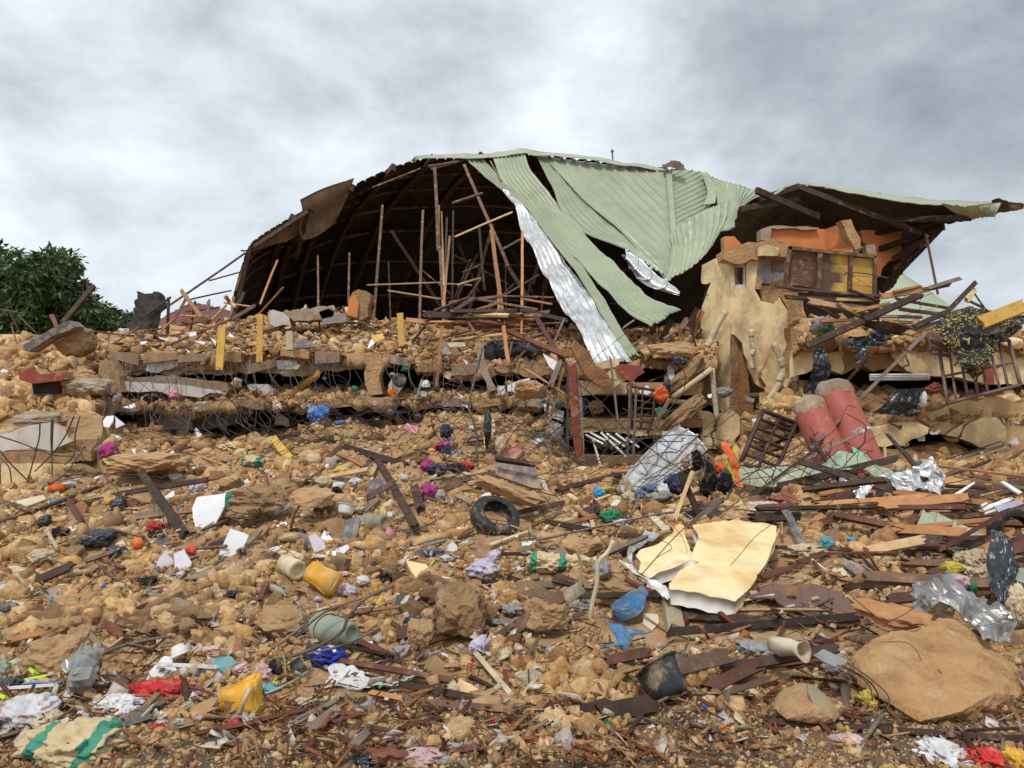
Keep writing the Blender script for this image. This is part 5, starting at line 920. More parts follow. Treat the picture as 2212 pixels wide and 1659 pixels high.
sh('I', [(30, 1585), (200, 1600), (210, 1640), (120, 1645)], 'tilecream', 'cream tile strip', tilt=2.5)
sh('I', [(550, 980), (610, 950), (690, 970), (695, 1010), (640, 1045), (580, 1045)], 'palewall', 'round pale plastic plate', name='plate_piece')
sh('I', [(1285, 1485), (1370, 1500), (1380, 1540), (1300, 1565), (1275, 1540)], 'tilegrey', 'small dark grey stone tile')
sh('I', [(1455, 510), (1490, 500), (1580, 500), (1585, 520), (1480, 550)], 'tile', 'white crockery shard'); sh('I', [(1600, 480), (1640, 445), (1690, 440), (1660, 480)], 'tile', 'white crockery shard')
sh('I', [(1440, 740), (1420, 700), (1500, 640), (1510, 680)], 'tile', 'curved white shard'); sh('I', [(1590, 670), (1650, 665), (1710, 720), (1640, 710)], 'tile', 'thin white shard')
sh('I', [(620, 780), (700, 730), (755, 765), (730, 860), (650, 860)], 'redmud', 'reddish flat mud slab', name='slab')
sh('I', [(1750, 700+830), (1840, 1520), (1830, 1490), (1780, 1490)], 'tilecream', 'beige chip')
sh('I', [(1000, 1100), (1060, 1070), (1085, 1110), (1040, 1130)], 'tilecream', 'cream tile chip')
sh('J', [(880, 810), (920, 690), (1000, 660), (1040, 700), (1000, 860), (930, 885), (875, 860)], 'slate', 'dark slate-faced wall block face', tilt=.6, name='plaster_piece', land='the slate-faced block')
sh('J', [(750, 690), (830, 665), (910, 690), (880, 840), (800, 850), (755, 780)], 'mudblock', 'tan wall block beside a slate face', tilt=.6, th=.12, name='wall_block')
sh('J', [(590, 830), (650, 810), (720, 870), (760, 960), (640, 965)], 'tilemauve', 'lilac-white tile fragment'); sh('J', [(700, 850), (730, 780), (820, 880), (790, 890)], 'tile', 'pointed white tile fragment')
sh('J', [(830, 940), (930, 900), (945, 930), (890, 990), (840, 985)], 'tile', 'white tile chip near the tub'); sh('J', [(740, 965), (775, 955), (780, 995), (745, 990)], 'tile', 'square white chip'); sh('J', [(790, 960), (830, 955), (830, 995), (795, 1000)], 'tile', 'square white chip')
sh('J', [(70, 1025), (200, 950), (370, 905), (350, 930), (200, 1010), (90, 1040)], 'palewall', 'long jagged white edging strip', tilt=2); sh('J', [(220, 1010), (280, 960), (400, 950), (390, 1000), (300, 1015)], 'tilecream', 'cream plaster strip', tilt=2)
sh('J', [(240, 840), (340, 795), (430, 785), (430, 820), (300, 850)], 'tilecream', 'cream tile stack piece', tilt=2); sh('J', [(230, 885), (300, 860), (440, 830), (400, 880), (300, 895)], 'greyplaster', 'grey tile stack piece', tilt=2)
sh('J', [(295, 600), (340, 565), (440, 545), (420, 580), (330, 650), (290, 640)], 'tile', 'curled white shard'); sh('J', [(410, 980), (450, 950), (540, 990), (500, 1015)], 'tilecream', 'cream chip heap')
sh('J', [(1865, 745), (1940, 750), (1945, 770), (1900, 805), (1870, 790)], 'tilecream', 'pale hexagonal tile chip', land='the pale chip by the tyre')
sh('J', [(35, 360), (60, 330), (95, 375), (50, 380)], 'tile', 'small triangular white shard'); sh('J', [(615, 990), (680, 970), (790, 1010), (720, 1030)], 'tilecream', 'long cream shard', tilt=2)
sh('J', [(835, 310), (960, 325), (900, 380), (840, 355)], 'mauvebox', 'small mauve card', name='card'); sh('J', [(1085, 470), (1120, 350), (1235, 325), (1240, 420), (1180, 490), (1100, 490)], 'slate', 'blackish slate piece leaning', name='slate_piece', land='the blackish slate piece')
sh('J', [(1435, 1040), (1620, 1080), (1625, 1130), (1560, 1150), (1520, 1190), (1460, 1100)], 'foam', 'wedge of yellow foam', name='foam_piece', cat='foam', land='the yellow foam wedge', th=.12)
sh('J', [(1560, 1130), (1700, 1170), (1830, 1190), (1700, 1200)], 'tile', 'narrow white shard below foam wedge', tilt=2)
sh('J', [(300, 320), (400, 270), (430, 290), (420, 350), (330, 360)], 'redmud', 'pinkish wall block', name='wall_block', th=.12)
sh('K', [(1400, 560), (1470, 495), (1545, 585), (1490, 590)], 'tile', 'white triangular plate with a hole', land='the white triangular plate'); sh('K', [(640, 880), (780, 865), (760, 920), (690, 950), (640, 910)], 'pwhite', 'white plastic tray', name='plastic_tray', tilt=2)
sh('K', [(60, 745), (140, 745), (150, 760), (110, 805), (70, 790)], 'tilecream', 'pale chip') if 0 else None
sh('K', [(1150, 925), (1200, 930), (1300, 990), (1230, 1005), (1160, 1000)], 'redwall', 'red plaster flake on a stone', name='plaster_piece', th=.03)
sh('K', [(740, 1380), (830, 1340), (870, 1370), (860, 1400), (760, 1410)], 'tilegrey', 'grey slate chip'); sh('K', [(280, 480), (360, 450), (400, 480), (330, 510)], 'tile', 'printed white card', name='card')
sh('K', [(400, 130), (750, 210), (800, 420), (720, 410), (410, 300)], 'mauvebox', 'flat mauve-grey cabinet door tipped in front of the gallery', d=8.95, th=.05, jag=0, name='cupboard_panel', land='the mauve cabinet door', tilt=.6)
demote(sh('K', [(405, 135), (755, 190), (750, 215), (410, 165)], 'wdark', 'dark top rail of the tipped mauve cabinet door', d=8.9, th=.05, jag=0, name='top_rail'), [o_ for o_ in COL.objects if o_.name.startswith('cupboard_panel')][0])
sh('K', [(790, 310), (830, 330), (880, 460), (830, 430)], 'tilemauve', 'pale grey sheet piece behind wires', d=9.8, name='sheet_piece')
sh('A', [(2030, 80+760), (1980, 800), (1975, 830), (2010, 840)], 'tile', 'white shard on the crest', d=15.1)
for l in ([(1595, 800), (1690, 790), (1700, 820), (1640, 835)], [(1640, 860), (1780, 880), (1760, 905)], [(1815, 840), (1870, 870), (1860, 915)], [(1210, 880), (1275, 870), (1260, 895), (1220, 905)], [(1370, 835), (1470, 860), (1440, 870), (1380, 850)], [(1480, 845), (1545, 840), (1530, 870)], [(1600, 940), (1640, 960), (1630, 975)], [(1730, 730), (1850, 745), (1700, 720)]): sh('A', l, 'tile', 'white shard on the rubble crest', d=15.0)
sh('A', [(0, 1130), (30, 1110), (75, 1130), (60, 1145), (10, 1145)], 'tile', 'white shard', d=12.4)
sh('E', [(845, 940), (870, 930), (915, 990), (880, 1020)], 'palewall', 'beige card leaning in the gap', name='card', d=13.6); sh('E', [(1715, 160), (1800, 160), (1880, 200), (2045, 215), (1715, 245)], 'slate', 'torn black sheet on the floor edge', d=14.7, name='sheet_piece', land='the torn black sheet')
sh('E', [(1565, 350), (1730, 350), (1740, 380), (1770, 390), (1740, 425), (1570, 425)], 'slate', 'dark cloth-like sheet under the yellow boards', d=14.4, name='sheet_piece')
sh('E', [(230, 755), (330, 720), (345, 745), (300, 765)], 'tile', 'bent white card', d=13.8); sh('E', [(60, 870), (90, 830), (155, 825), (150, 870), (110, 930), (65, 920)], 'tile', 'white plate fragment on the left pier', d=12.6); sh('E', [(165, 830), (250, 900), (170, 935)], 'tile', 'white plate fragment', d=12.6)
for l in ([(620, 1165), (650, 1130), (690, 1130), (650, 1160)], [(300, 1115), (340, 1110), (345, 1160), (305, 1160)], [(395, 1120), (440, 1130), (430, 1150)], [(770, 1170), (795, 1190), (780, 1215)], [(1280, 1410), (1300, 1370), (1335, 1405)], [(620, 1340), (690, 1320), (750, 1340), (660, 1385)], [(770, 1310), (860, 1270), (830, 1310)], [(640, 625), (700, 660), (660, 690)]): sh('E', l, 'tile', 'small white shard in the slope')
sh('F', [(720, 930), (750, 890), (850, 930), (840, 985), (780, 970)], 'ppink', 'pink plastic tub side', name='plastic_piece', land='the pink tub piece', cat='tub'); sh('F', [(1410, 990), (1440, 930), (1500, 850), (1520, 950), (1450, 1050), (1420, 1110)], 'cbeige', 'kite-shaped tan cloth on the wires', d=12.6, name='cloth_piece', land='the kite-shaped tan cloth')
sh('F', [(1530, 565), (1600, 570), (1600, 640), (1540, 650)], 'tilemauve', 'pale box side', d=14.2, name='box_piece'); sh('F', [(1620, 560), (1720, 520), (1815, 500), (1810, 560), (1700, 620), (1620, 615)], 'tilemauve', 'pale lilac carton side', d=14.2, name='box_piece', land='the pale lilac carton')
sh('F', [(1925, 290), (2050, 360), (2040, 460), (1980, 400)], 'palewall', 'pale triangular board by the posts', d=14.1, name='board_piece'); sh('F', [(1040, 225), (1100, 230), (1150, 270), (1120, 300), (1060, 290)], 'greyplaster', 'grey enamel basin tilted on the slab', d=14.6, name='basin_piece')
sh('F', [(1095, 195), (1250, 190), (1260, 230), (1120, 235)], 'wcream', 'flat cream panel on the slab', d=14.6, name='panel'); sh('F', [(440, 140), (540, 115), (555, 160), (480, 190)], 'wyellow', 'small yellow book-like board', d=14.8, name='board_piece'); sh('F', [(450, 150), (480, 190), (420, 245), (410, 240)], 'tile', 'white plate edge', d=14.75)
sh('F', [(1235, 335), (1290, 375), (1260, 385)], 'tile', 'small pale card', d=14.5); sh('F', [(1225, 730), (1290, 740), (1280, 760)], 'tile', 'white paper card', d=13.6); sh('F', [(1285, 910), (1320, 905), (1330, 940), (1290, 945)], 'tile', 'white square card', d=12.9); sh('F', [(1220, 1020), (1320, 1000), (1310, 1030), (1240, 1040)], 'tile', 'white shoe-like shard'); sh('F', [(1180, 625), (1250, 660), (1220, 680)], 'tilemauve', 'pale tilted card', d=14.3)
sh('F', [(1060, 450), (1130, 420), (1150, 440), (1120, 515), (1070, 490)], 'cbeige', 'cream rag hanging in the gap', d=14.7, name='rag_piece'); sh('F', [(1930, 720), (2110, 790), (2100, 880), (1950, 820)], 'palewall', 'white louvred panel behind the posts', d=13.7, name='panel')
sh('F', [(870, 615), (925, 615), (920, 660), (875, 660)], 'pgreen', 'green box in the gap', d=14.4, name='box_piece'); sh('F', [(885, 480), (895, 490), (850, 650), (830, 690), (820, 680)], 'silverdull', 'slim metal leg standing in the gap', d=14.5, name='metal_piece'); sh('F', [(640, 200), (680, 185), (680, 230), (630, 225)], 'redwall', 'red brick piece', d=14.6, name='brick')
sh('G', [(1130, 470), (1160, 450), (1200, 490), (1190, 620), (1150, 620)], 'palewall', 'ribbed white plastic drum side', d=14.6, name='drum_piece'); sh('G', [(890, 690), (960, 630), (1005, 680), (950, 730)], 'tile', 'white tile with black dots in the gallery', d=13.7); sh('G', [(1440, 330+1100), (1400, 1440), (1420, 1380)], 'tile', 'small white scrap', d=11)
sh('G', [(1650, 1660), (1700, 1600), (1760, 1660)], 'tile', 'scrap') if 0 else None
sh('G', [(1090, 1030), (1160, 1030), (1150, 1070), (1095, 1080)], 'pgreen', 'light green sheet corner', d=12.7, name='sheet_piece'); sh('G', [(1480, 715), (1520, 705), (1515, 740), (1490, 740)], 'tile', 'white carton piece', d=13.8); sh('G', [(1800, 730), (1890, 750), (1880, 780), (1820, 765)], 'tilegrey', 'grey sheet piece on the ledge', d=13.5)
sh('H', [(885, 465), (1400, 460), (1400, 515), (890, 520)], 'pwhite', 'long white ribbed shutter panel lying level in the black gap', d=12.8, th=.05, jag=0, name='shutter_panel', land='the white shutter panel', tilt=.2)
for i in range(3): demote(sh('H', [(885, 476+i*15), (1398, 472+i*15), (1398, 475+i*15), (885, 479+i*15)], 'slate', 'thin dark groove strip on the white shutter', d=12.78, th=.01, jag=0, name='groove_strip'), [o_ for o_ in COL.objects if o_.name.startswith('shutter_panel')][0])
sh('H', [(725, 1095), (760, 1110), (850, 1165), (870, 1190), (860, 1210), (800, 1210), (750, 1180)], 'pmint', 'smooth mint green plastic leaf', d=10.2, name='plastic_piece', land='the mint green piece')
sh('H', [(1780, 1340), (1890, 1330), (2020, 1440), (2010, 1490), (1860, 1540), (1740, 1490)], 'redwall', 'flat red plaster slab on the right terrace', d=11.2, th=.08, name='plaster_slab', land='the flat red plaster slab'); sh('H', [(1560, 1300), (1640, 1350), (1600, 1400), (1540, 1380)], 'redwall', 'small red plaster flake', d=11.6, name='plaster_slab')
sh('M', [(0, 430), (130, 380), (400, 450), (440, 520), (300, 500), (120, 450)], 'redwall', 'red painted wall underside in a hollow', d=8.9, th=.1, name='wall_piece'); sh('M', [(410, 430), (500, 440), (520, 510), (430, 530)], 'redwall', 'dark red plaster bit', d=8.9, name='wall_piece')
sh('M', [(620, 985), (720, 970), (1000, 1100), (1040, 1180), (960, 1200), (860, 1160)], 'mauvebox', 'flat purple brown panel with a patterned cloth', name='panel', tilt=2, land='the purple brown panel')
sh('M', [(670, 980), (860, 985), (900, 1040), (740, 1020)], 'scarf', 'black and white patterned scrap', name='cloth_piece', tilt=2, lift=.05); sh('M', [(590, 1050), (640, 1030), (740, 1100), (680, 1120)], 'wcream', 'cream board end', name='board_piece')
for l in ([(2010, 290), (2040, 285), (2200, 380), (2170, 400)], [(1850, 510), (2100, 420), (2130, 440), (1870, 540)], [(1870, 550), (2050, 500), (2040, 520), (1880, 570)], [(1600, 400), (1780, 290), (1790, 300), (1640, 410)], [(1655, 410), (1700, 440), (1690, 455)], [(1840, 490), (1890, 465), (1900, 475), (1850, 505)]): sh('M', l, 'pwhite', 'white plastic ceiling strip', d=7.6, name='ceiling_strip', jag=0, group='white ceiling strips on the right heap')
sh('M', [(1950, 500), (2180, 440), (2212, 480), (2000, 560)], 'clilac', 'pale blue printed sheet', d=7.5, name='sheet_piece')
sh('N', [(1275, 840), (1420, 690), (1490, 700), (1490, 760), (1530, 810), (1430, 865), (1320, 880)], 'tile', 'pale checkered tile standing on edge', land='the pale checkered tile'); sh('N', [(1610, 770), (1680, 715), (1725, 780), (1690, 860), (1620, 840)], 'wpale', 'tan card standing on edge', name='card')
sh('N', [(1085, 1500), (1160, 1430), (1380, 1390), (1370, 1430), (1270, 1510), (1180, 1520)], 'wpale', 'pale yellow splintered wedge', tilt=2, name='foam_piece', th=.06, land='the pale yellow wedge'); sh('N', [(1030, 1530), (1230, 1540), (1190, 1600), (1060, 1659)], 'tilecream', 'cream card in the mud', tilt=2, name='card')
sh('N', [(400, 90), (430, 62), (620, 72), (610, 130), (500, 120)], 'tilecream', 'cream tile half') if 0 else None
sh('N', [(380, 150), (440, 110), (500, 130), (470, 185), (400, 185)], 'greyplaster', 'grey round chip'); sh('N', [(180, 690), (290, 680), (270, 720), (200, 760)], 'tilecream', 'cream tile corner'); sh('N', [(1780, 810), (1830, 760), (1900, 690), (1990, 690), (2085, 790), (2060, 820), (1900, 850)], 'pteal', 'teal enamel tray tilted up with a red rim', name='enamel_tray', land='the teal tray', th=.02)
sh('O', [(1175, 640), (1230, 600), (1340, 590), (1290, 680), (1240, 710)], 'greyplaster', 'grey-tan flat tile', tilt=1.5); sh('O', [(1700, 990), (1760, 890), (1900, 960), (2010, 1080), (1900, 1100), (1800, 1060)], 'wpale', 'curved pale yellow board scrap', name='board_piece', tilt=1.6)
sh('O', [(1480, 710), (1560, 680), (1670, 790), (1640, 860), (1500, 880), (1440, 830)], 'ctan', 'curled brown cardboard sheet', name='cardboard_sheet', land='the curled brown cardboard', tilt=.7); sh('O', [(1260, 1270), (1360, 1265), (1480, 1290), (1450, 1310), (1330, 1300)], 'tilecream', 'white wood sliver', tilt=3); sh('O', [(940, 575), (1010, 560), (1000, 640), (950, 635)], 'tile', 'small white block with two holes')
sh('O', [(1480, 660), (1600, 655), (1665, 680), (1660, 715), (1500, 700)], 'cwhite', 'folded white paper', name='paper', tilt=2, lift=.06); sh('O', [(230, 1330), (290, 1290), (400, 1260), (380, 1300), (280, 1360)], 'tilecream', 'tan wood chip', tilt=3)
sh('O', [(1120, 1560), (1560, 1380), (2212, 1400), (2212, 1659), (1150, 1659)], 'asphalt', 'x') if 0 else None
sh('Q', [(0, 1260), (200, 1200), (390, 1190), (385, 1250), (200, 1290)], 'wcream', 'cream splintered board', name='board_piece', tilt=2)
# blue tin sheet
def crump(name, k, rows, mats, desc, land=None, cat='sheet', spacing=None, nr=None, cr=.06, cs=5, nu=44, nv_=34, th=.006, amp=.015, ex=True):
    fl_ = nr is None and mats[0] in ('silver', 'silverdull', 'bluetin'); nu = 16 if fl_ else nu; nv_ = 13 if fl_ else nv_; cr = cr*.75 if fl_ else cr
    kk = 1.0
    while True:
        R_ = [[P(*Z(k, x, y), d*kk) for x, y, d in r] for r in rows]; fl2 = [p for r in R_ for p in r]
        if not ex or kk < .8 or sum(p.z > float(HL(p.x, p.y))-.01 for p in fl2) >= .8*len(fl2): break
        kk -= .025
    o = sheet(name, R_, nu, nv_, mats, None, nribs=nr, amp=amp, crumple=cr, cs=cs, th=th, seed=random.randint(0, 99), smooth=not fl_); tag(o, desc, cat, land=land)
    for r in R_:
        for p in r:
            if ex and p.z < float(HL(p.x, p.y))+.25: keep(p, .12)
    return o
crump('tin_sheet', 'K', [[(1395, 1430, 5.3), (1560, 1340, 5.35), (1700, 1275, 5.4)], [(1400, 1440, 5.1), (1600, 1400, 5.15), (1725, 1310, 5.3)], [(1480, 1560, 5.1), (1640, 1500, 5.1), (1720, 1370, 5.2)]], ['bluetin', 'bluetin'], 'torn blue painted tin folded upward', 'the folded blue tin')
crump('tin_sheet', 'L', [[(45, 1200, 5.1), (250, 1290, 5.0), (455, 1340, 4.95)], [(60, 1215, 5.0), (200, 1310, 4.9), (300, 1340, 4.9)], [(130, 1400, 4.85), (180, 1480, 4.8), (210, 1505, 4.8)]], ['bluetin', 'bluetin'], 'lower torn blue tin pointing to the ground')
sh('L', [(380, 1150), (500, 1160), (510, 1230), (450, 1300), (370, 1240)], 'tilecream', 'pinkish beige disc behind blue tin', tilt=.8)
# fallen metal sheets
crump('silver_sheet', 'G', [[(1230, 980, 12.2), (1300, 1010, 12.2), (1370, 1060, 12.1), (1480, 1190, 12)], [(1050, 1110, 11.6), (1130, 1150, 11.6), (1240, 1190, 11.6), (1380, 1280, 11.5)], [(830, 1340, 10.6), (930, 1400, 10.6), (1010, 1440, 10.6), (1100, 1480, 10.5)], [(700, 1520, 10), (760, 1560, 10), (860, 1580, 10), (960, 1560, 10)]], ['silver', 'roofgreen'], 'shiny ribbed silver roofing sheet lying on the wires', 'the fallen silver sheet', nr=3, cr=.05, cs=2, nu=60, amp=.04)
crump('green_sheet', 'H', [[(-320, 1270, 10.4), (0, 1275, 10.3), (250, 1260, 10.2), (500, 1230, 10), (600, 1140, 9.9), (800, 1180, 9.8), (900, 1220, 9.6), (1050, 1330, 9.4)], [(-300, 1340, 10.2), (0, 1350, 10.1), (300, 1330, 10), (520, 1290, 9.8), (640, 1210, 9.7), (800, 1230, 9.6), (940, 1290, 9.4), (1060, 1340, 9.3)], [(-200, 1410, 10.1), (0, 1440, 10), (250, 1410, 9.9), (450, 1370, 9.7), (640, 1290, 9.5), (800, 1280, 9.5), (940, 1370, 9.3), (1070, 1350, 9.2)]], ['roofgreen', 'roofgreen'], 'long pale green roofing sheet creased across the right heap', 'the creased green sheet', cr=.07, cs=3, nu=100, nv_=20)
crump('foil_sheet', 'H', [[(610, 1370, 9.3), (760, 1400, 9.3), (900, 1470, 9.2)], [(660, 1480, 9.1), (740, 1500, 9.1), (840, 1540, 9.0)], [(700, 1560, 8.9), (760, 1600, 8.8), (830, 1659, 8.7)]], ['silver', 'silver'], 'crinkled silver sheet hanging under the long rafter', 'the crinkled foil', cr=.2, cs=4, nu=50)
crump('foil_sheet', 'H', [[(945, 1330, 9.1), (1100, 1340, 9), (1220, 1300, 8.9), (1320, 1270, 8.8), (1420, 1170, 8.8), (1470, 1290, 8.7), (1542, 1300, 8.7)], [(1000, 1400, 9), (1120, 1420, 8.9), (1230, 1400, 8.8), (1330, 1380, 8.7), (1420, 1340, 8.7), (1480, 1400, 8.6), (1535, 1420, 8.6)], [(1060, 1430, 8.9), (1150, 1470, 8.8), (1240, 1470, 8.7), (1340, 1480, 8.6), (1400, 1490, 8.6), (1450, 1520, 8.5), (1520, 1560, 8.5)]], ['silver', 'roofgreen'], 'twisted white-silver roofing sheet standing on the right heap', 'the twisted silver sheet', cr=.14, cs=4, nu=80, nv_=30)
crump('green_sheet', 'M', [[(1330, 540, 7.7), (1600, 640, 7.4), (1950, 790, 7.1)], [(1290, 640, 7.6), (1560, 760, 7.3), (1880, 880, 7.0)], [(1230, 760, 7.5), (1450, 850, 7.2), (1690, 980, 6.9)]], ['roofgreen', 'roofgreen'], 'dull green sheet with a rust stain facing the camera', 'the rust stained green sheet', nr=4, cr=.04, cs=2, amp=.03)
crump('brown_sheet', 'M', [[(-350, 1290, 5.9), (0, 1190, 5.8), (150, 1180, 5.7), (400, 1180, 5.5), (600, 1260, 5.35), (800, 1380, 5.2), (940, 1500, 5.1)], [(-350, 1295, 5.7), (0, 1250, 5.6), (200, 1330, 5.4), (420, 1400, 5.25), (560, 1450, 5.15), (700, 1500, 5.05), (900, 1510, 5.05)], [(-350, 1300, 5.6), (0, 1310, 5.4), (120, 1370, 5.3), (300, 1440, 5.1), (420, 1500, 5.0), (560, 1530, 5.0), (700, 1530, 5.0)]], ['rustmetal', 'rustmetal'], 'wide rusty brown sheet arching before the boulder', 'the rusty arched sheet', nr=5, cr=.02, cs=2, amp=.012, nu=80, nv_=40)
crump('crushed_sheet', 'M', [[(1250, 1180, 4.9), (1400, 1150, 4.9), (1560, 1140, 4.8), (1760, 1280, 4.7), (1900, 1320, 4.7)], [(1250, 1290, 4.8), (1400, 1250, 4.7), (1560, 1280, 4.65), (1720, 1340, 4.6), (1860, 1400, 4.6)], [(1260, 1420, 4.6), (1400, 1440, 4.6), (1560, 1420, 4.55), (1720, 1470, 4.5), (1840, 1500, 4.5)]], ['silverdull', 'roofgreen'], 'crumpled green and silver sheet behind the big boulder', 'the crumpled sheet by the boulder', cr=.12, cs=6, nu=60, nv_=30)
crump('crushed_sheet', 'M', [[(1750, 1480, 4.4), (1850, 1400, 4.4), (1960, 1380, 4.4), (2110, 1460, 4.3)], [(1800, 1560, 4.3), (1880, 1500, 4.3), (1980, 1480, 4.3), (2100, 1530, 4.3)], [(1840, 1659, 4.2), (1920, 1640, 4.2), (2000, 1640, 4.2), (2090, 1640, 4.2)]], ['silverdull', 'roofgreen'], 'small bright sheet remnant at the far right', cr=.1, cs=6)
crump('white_tin', 'O', [[(615, 790, 4.3), (700, 760, 4.3), (850, 790, 4.3), (1010, 840, 4.25)], [(640, 880, 4.2), (760, 860, 4.2), (900, 900, 4.2), (1000, 870, 4.2)], [(600, 960, 4.1), (760, 960, 4.05), (950, 980, 4.05), (1180, 960, 4.1)], [(420, 1030, 4.0), (700, 960, 4.0), (1000, 990, 4.0), (1230, 940, 4.0)]], ['whitewall', 'whitewall'], 'spotted white tin sheet with a ragged edge in the foreground', 'the spotted white tin', cr=.05, cs=6)
crump('white_tin', 'O', [[(1160, 870, 4.25), (1280, 790, 4.3), (1370, 770, 4.3)], [(1180, 900, 4.2), (1290, 880, 4.2), (1365, 830, 4.2)], [(1130, 950, 4.1), (1230, 950, 4.1), (1300, 900, 4.1)]], ['whitewall', 'whitewall'], 'second spotted tin tongue right of the first', cr=.04, cs=6)
crump('green_sheet', 'O', [[(1380, 830, 4.3), (1420, 820, 4.3), (1480, 860, 4.25)], [(1380, 890, 4.2), (1450, 900, 4.2), (1525, 930, 4.2)]], ['roofgreen', 'roofgreen'], 'folded green sheet corner', cr=.03)
crump('tin_can', 'N', [[(700, 610, 4.2), (790, 640, 4.2), (885, 690, 4.2)], [(520, 770, 4.0), (640, 790, 3.9), (760, 830, 3.95)], [(540, 900, 3.95), (700, 850, 3.85), (850, 960, 3.9)], [(560, 990, 3.9), (700, 1060, 3.85), (860, 1050, 3.85)]], ['silverdull', 'silverdull'], 'crushed shiny metal tank standing at the left foreground', 'the crushed metal tank', cat='tank', cr=.10, cs=7, nu=50, nv_=50)
crump('tin_can', 'N', [[(640, 700, 4.1), (760, 690, 4.15), (880, 700, 4.2)], [(700, 790, 4.1), (790, 780, 4.15), (865, 800, 4.2)], [(790, 900, 4.05), (820, 900, 4.1), (830, 920, 4.15)]], ['silverdull', 'silverdull'], 'dark folded flank of the metal tank', cat='tank', cr=.05, cs=7)
tube_o = tube('tank_handle', [P(*Z('N', x, y), 3.8) for x, y in [(650, 1090), (720, 1160), (800, 1195), (870, 1180), (880, 1120), (840, 1030)]], .016, 'pcream', sides=8); tag(tube_o, 'curved cream plastic pipe below the metal tank', 'pipe')
crump('white_edging', 'K', [[(1700, 800, 7.2), (1830, 830, 7.1)], [(1570, 930, 6.6), (1620, 960, 6.5)], [(1550, 1010, 6.3), (1590, 1040, 6.2)], [(1590, 1100, 6.1), (1640, 1130, 6.0)]], ['silver', 'roofgreen'], 'twisted white tin edging curling beside the small foam', 'the twisted tin edging', cr=.06, cs=6)
crump('white_edging', 'L', [[(150, 690, 5.9), (230, 740, 5.9)], [(330, 800, 5.6), (400, 850, 5.6)], [(500, 960, 5.4), (560, 930, 5.5)], [(570, 1015, 5.2), (600, 1000, 5.2)]], ['pwhite', 'silverdull'], 'white curved tin strip slanting under the foam', cr=.03)
crump('grey_gutter', 'L', [[(1565, 260, 7.3), (1640, 250, 7.3)], [(1640, 400, 7.2), (1700, 380, 7.2)], [(1720, 585, 7.0), (1810, 580, 7.0)]], ['slate', 'pgreen'], 'bent grey green gutter piece standing right of the mattress', 'the bent gutter', cr=.03, cat='gutter')
crump('grey_gutter', 'Q', [[(390, 700, 4.0), (480, 640, 4.05)], [(500, 760, 3.95), (580, 680, 4)], [(640, 800, 3.9), (690, 720, 3.95)]], ['silverdull', 'slate'], 'short polished metal gutter piece left of the boulder', 'the polished metal piece', cr=.02, cat='gutter')
# big cream pipe-like foam roll
g = lathe_geo([(.001, 0), (.038, .01), (.046, .08), (.048, .15), (.044, .21), (.052, .26), (.046, .26), (.036, .2), (.001, .19)], 18, frame(P(*Z('Q', 20, 580), 4.25), P(*Z('Q', 340, 660), 4.0)-P(*Z('Q', 20, 580), 4.25)), dent=.02, ds=16)
o = mk('foam_roll', *g, 'tilecream', smooth=True); tag(o, 'ragged cream pipe lagging roll lying above a red beam', 'foam', land='the ragged cream roll')
# dark roof scrap against the sky on the left
crump('roof_scrap', 'A', [[(1175, 440, 16), (1215, 440, 16), (1290, 470, 16), (1360, 458, 16), (1430, 500, 16)], [(1180, 560, 15.9), (1230, 580, 15.8), (1300, 560, 15.8), (1360, 560, 15.8), (1420, 590, 15.9)], [(1165, 660, 15.8), (1220, 700, 15.6), (1280, 700, 15.6), (1340, 690, 15.7), (1400, 650, 15.8)], [(1050, 790, 15.6), (1150, 780, 15.5), (1240, 760, 15.5), (1310, 750, 15.6), (1360, 770, 15.6)]], ['roofunder', 'roofunder'], 'dark crumpled roofing scrap silhouetted on the left crest', 'the dark roofing scrap', cr=.16, cs=2, ex=False)
plate_o = plate('grey_duct', zp('A', [(175, 945), (210, 900), (480, 745), (590, 695), (650, 745), (600, 780), (450, 830), (240, 965)], 14.6), .35, ['slate', 'slate'], None); tag(plate_o, 'thick grey concrete duct lying aslant at the far left crest', 'duct', land='the grey duct')
plate_o = plate('wall_chunk', zp('B', [(1075, 1420), (1110, 1350), (1160, 1325), (1230, 1340), (1260, 1370), (1245, 1560), (1190, 1590), (1120, 1580), (1060, 1560)], 17.0), .5, ['mudblock', 'mudblock'], None, jag=.03); tag(plate_o, 'upright wall chunk with orange plaster on the rubble crest', 'wall chunk', land='the orange faced chunk')
plate_o = plate('orange_plaster', zp('B', [(1080, 1410), (1130, 1365), (1165, 1440), (1150, 1570), (1060, 1545)], 16.95), .05, ['orangewall', 'concrete'], None, jag=.01); tag(plate_o, 'orange plaster skin on the upright chunk', 'plaster')
for l, m_, ds_ in (([(380, 1540), (420, 1500), (560, 1560), (580, 1640), (400, 1630)], 'palewall', 'white faced wall block on the crest'), ([(530, 1530), (660, 1500), (780, 1480), (880, 1470), (960, 1500), (940, 1560), (760, 1590), (600, 1600)], 'concrete', 'long low block of broken wall on the crest'), ([(820, 1520), (900, 1490), (1050, 1550), (1060, 1600), (860, 1630)], 'greyplaster', 'hollow concrete block lying on the crest')):
    o = plate('wall_block', zp('B', l, 16.2), .35, [m_, 'concrete'], None, jag=.03); tag(o, ds_, 'block')
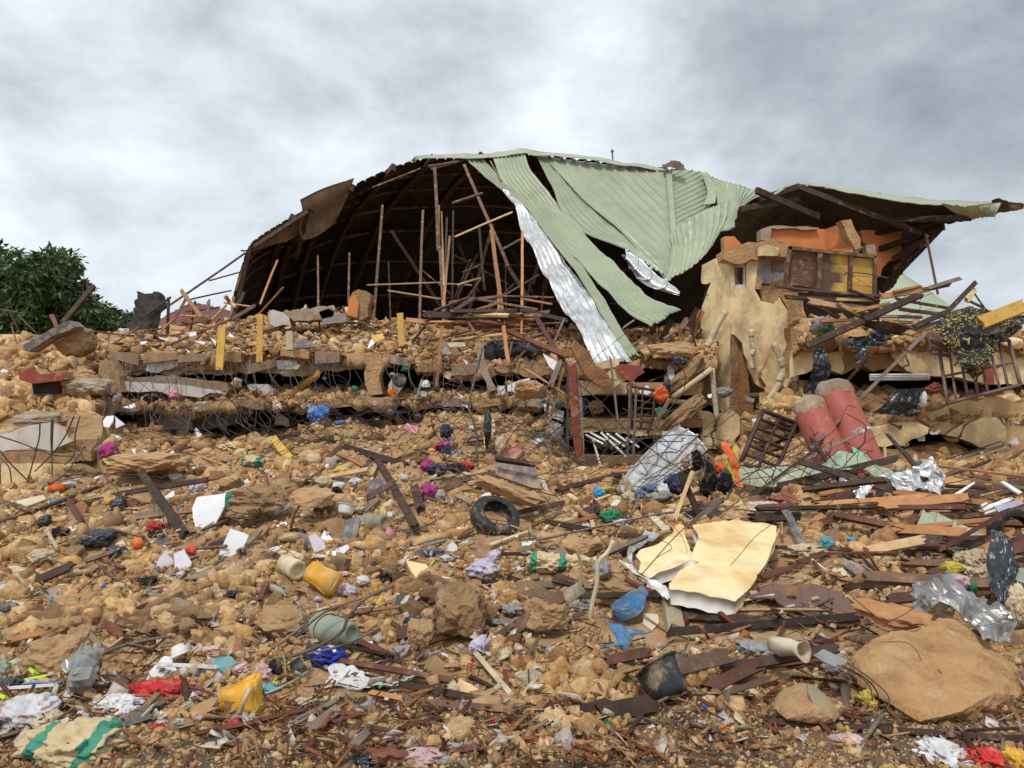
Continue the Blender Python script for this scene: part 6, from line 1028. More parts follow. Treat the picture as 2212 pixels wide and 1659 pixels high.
# foam mattress, two pieces
def foamslab(rows, k, th_px, desc, land):
    e = [[P(*Z(k, x, y), d) for x, y, d in r] for r in rows]
    o = sheet('foam_slab', e, 60, 60, ['foam', 'foamcut', 'foamcut'], None, crumple=.035, cs=2.5, th=th_px, jag=.01); tag(o, desc, 'mattress', land=land)
    for r in e:
        for p in r: keep(p, .3)
foamslab([[(800, 395, 7.0), (1050, 350, 7.1), (1300, 360, 7.15), (1530, 410, 7.0)], [(850, 500, 6.6), (1050, 500, 6.65), (1300, 520, 6.65), (1500, 560, 6.6)], [(770, 690, 6.0), (960, 700, 6.0), (1180, 720, 6.0), (1400, 780, 6.0)], [(610, 870, 5.45), (820, 900, 5.4), (1020, 920, 5.4), (1270, 960, 5.4)], [(600, 945, 5.25), (790, 975, 5.15), (990, 1010, 5.1), (1165, 1060, 5.05)]], 'L', .105, 'big curved slab of yellow mattress foam lying in the debris', 'the big foam slab')
foamslab([[(400, 600, 6.5), (560, 560, 6.5), (660, 400, 6.8), (720, 400, 6.8)], [(315, 650, 6.3), (500, 600, 6.3), (640, 560, 6.4), (770, 620, 6.3)], [(350, 740, 6.0), (520, 720, 6.0), (680, 660, 6.0), (865, 700, 6.0)], [(330, 810, 5.8), (440, 830, 5.7), (600, 760, 5.8), (780, 690, 5.9)]], 'L', .09, 'smaller torn piece of yellow mattress foam', 'the small foam piece')
# the large boulder at the right
def boulder(k, c, d, sx, sy, sz, m_, desc, land=None, seed=1, sub=5, rot=0, rgh=.10, planes=7, name='boulder', boxy=.6):
    V, Fc = rockproto(sub, seed, planes=planes, boxy=boxy, lo=.6, hi=.9); p0 = P(*Z(k, *c), d); mt = Matrix.Rotation(rot, 3, 'Y')
    VV = []
    for v in V:
        v = Vector(v); q = Vector((v.x*sx, v.y*sy, v.z*sz)); q = mt @ q
        q = q+Vector(v).normalized()*(ns(v, 2.2, seed)*rgh+ns(v, 6, seed+2)*rgh*.4+abs(ns(v, 14, seed+4))*rgh*.22)*min(sx, sz)*1.4
        VV.append(q+p0)
    o = mk(name, VV, [tuple(f) for f in Fc.tolist()], m_); tag(o, desc, name.split('_')[-1], land=land); keep(p0, max(sx, sy)*.8); keep(p0-Vector((0, sy*.7, 0)), sx*.7); return o
def hullrock(pts, m_, desc, land, amp=.02, name='boulder', lv=5, seed=3):
    bm = bmesh.new(); [bm.verts.new(P(*q)) for q in pts]; bmesh.ops.convex_hull(bm, input=bm.verts[:]); bmesh.ops.delete(bm, geom=[v for v in bm.verts if not v.link_faces], context='VERTS')
    bmesh.ops.triangulate(bm, faces=bm.faces[:])
    for i in range(lv):
        bmesh.ops.subdivide_edges(bm, edges=[q for q in bm.edges if q.calc_length() > .022], cuts=1); bmesh.ops.triangulate(bm, faces=bm.faces[:])
        if i == 1: bmesh.ops.smooth_vert(bm, verts=bm.verts[:], factor=.3, use_axis_x=True, use_axis_y=True, use_axis_z=True)
    bm.normal_update(); V = [v.co+v.normal*(ns(v.co, 2.6, seed)*amp*2.2+ns(v.co, 8, seed)*amp*.9+abs(ns(v.co, 21, seed))*amp*.5+ns(v.co, 50, seed)*amp*.2) for v in bm.verts]
    for v in bm.verts: v.index = v.index
    bm.verts.index_update(); Fc = [tuple(v.index for v in q.verts) for q in bm.faces]; bm.free()
    o = mk(name, V, Fc, m_); tag(o, desc, name.split('_')[-1], land=land)
    for q in pts: keep(P(*q), .12)
    return o
hullrock([(1955, 1338, 4.3), (2025, 1325, 4.45), (2110, 1372, 4.35), (2200, 1440, 4.2), (2222, 1500, 4.0), (1842, 1415, 4.15), (1838, 1470, 4.0), (1880, 1495, 3.75), (1985, 1555, 3.55), (2080, 1535, 3.55), (2150, 1500, 3.7), (1905, 1570, 4.0), (1990, 1650, 3.85), (2170, 1640, 3.9), (2205, 1600, 4.0), (1900, 1500, 4.5), (2200, 1500, 4.6), (1950, 1600, 4.3)], 'clay', 'huge tan boulder of packed earth at the lower right', 'the huge boulder', .026)
sh('Q', [(340, 930), (380, 940), (490, 1030), (540, 1200), (460, 1190), (400, 1120), (350, 1020)], 'wcream', 'cream painted flake on a wall lump', name='paint_flake', tilt=.3, d=3.52)
hullrock([(*Z('Q', x, y), d_) for x, y, d_ in [(100, 1040, 3.75), (240, 920, 3.85), (360, 915, 3.85), (500, 1010, 3.75), (630, 1180, 3.6), (560, 1240, 3.5), (150, 1250, 3.5), (50, 1150, 3.55), (340, 1000, 3.6), (400, 1150, 3.5), (300, 1250, 4.0)]], 'mudblock', 'broken wall lump with a cream painted face', 'the cream-faced lump', .012, 'wall_lump', 4)
for q in ((2035, 1520, 3.6), (1920, 1520, 3.8), (2170, 1520, 3.7)): keep(P(*q), .35)
boulder('O', (1760, 340), 5.0, .17, .16, .20, 'mudblock', 'pale pointed boulder standing in the middle foreground', 'the pale pointed boulder', seed=9, sub=4)
boulder('K', (1150, 930), 6.9, .20, .16, .085, 'mudblock', 'rounded tan boulder above the green sack', None, seed=12, sub=4); boulder('K', (960, 890), 7.2, .22, .16, .09, 'mudblock', 'flat-topped tan boulder under the black hose', None, seed=14, sub=4)
boulder('K', (860, 1500), 4.9, .15, .14, .09, 'mudblock', 'smooth boulder left of the forked sticks', None, seed=15, sub=4); boulder('L', (180, 960), 5.6, .20, .15, .09, 'mudblock', 'wrapped rounded boulder beside the small foam', None, seed=16, sub=4)
boulder('J', (200, 510), 8.6, .34, .25, .14, 'mudblock', 'long mud wall block lying at the field centre left', 'the long mud block', seed=17, sub=4); boulder('J', (640, 500), 8.4, .22, .2, .11, 'mudblock', 'tan wall block beside the white pot', None, seed=18, sub=4)
boulder('N', (480, 700), 4.4, .16, .14, .12, 'mudblock', 'rounded stone left of the metal tank', None, seed=19, sub=4); boulder('N', (520, 480), 4.9, .13, .12, .09, 'mudblock', 'pale round stone', None, seed=20, sub=4); boulder('N', (690, 560), 4.8, .09, .1, .09, 'mudblock', 'egg shaped stone', None, seed=21, sub=4)
boulder('O', (220, 390), 4.9, .17, .14, .085, 'mudblock', 'broad tan stone left of the crushed bucket', None, seed=22, sub=4); boulder('O', (2080, 1150), 3.85, .18, .13, .06, 'mudblock', 'low rounded tan stone on the road edge', None, seed=23, sub=4); boulder('O', (1420, 480), 4.6, .08, .08, .07, 'mudblock', 'round clay lump', None, seed=24, sub=4)
boulder('E', (480, 1230), 10.8, .55, .4, .13, 'mudblock', 'flat smooth mud boulder on the upper slope', 'the flat smooth boulder', seed=25, sub=4); boulder('I', (2100, 830), 8.3, .22, .2, .06, 'mudblock', 'flat tan slab block', None, seed=26, sub=4); boulder('K', (540, 440), 8.6, .5, .25, .08, 'mudblock', 'long sloping mud slab before the cabinet door', None, seed=27, sub=4, rot=.35)
boulder('G', (1140, 330), 14.8, .5, .3, .18, 'mudblock', 'broken round beam end jutting in the dark recess', 'the broken beam end', seed=28, sub=4); boulder('G', (1280, 560), 14.4, .5, .3, .16, 'mudblock', 'slanting broken block beam by the tower', None, seed=29, sub=4, rot=-.8); boulder('G', (1270, 880), 13.9, .5, .25, .13, 'mudblock', 'lower slanting broken beam at the gallery corner', None, seed=30, sub=4, rot=-.75)
boulder('F', (1820, 600), 13.2, .3, .25, .17, 'mudblock', 'pale tan boulder near the leaning grey plank', None, seed=31, sub=4); boulder('Q', (1100, 350), 4.5, .25, .15, .06, 'worange', 'orange split timber lump above the boulder', None, seed=32, sub=4, rot=.2)
boulder('A', (650, 1250), 14.0, .32, .25, .2, 'mudblock', 'pinkish wall block beside the left black void', None, seed=33, sub=4); boulder('A', (780, 1270), 13.9, .36, .25, .16, 'concrete', 'grey tipped wall block beside the left black void', None, seed=34, sub=4); boulder('A', (630, 880), 15.2, .4, .3, .3, 'mudblock', 'big brown lump under the grey duct', None, seed=35, sub=4); boulder('I', (320, 30), 12.4, .5, .2, .12, 'concrete', 'rough broken beam lying on the pale slab', 'the rough beam on the pale slab', seed=36, sub=4)
# ------------------------------------------------------------- containers and household things
def bucket(k, c_open, c_base, r_open, r_base, m_, desc, land, d=None, name='bucket', dent=.02, rim=True, th=.006, band=False, handle=False, segs=36, shell=1.0, dz=None):
    """c_open / c_base: zoom positions of the mouth and the base centres; radii in zoom px"""
    a = Z(k, *c_open); b = Z(k, *c_base); d0 = d or GAd((a[0]+b[0])/2, max(a[1], b[1])+r_base*.2)-.05
    s = SCL(k)*d0/F; ra = r_open*s; rb = r_base*s
    A_ = P(*a, d0+(ra*.25 if dz is None else dz)); B_ = P(*b, d0-ra*.12); ax = A_-B_; L_ = ax.length; ax2 = Vector((ax.x, ax.y, ax.z)); mt = frame(B_, ax2)
    e = empty(name, B_-Vector((0, 0, rb))); tag(e, desc, name.split('_')[-1], land=land); keep(B_, rb*1.2); keep(A_, ra*1.1); keep((A_+B_)/2-Vector((0, .1, 0)), ra)
    prof = [(.001, .012), (rb*.55, .010), (rb*.6, .0), (rb*.9, .0), (rb, .008)]+[(rb+(ra-rb)*t, L_*t) for t in (.2, .4, .6, .8, .93, 1.0)]+[(ra-th, L_), (ra-th-(ra-rb)*.3, L_*.7), (rb-th, .02), (.001, .02)]
    if rim: prof[10:11] = [(ra, L_*.94), (ra+.012, L_*.95), (ra+.012, L_)]
    g = lathe_geo(prof, segs, None, 0)
    V = [mt @ (v+nv(v, 5, hash(land) % 50 if False else len(land))*dent*min(1, v.z/L_*1.6)) for v in g[0]]
    mk('shell', V, g[1], m_, e, smooth=True)
    if band:
        gb = lathe_geo([(ra+.004, L_*.80), (ra+.012, L_*.81), (ra+.012, L_*.92), (ra+.004, L_*.93)], segs); mk('rim_band', [mt @ (v+nv(v, 5, len(land))*dent) for v in gb[0]], gb[1], m_, e, smooth=True)
    if handle:
        pts = [mt @ Vector((ra*1.05*math.cos(t), ra*1.05*math.sin(t), L_*.9+ra*.55*math.sin(t))) for t in np.linspace(0, math.pi, 9)]; mk('handle', *tube_geo(pts, .006, 6), m_, e, smooth=True)
    return e
bucket('O', (560, 450), (830, 500), 145, 95, 'pgreen', 'grey green crushed bucket lying on its side among branches', 'the grey green bucket', dent=.035, band=True, dz=.16)
bucket('J', (1110, 730), (1255, 715), 95, 68, 'pgrey', 'olive grey plastic tub lying with its base toward the camera', 'the olive tub', dent=.02, dz=.22)
bucket('J', (400, 1070), (500, 1130), 85, 90, 'pcream', 'cracked cream bucket lying beside the yellow jerrycan', 'the cracked cream bucket', dent=.03, dz=.12)
bucket('J', (925, 560), (910, 640), 75, 60, 'pwhite', 'white enamel pot standing open near the dark plank', 'the white pot', dent=.01)
bucket('J', (1325, 790), (1270, 840), 62, 40, 'ppink', 'pink plastic bowl tipped on its side', 'the pink bowl', dent=.01)
bucket('K', (560, 70), (600, 160), 60, 75, 'psalmon', 'salmon pink plastic can behind the mauve cabinet door', 'the salmon can', d=11.3, dent=.04)
bucket('V', (1412, 1432), (1455, 1506), 52, 36, 'pblack', 'black dented bucket tipped forward in the foreground', 'the black bucket', dent=.035, dz=.10, rim=True); keep(P(1440, 1480, 3.7), .22)
bucket('E', (1905, 760), (1910, 870), 85, 60, 'pcyan', 'x', 'x') if 0 else None
bucket('O', (1900, 460), (1880, 540), 40, 48, 'pcream', 'small cream jar mouth beside a red lath', 'the small cream jar', dent=.008)
bucket('O', (330, 720), (380, 810), 55, 40, 'slate', 'small grey crushed cup', 'the small grey cup', dent=.03)
bucket('L', (1330, 285), (1290, 280), 30, 34, 'tilecream', 'hollow cream pipe end above the foam slab', 'the hollow pipe end', dent=.01, name='pipe_end')
bucket('J', (1035, 610), (1010, 590), 30, 34, 'pcream', 'small cream canister by the white pot', 'the small canister', dent=.01, name='canister')
bucket('N', (1530, 600), (1560, 690), 50, 80, 'pwhite', 'white ceramic lamp holder shaped like a bell', 'the white ceramic bell', dent=.005, name='ceramic_bell', rim=False)
bucket('J', (770, 225), (740, 235), 22, 26, 'pwhite', 'small translucent cup on clods', 'the small translucent cup', dent=.008, name='cup')
bucket('J', (2020, 500), (2045, 505), 20, 24, 'porange', 'little orange plastic lid by the tyre', 'the little orange lid', dent=.002, name='plastic_disc')
bucket('I', (25, 1500), (45, 1520), 60, 20, 'pwhite', 'grey white metal bowl cut by the left edge', 'the bowl at the left edge', dent=.01, name='bowl')
# jerrycans
def jerry(k, c, up, size, fwd, m_, desc, land, d=None, cap='pred', dent=.03, handle=True, flat=.55):
    """c centre in zoom px, up: image direction of its height, size=(height, width) in zoom px"""
    p = Z(k, *c); d0 = d or GAd(p[0], p[1]+size[1]*SCL(k)*.35)-.06; s = SCL(k)*d0/F; h = size[0]*s; w = size[1]*s; t = w*flat
    u = Vector((up[0], up[2], -up[1])).normalized(); f = Vector(fwd).normalized(); f = (f-u*f.dot(u)).normalized(); r = u.cross(f)
    c3 = P(*p, d0); mt = Matrix.Translation(c3) @ Matrix((r, f, u)).transposed().to_4x4()
    e = empty('jerrycan', c3-Vector((0, 0, w*.4))); tag(e, desc, 'jerrycan', land=land); keep(c3, h*.55); keep(c3-Vector((0, .15, 0)), h*.5)
    bm = bmesh.new(); bmesh.ops.create_cube(bm, size=1)
    for v in bm.verts: v.co = Vector((v.co.x*w, v.co.y*t, v.co.z*h))
    bmesh.ops.bevel(bm, geom=bm.edges[:], offset=min(t, w)*.10, segments=3, affect='EDGES')
    bmesh.ops.triangulate(bm, faces=bm.faces[:]); bmesh.ops.subdivide_edges(bm, edges=[q for q in bm.edges if q.calc_length() > w*.12], cuts=3, use_grid_fill=False); bmesh.ops.triangulate(bm, faces=bm.faces[:])
    V = []
    for v in bm.verts:
        q = v.co.copy(); a = abs(ns(q, 6, len(land))); q = q+nv(q, 4.5, len(land))*dent
        if abs(v.co.x) < w*.42: q.y *= 1-.12*math.cos(v.co.z/h*math.pi*5)*.6
        q -= v.co.normalized()*a*dent*1.6
        V.append(mt @ q)
    Fc = [tuple(v.index for v in f_.verts) for f_ in bm.faces]; bm.free(); mk('body', V, Fc, m_, e, smooth=True)
    if handle:
        pts = [mt @ Vector((x*w, 0, h*.5+z)) for x, z in ((-.3, 0), (-.28, .05*h/.3), (0, .07*h/.3), (.12, .045*h/.3), (.15, 0))]; mk('handle', *tube_geo(pts, w*.06, 8), m_, e, smooth=True)
    if cap:
        g = lathe_geo([(.001, .03), (.028, .03), (.033, .022), (.033, 0), (.001, 0)], 18, mt @ Matrix.Translation((w*.3, 0, h*.5))); mk('cap', *g, cap, e, smooth=True)
    return e
jerry('J', (700, 1200), (-.75, -.42, .3), (330, 210), (-.2, -.75, .6), 'pyellow', 'crushed orange yellow jerrycan lying in the middle field', 'the crushed yellow jerrycan', cap=None, dent=.035, handle=False)
jc = jerry('V', (523, 1515), (-.25, -1, .05), (112, 92), (.15, -1, .1), 'pyellow', 'torn yellow jerrycan upright with a red cap at the front left', 'the torn yellow jerrycan', cap=None, dent=.03, handle=False, d=3.72)
demote(sh('N', [(1935, 1080), (1950, 1030+50), (2030, 1090), (2000, 1120), (1990, 1160), (1950, 1200), (1938, 1180)], 'redmud', 'dark hole torn in the side of the yellow jerrycan', d=3.50, th=.003, name='torn_hole', tilt=0, jag=.003), jc)
g = lathe_geo([(.001, .022), (.024, .022), (.029, .016), (.029, 0), (.001, 0)], 20, frame(P(*Z('N', 2035, 1280), 3.53), Vector((-.1, -1, .12)))); mk('cap', *g, 'pred', jc, smooth=True); mk('handle_strip', *tube_geo([P(*Z('N', 2160, 970), 3.5), P(*Z('N', 2110, 1080), 3.47), P(*Z('N', 2075, 1190), 3.5)], .011, 6), 'pcream', jc, smooth=True)
jerry('O', (1030, 110), (0, -1, .1), (100, 70), (.3, -1, .3), 'pyellow', 'small yellow plastic piece above the tan card', 'the small yellow plastic piece', cap=None, handle=False, dent=.02)
jerry('O', (1100, 260), (-.6, -.8, .1), (200, 100), (.3, -.8, .5), 'wyellow', 'folded yellow carton lying behind the branches', 'the folded yellow carton', cap=None, handle=False, dent=.02, flat=.3)
# bottle
def bottle(k, p0, p1, r, m_, desc, capm='pwhite'):
    a = GP(*Z(k, *p0), .03); b = GP(*Z(k, *p1), .03); L_ = (b-a).length; s = r*.25*a.y/F
    g = lathe_geo([(.001, 0), (s*.9, 0), (s, L_*.05), (s, L_*.3), (s*.93, L_*.35), (s, L_*.4), (s, L_*.62), (s*.45, L_*.8), (s*.38, L_*.9)], 16, frame(a, b-a), dent=.004, ds=20)
    e = empty('bottle', a); tag(e, desc, 'bottle'); mk('body', *g, m_, e, smooth=True); mk('cap', *lathe_geo([(s*.42, L_*.9), (s*.42, L_), (.001, L_)], 12, frame(a, b-a)), capm, e, smooth=True); keep(a, .1); keep(b, .08)
bottle('J', (270, 1305), (405, 1375), 34, 'pgreen', 'pale green plastic bottle lying on clods'); bottle('F', (400+1000, 1650), (1420, 1400), 14, 'pwhite', 'slim white bottle on the clods') if 0 else None
# tyre, standing half buried
def tyre(c, r, tw, axis, desc, land, mtn='tyre', arc=1.0, roll=0):
    prof = [(r*.58, -tw*.42), (r*.66, -tw*.5), (r*.86, -tw*.52), (r*.97, -tw*.42), (r, -tw*.2), (r*.985, -tw*.17), (r, -tw*.14), (r, tw*.14), (r*.985, tw*.17), (r, tw*.2), (r*.97, tw*.42), (r*.86, tw*.52), (r*.66, tw*.5), (r*.58, tw*.42), (r*.6, tw*.36), (r*.9, tw*.4), (r*.93, 0), (r*.9, -tw*.4), (r*.6, -tw*.36)]
    mt = frame(c, axis, roll); g = lathe_geo(prof, 56, None, closed=True); V = []
    for v in g[0]:
        q = v.copy(); a = math.atan2(q.y, q.x); q += nv(q, 2.5, 5)*.03; 
        if math.hypot(v.x, v.y) > r*.96 and int(a*14/ math.pi*2) % 2 == 0 and abs(v.z) > tw*.22: q *= .985
        V.append(mt @ q)
    o = mk('tyre', V, g[1], mtn, smooth=True); tag(o, desc, 'tyre', land=land); keep(c, r*.9); keep(c-Vector((0, .25, 0)), r*.8); return o
tc_ = P(1069, 1118, 7.75); keep(tc_-Vector((0, .5, 0)), .3)
tyre(tc_, .25, .16, Vector((.42, -.62, .95)), 'black car tyre half buried in clods', 'the half buried tyre')
for rr, nm in ((.19, 'tyre_bead'),):
    pass
tyre(P(2190, 1150, 6.9), .21, .17, Vector((-.1, -1, .25)), 'black tyre half hidden at the right edge', 'the tyre at the right edge')
# clothes and rags
ICO = {}
def ico(sub):
    if sub not in ICO:
        bm = bmesh.new(); bmesh.ops.create_icosphere(bm, subdivisions=sub, radius=1); ICO[sub] = ([v.co.copy() for v in bm.verts], [tuple(v.index for v in f.verts) for f in bm.faces]); bm.free()
    return ICO[sub]
RG = {'cwhite': 'white', 'clilac': 'lilac', 'cmagenta': 'magenta', 'cred': 'red', 'cblack': 'black', 'cnavy': 'navy', 'cblue': 'blue', 'cbeige': 'beige', 'ctan': 'brown', 'cgreen': 'green', 'cyellow': 'yellow', 'corange': 'orange', 'cdenim': 'denim blue', 'cpinkpale': 'pale pink', 'cgreyrag': 'grey', 'csack': 'sackcloth', 'plasticblack': 'black plastic', 'pcyan': 'sky blue', 'pred': 'red plastic', 'blueflower': 'blue flowered', 'ppink': 'pink', 'pyellow': 'yellow plastic', 'porange': 'orange', 'plime': 'lime', 'pteal': 'teal', 'pgreen': 'green plastic', 'sack': 'striped sack', 'pblue': 'blue', 'pwhite': 'white plastic', 'scarf': 'patterned'}
def rag(k, x, y, w, h, m_, desc=None, d=None, land=None, sub=4, fold=.3, name='rag', cat='cloth', lean=0, zip_=9):
    """crumpled heap of cloth: centre, width, height in zoom px"""
    s0 = SCL(k); p = Z(k, x, y); d0 = d or GAd(p[0], p[1]+h*.35*s0)-.02; s = s0*d0/F; sx = w*s*.62; sz = h*s*.62; sy = max(min(sx, sz*2.0), sz*.5)
    c = P(*p, d0+sy*.15)+Vector((0, 0, sz*.12)); V0, Fc = ico(sub); sd = random.randint(0, 999)/10; V = []
    for v in V0:
        q = Vector((v.x*sx, v.y*sy, v.z*sz)); u = v*1.0
        r1 = 1-abs(noise.noise(u*1.7+Vector((sd, 0, 0))))*2; r2 = 1-abs(noise.noise(Vector((u.x*4+u.z*2.5, u.y*2, u.z*2.2-u.x))+Vector((0, sd, 0))))*2; r3 = noise.noise(u*1.1+Vector((0, 0, sd)))
        r4 = 1-abs(noise.noise(u*zip_+Vector((sd, sd, 0))))*2
        f = .8+fold*.7*(r1-.5)+fold*.8*(r2-.5)+fold*.25*(r4-.5)+r3*.9*fold
        q *= min(max(f, .58), 1.12); q.x += q.z*lean
        V.append(c+q)
    o = mk(name, V, Fc, m_, smooth=True)
    tag(o, desc or ('crumpled '+RG.get(m_, '')+' '+name), cat, land=land)
    if not d: keep(c, sx*.8); keep(c-Vector((0, .12, 0)), sx*.7)
    return o
rag('E', 1915, 820, 180, 150, 'cblue', 'bright blue cloth draped over rebar in the upper slope', 13.0, 'the bright blue cloth', sub=5) if 0 else None
crump('blue_cloth', 'E', [[(1840, 750, 13.2), (1900, 745, 13.1), (2000, 740, 13.1)], [(1830, 800, 13.0), (1920, 810, 12.9), (2005, 790, 13.0)], [(1850, 880, 13.0), (1920, 890, 12.9), (1985, 860, 13.0)]], ['pblue', 'pblue'], 'bright blue cloth caught on rebar in the upper slope', 'the bright blue cloth', cat='cloth', cr=.08, cs=8, ex=False)
rag('E', 2110, 890, 100, 40, 'pblue', d=12.9)
rag('E', 110, 1150, 150, 150, 'cmagenta', 'magenta cloth bundle below the left pier', None, 'the magenta bundle'); rag('E', 120, 1040, 150, 80, 'pwhite', 'milky plastic bag above the magenta bundle'); rag('E', 120, 1215, 120, 50, 'cyellow')
rag('E', 190, 690, 70, 90, 'cgreyrag', d=13.9); rag('E', 680, 650, 90, 70, 'ppink', 'pink rag lying on the lower ledge', 14.3); rag('E', 470, 680, 100, 60, 'cblack', d=14.3); rag('E', 1220, 550, 80, 80, 'cbeige', d=14.4)
rag('E', 1350, 1230, 190, 90, 'sack', 'cream sack with a green patch on the slope', None, 'the cream sack with green'); rag('E', 1190, 1000, 50, 60, 'cgreen'); rag('E', 860, 1460, 110, 60, 'clilac'); rag('E', 1150, 1590, 170, 150, 'cgreen', 'green net sack beside the big white tile', None, 'the green net sack')
rag('E', 1180, 1500, 130, 70, 'csack'); rag('E', 200, 1590, 130, 110, 'plasticblack'); rag('E', 1950, 1420, 120, 100, 'cbeige'); rag('E', 2080, 1500, 90, 100, 'cblack', 'black and white shoe on the rubble', name='shoe', cat='shoe'); rag('E', 1120, 1100, 110, 50, 'cbeige')
rag('F', 930, 1270, 110, 110, 'cmagenta', 'bright magenta cloth in the middle field', None, 'the magenta cloth'); rag('F', 1010, 1300, 160, 100, 'cnavy'); rag('F', 1180, 1290, 170, 90, 'cblack'); rag('F', 1240, 1280, 170, 100, 'cred', 'dark red cloth beside the black one', None, 'the dark red cloth'); rag('F', 950, 1500, 140, 150, 'cmagenta', 'wine red crumpled cloth by a white box'); rag('F', 1035, 1540, 80, 110, 'cgreyrag')
rag('F', 1090, 970, 110, 110, 'cnavy', d=12.7); rag('F', 1080, 1080, 150, 60, 'cmagenta', d=12.4); rag('F', 1100, 1150, 100, 110, 'cnavy', d=12.2); rag('F', 1190, 1170, 110, 80, 'cgreyrag', d=12.1); rag('F', 1565, 1100, 90, 150, 'cbeige', d=11.9); rag('F', 1450, 960, 60, 300, 'plasticblack', d=12.4)
rag('F', 1430, 1440, 90, 110, 'cwhite'); rag('F', 1580, 1490, 180, 60, 'cred', fold=.5); rag('F', 1650, 1550, 260, 50, 'cyellow', 'stringy yellow scrap above the tyre', fold=.6); rag('F', 1270, 1370, 110, 90, 'cbeige'); rag('F', 1350, 1420, 130, 80, 'cbeige'); rag('F', 460, 1420, 150, 130, 'cgreyrag') if 0 else None
rag('F', 2030, 990, 130, 170, 'cgreyrag', 'grey jacket snagged behind the dark post', 12.9, 'the grey jacket'); rag('F', 1890, 1060, 130, 60, 'cwhite', d=12.6); rag('F', 2050, 730, 110, 60, 'cgreen', d=13.8); rag('F', 1930, 700, 40, 40, 'pcyan', d=13.7); rag('F', 300, 600, 50, 50, 'cgreen', d=14.5); rag('F', 1060, 850, 90, 90, 'csack'); rag('F', 850, 850, 80, 80, 'plasticblack')
rag('F', 1660, 1000, 60, 60, 'psalmon', d=11.8) if 0 else None
rag('F', 1660, 290, 520, 210, 'plasticblack', 'big black plastic water tank lying in the attic rubble', 15.4, 'the black tank', fold=.08, name='water_tank', cat='tank'); rag('F', 1490, 300, 130, 220, 'plasticblack', 'round end of a black plastic tank', 15.2, fold=.06, name='water_tank', cat='tank')
# silver machine front in the gap
e = empty('cooker', P(*Z('F', 660, 660), 14.6)); tag(e, 'shiny dented cooker with a round dark burner in the black gap', 'cooker', land='the shiny cooker')
plate('front_panel', zp('F', [(590, 560), (640, 470), (680, 480), (735, 540), (700, 600), (650, 660), (600, 650)], 14.6), .3, ['silver', 'slate'], e, jag=.01)
mk('burner', *lathe_geo([(.001, .02), (.10, .02), (.13, .03), (.14, 0)], 20, frame(P(*Z('F', 685, 520), 14.58), Vector((.3, -1, .3)))), 'pblack', e, smooth=True); mk('knob_plate', *lathe_geo([(.001, .03), (.07, .03), (.09, 0)], 20, frame(P(*Z('F', 622, 615), 14.58), Vector((0, -1, .1)))), 'porange', e, smooth=True)
mk('lamp_dome', *lathe_geo([(.001, .14), (.05, .12), (.08, .06), (.085, 0)], 16, Matrix.Translation(P(*Z('F', 915, 580), 14.5))), 'pwhite', None, smooth=True); tag(bpy.context.scene.objects['lamp_dome'], 'small white lamp dome standing in the black gap', 'lamp')
# clothes in the wire tangle, right of centre
rag('G', 1000, 1530, 150, 80, 'cdenim', 'blue denim cloth in the wire tangle', 8.9, 'the denim cloth'); rag('G', 1100, 1560, 90, 130, 'cwhite', 'white shirt in the wire tangle', 8.8); rag('G', 1120, 1620, 120, 120, 'cgreyrag', d=8.7); rag('G', 1190, 1500, 150, 160, 'cnavy', d=8.9); rag('G', 1020, 1610, 130, 80, 'cgreyrag', d=8.7); rag('G', 900, 1580, 120, 60, 'cdenim', d=8.8)
rag('G', 1390, 1280, 90, 160, 'cblack', 'black trousers hanging over bent bars', 9.9, 'the black trousers', fold=.2); rag('G', 1480, 1450, 130, 360, 'cblack', 'black trouser leg hanging beside silver sheet', 9.6, fold=.2); rag('G', 1630, 1480, 130, 220, 'cblack', d=9.5, fold=.2); rag('G', 1290, 1300, 70, 130, 'cpinkpale', d=10)
crump('orange_sheet', 'G', [[(1600, 1120, 9.9), (1640, 1105, 9.9)], [(1610, 1180, 9.8), (1670, 1170, 9.8)], [(1680, 1280, 9.7), (1755, 1330, 9.6)], [(1720, 1400, 9.6), (1750, 1380, 9.6)], [(1730, 1490, 9.5), (1790, 1520, 9.5)]], ['corange', 'corange'], 'fluorescent orange vest strip hanging on the bars', 'the orange vest', cat='vest', cr=.05, cs=8)
crump('yellow_cloth', 'G', [[(1690, 1190, 9.85), (1740, 1130, 9.9)], [(1640, 1300, 9.75), (1745, 1250, 9.8)], [(1600, 1400, 9.6), (1740, 1420, 9.65)], [(1690, 1495, 9.55), (1730, 1450, 9.6)]], ['cyellow', 'cyellow'], 'yellow vest cloth under the orange strip', cat='vest', cr=.06, cs=8); rag('G', 1590, 1370, 100, 110, 'corange', d=9.7)
rag('G', 1080, 730, 110, 150, 'corange', 'orange net bag hanging in the gallery', 13.5, 'the orange net bag'); rag('G', 1080, 880, 110, 100, 'cgreen', d=13.5); rag('G', 1130, 660, 60, 180, 'cnavy', d=13.9); rag('G', 1240, 430, 130, 60, 'cnavy', d=14.3); rag('G', 420, 800, 60, 120, 'cnavy', d=14.4); rag('G', 520, 830, 120, 110, 'ctan', d=14.3); rag('G', 640, 1130, 260, 200, 'cblack', 'black tangle of cloth under the lower arch', 14.4, fold=.5)
rag('G', 1620, 700, 130, 80, 'cgreyrag', d=13.7); rag('G', 545, 1570, 80, 90, 'pcyan', 'sky blue plastic scrap on the mauve rafter', None, 'the sky blue scrap'); rag('G', 610, 1540, 100, 70, 'cyellow'); rag('G', 800, 1540, 70, 200, 'cbeige', 'pale cloth strip climbing the wires', 9, lean=-.3); rag('G', 800, 1620, 130, 110, 'cbeige', d=8.8)
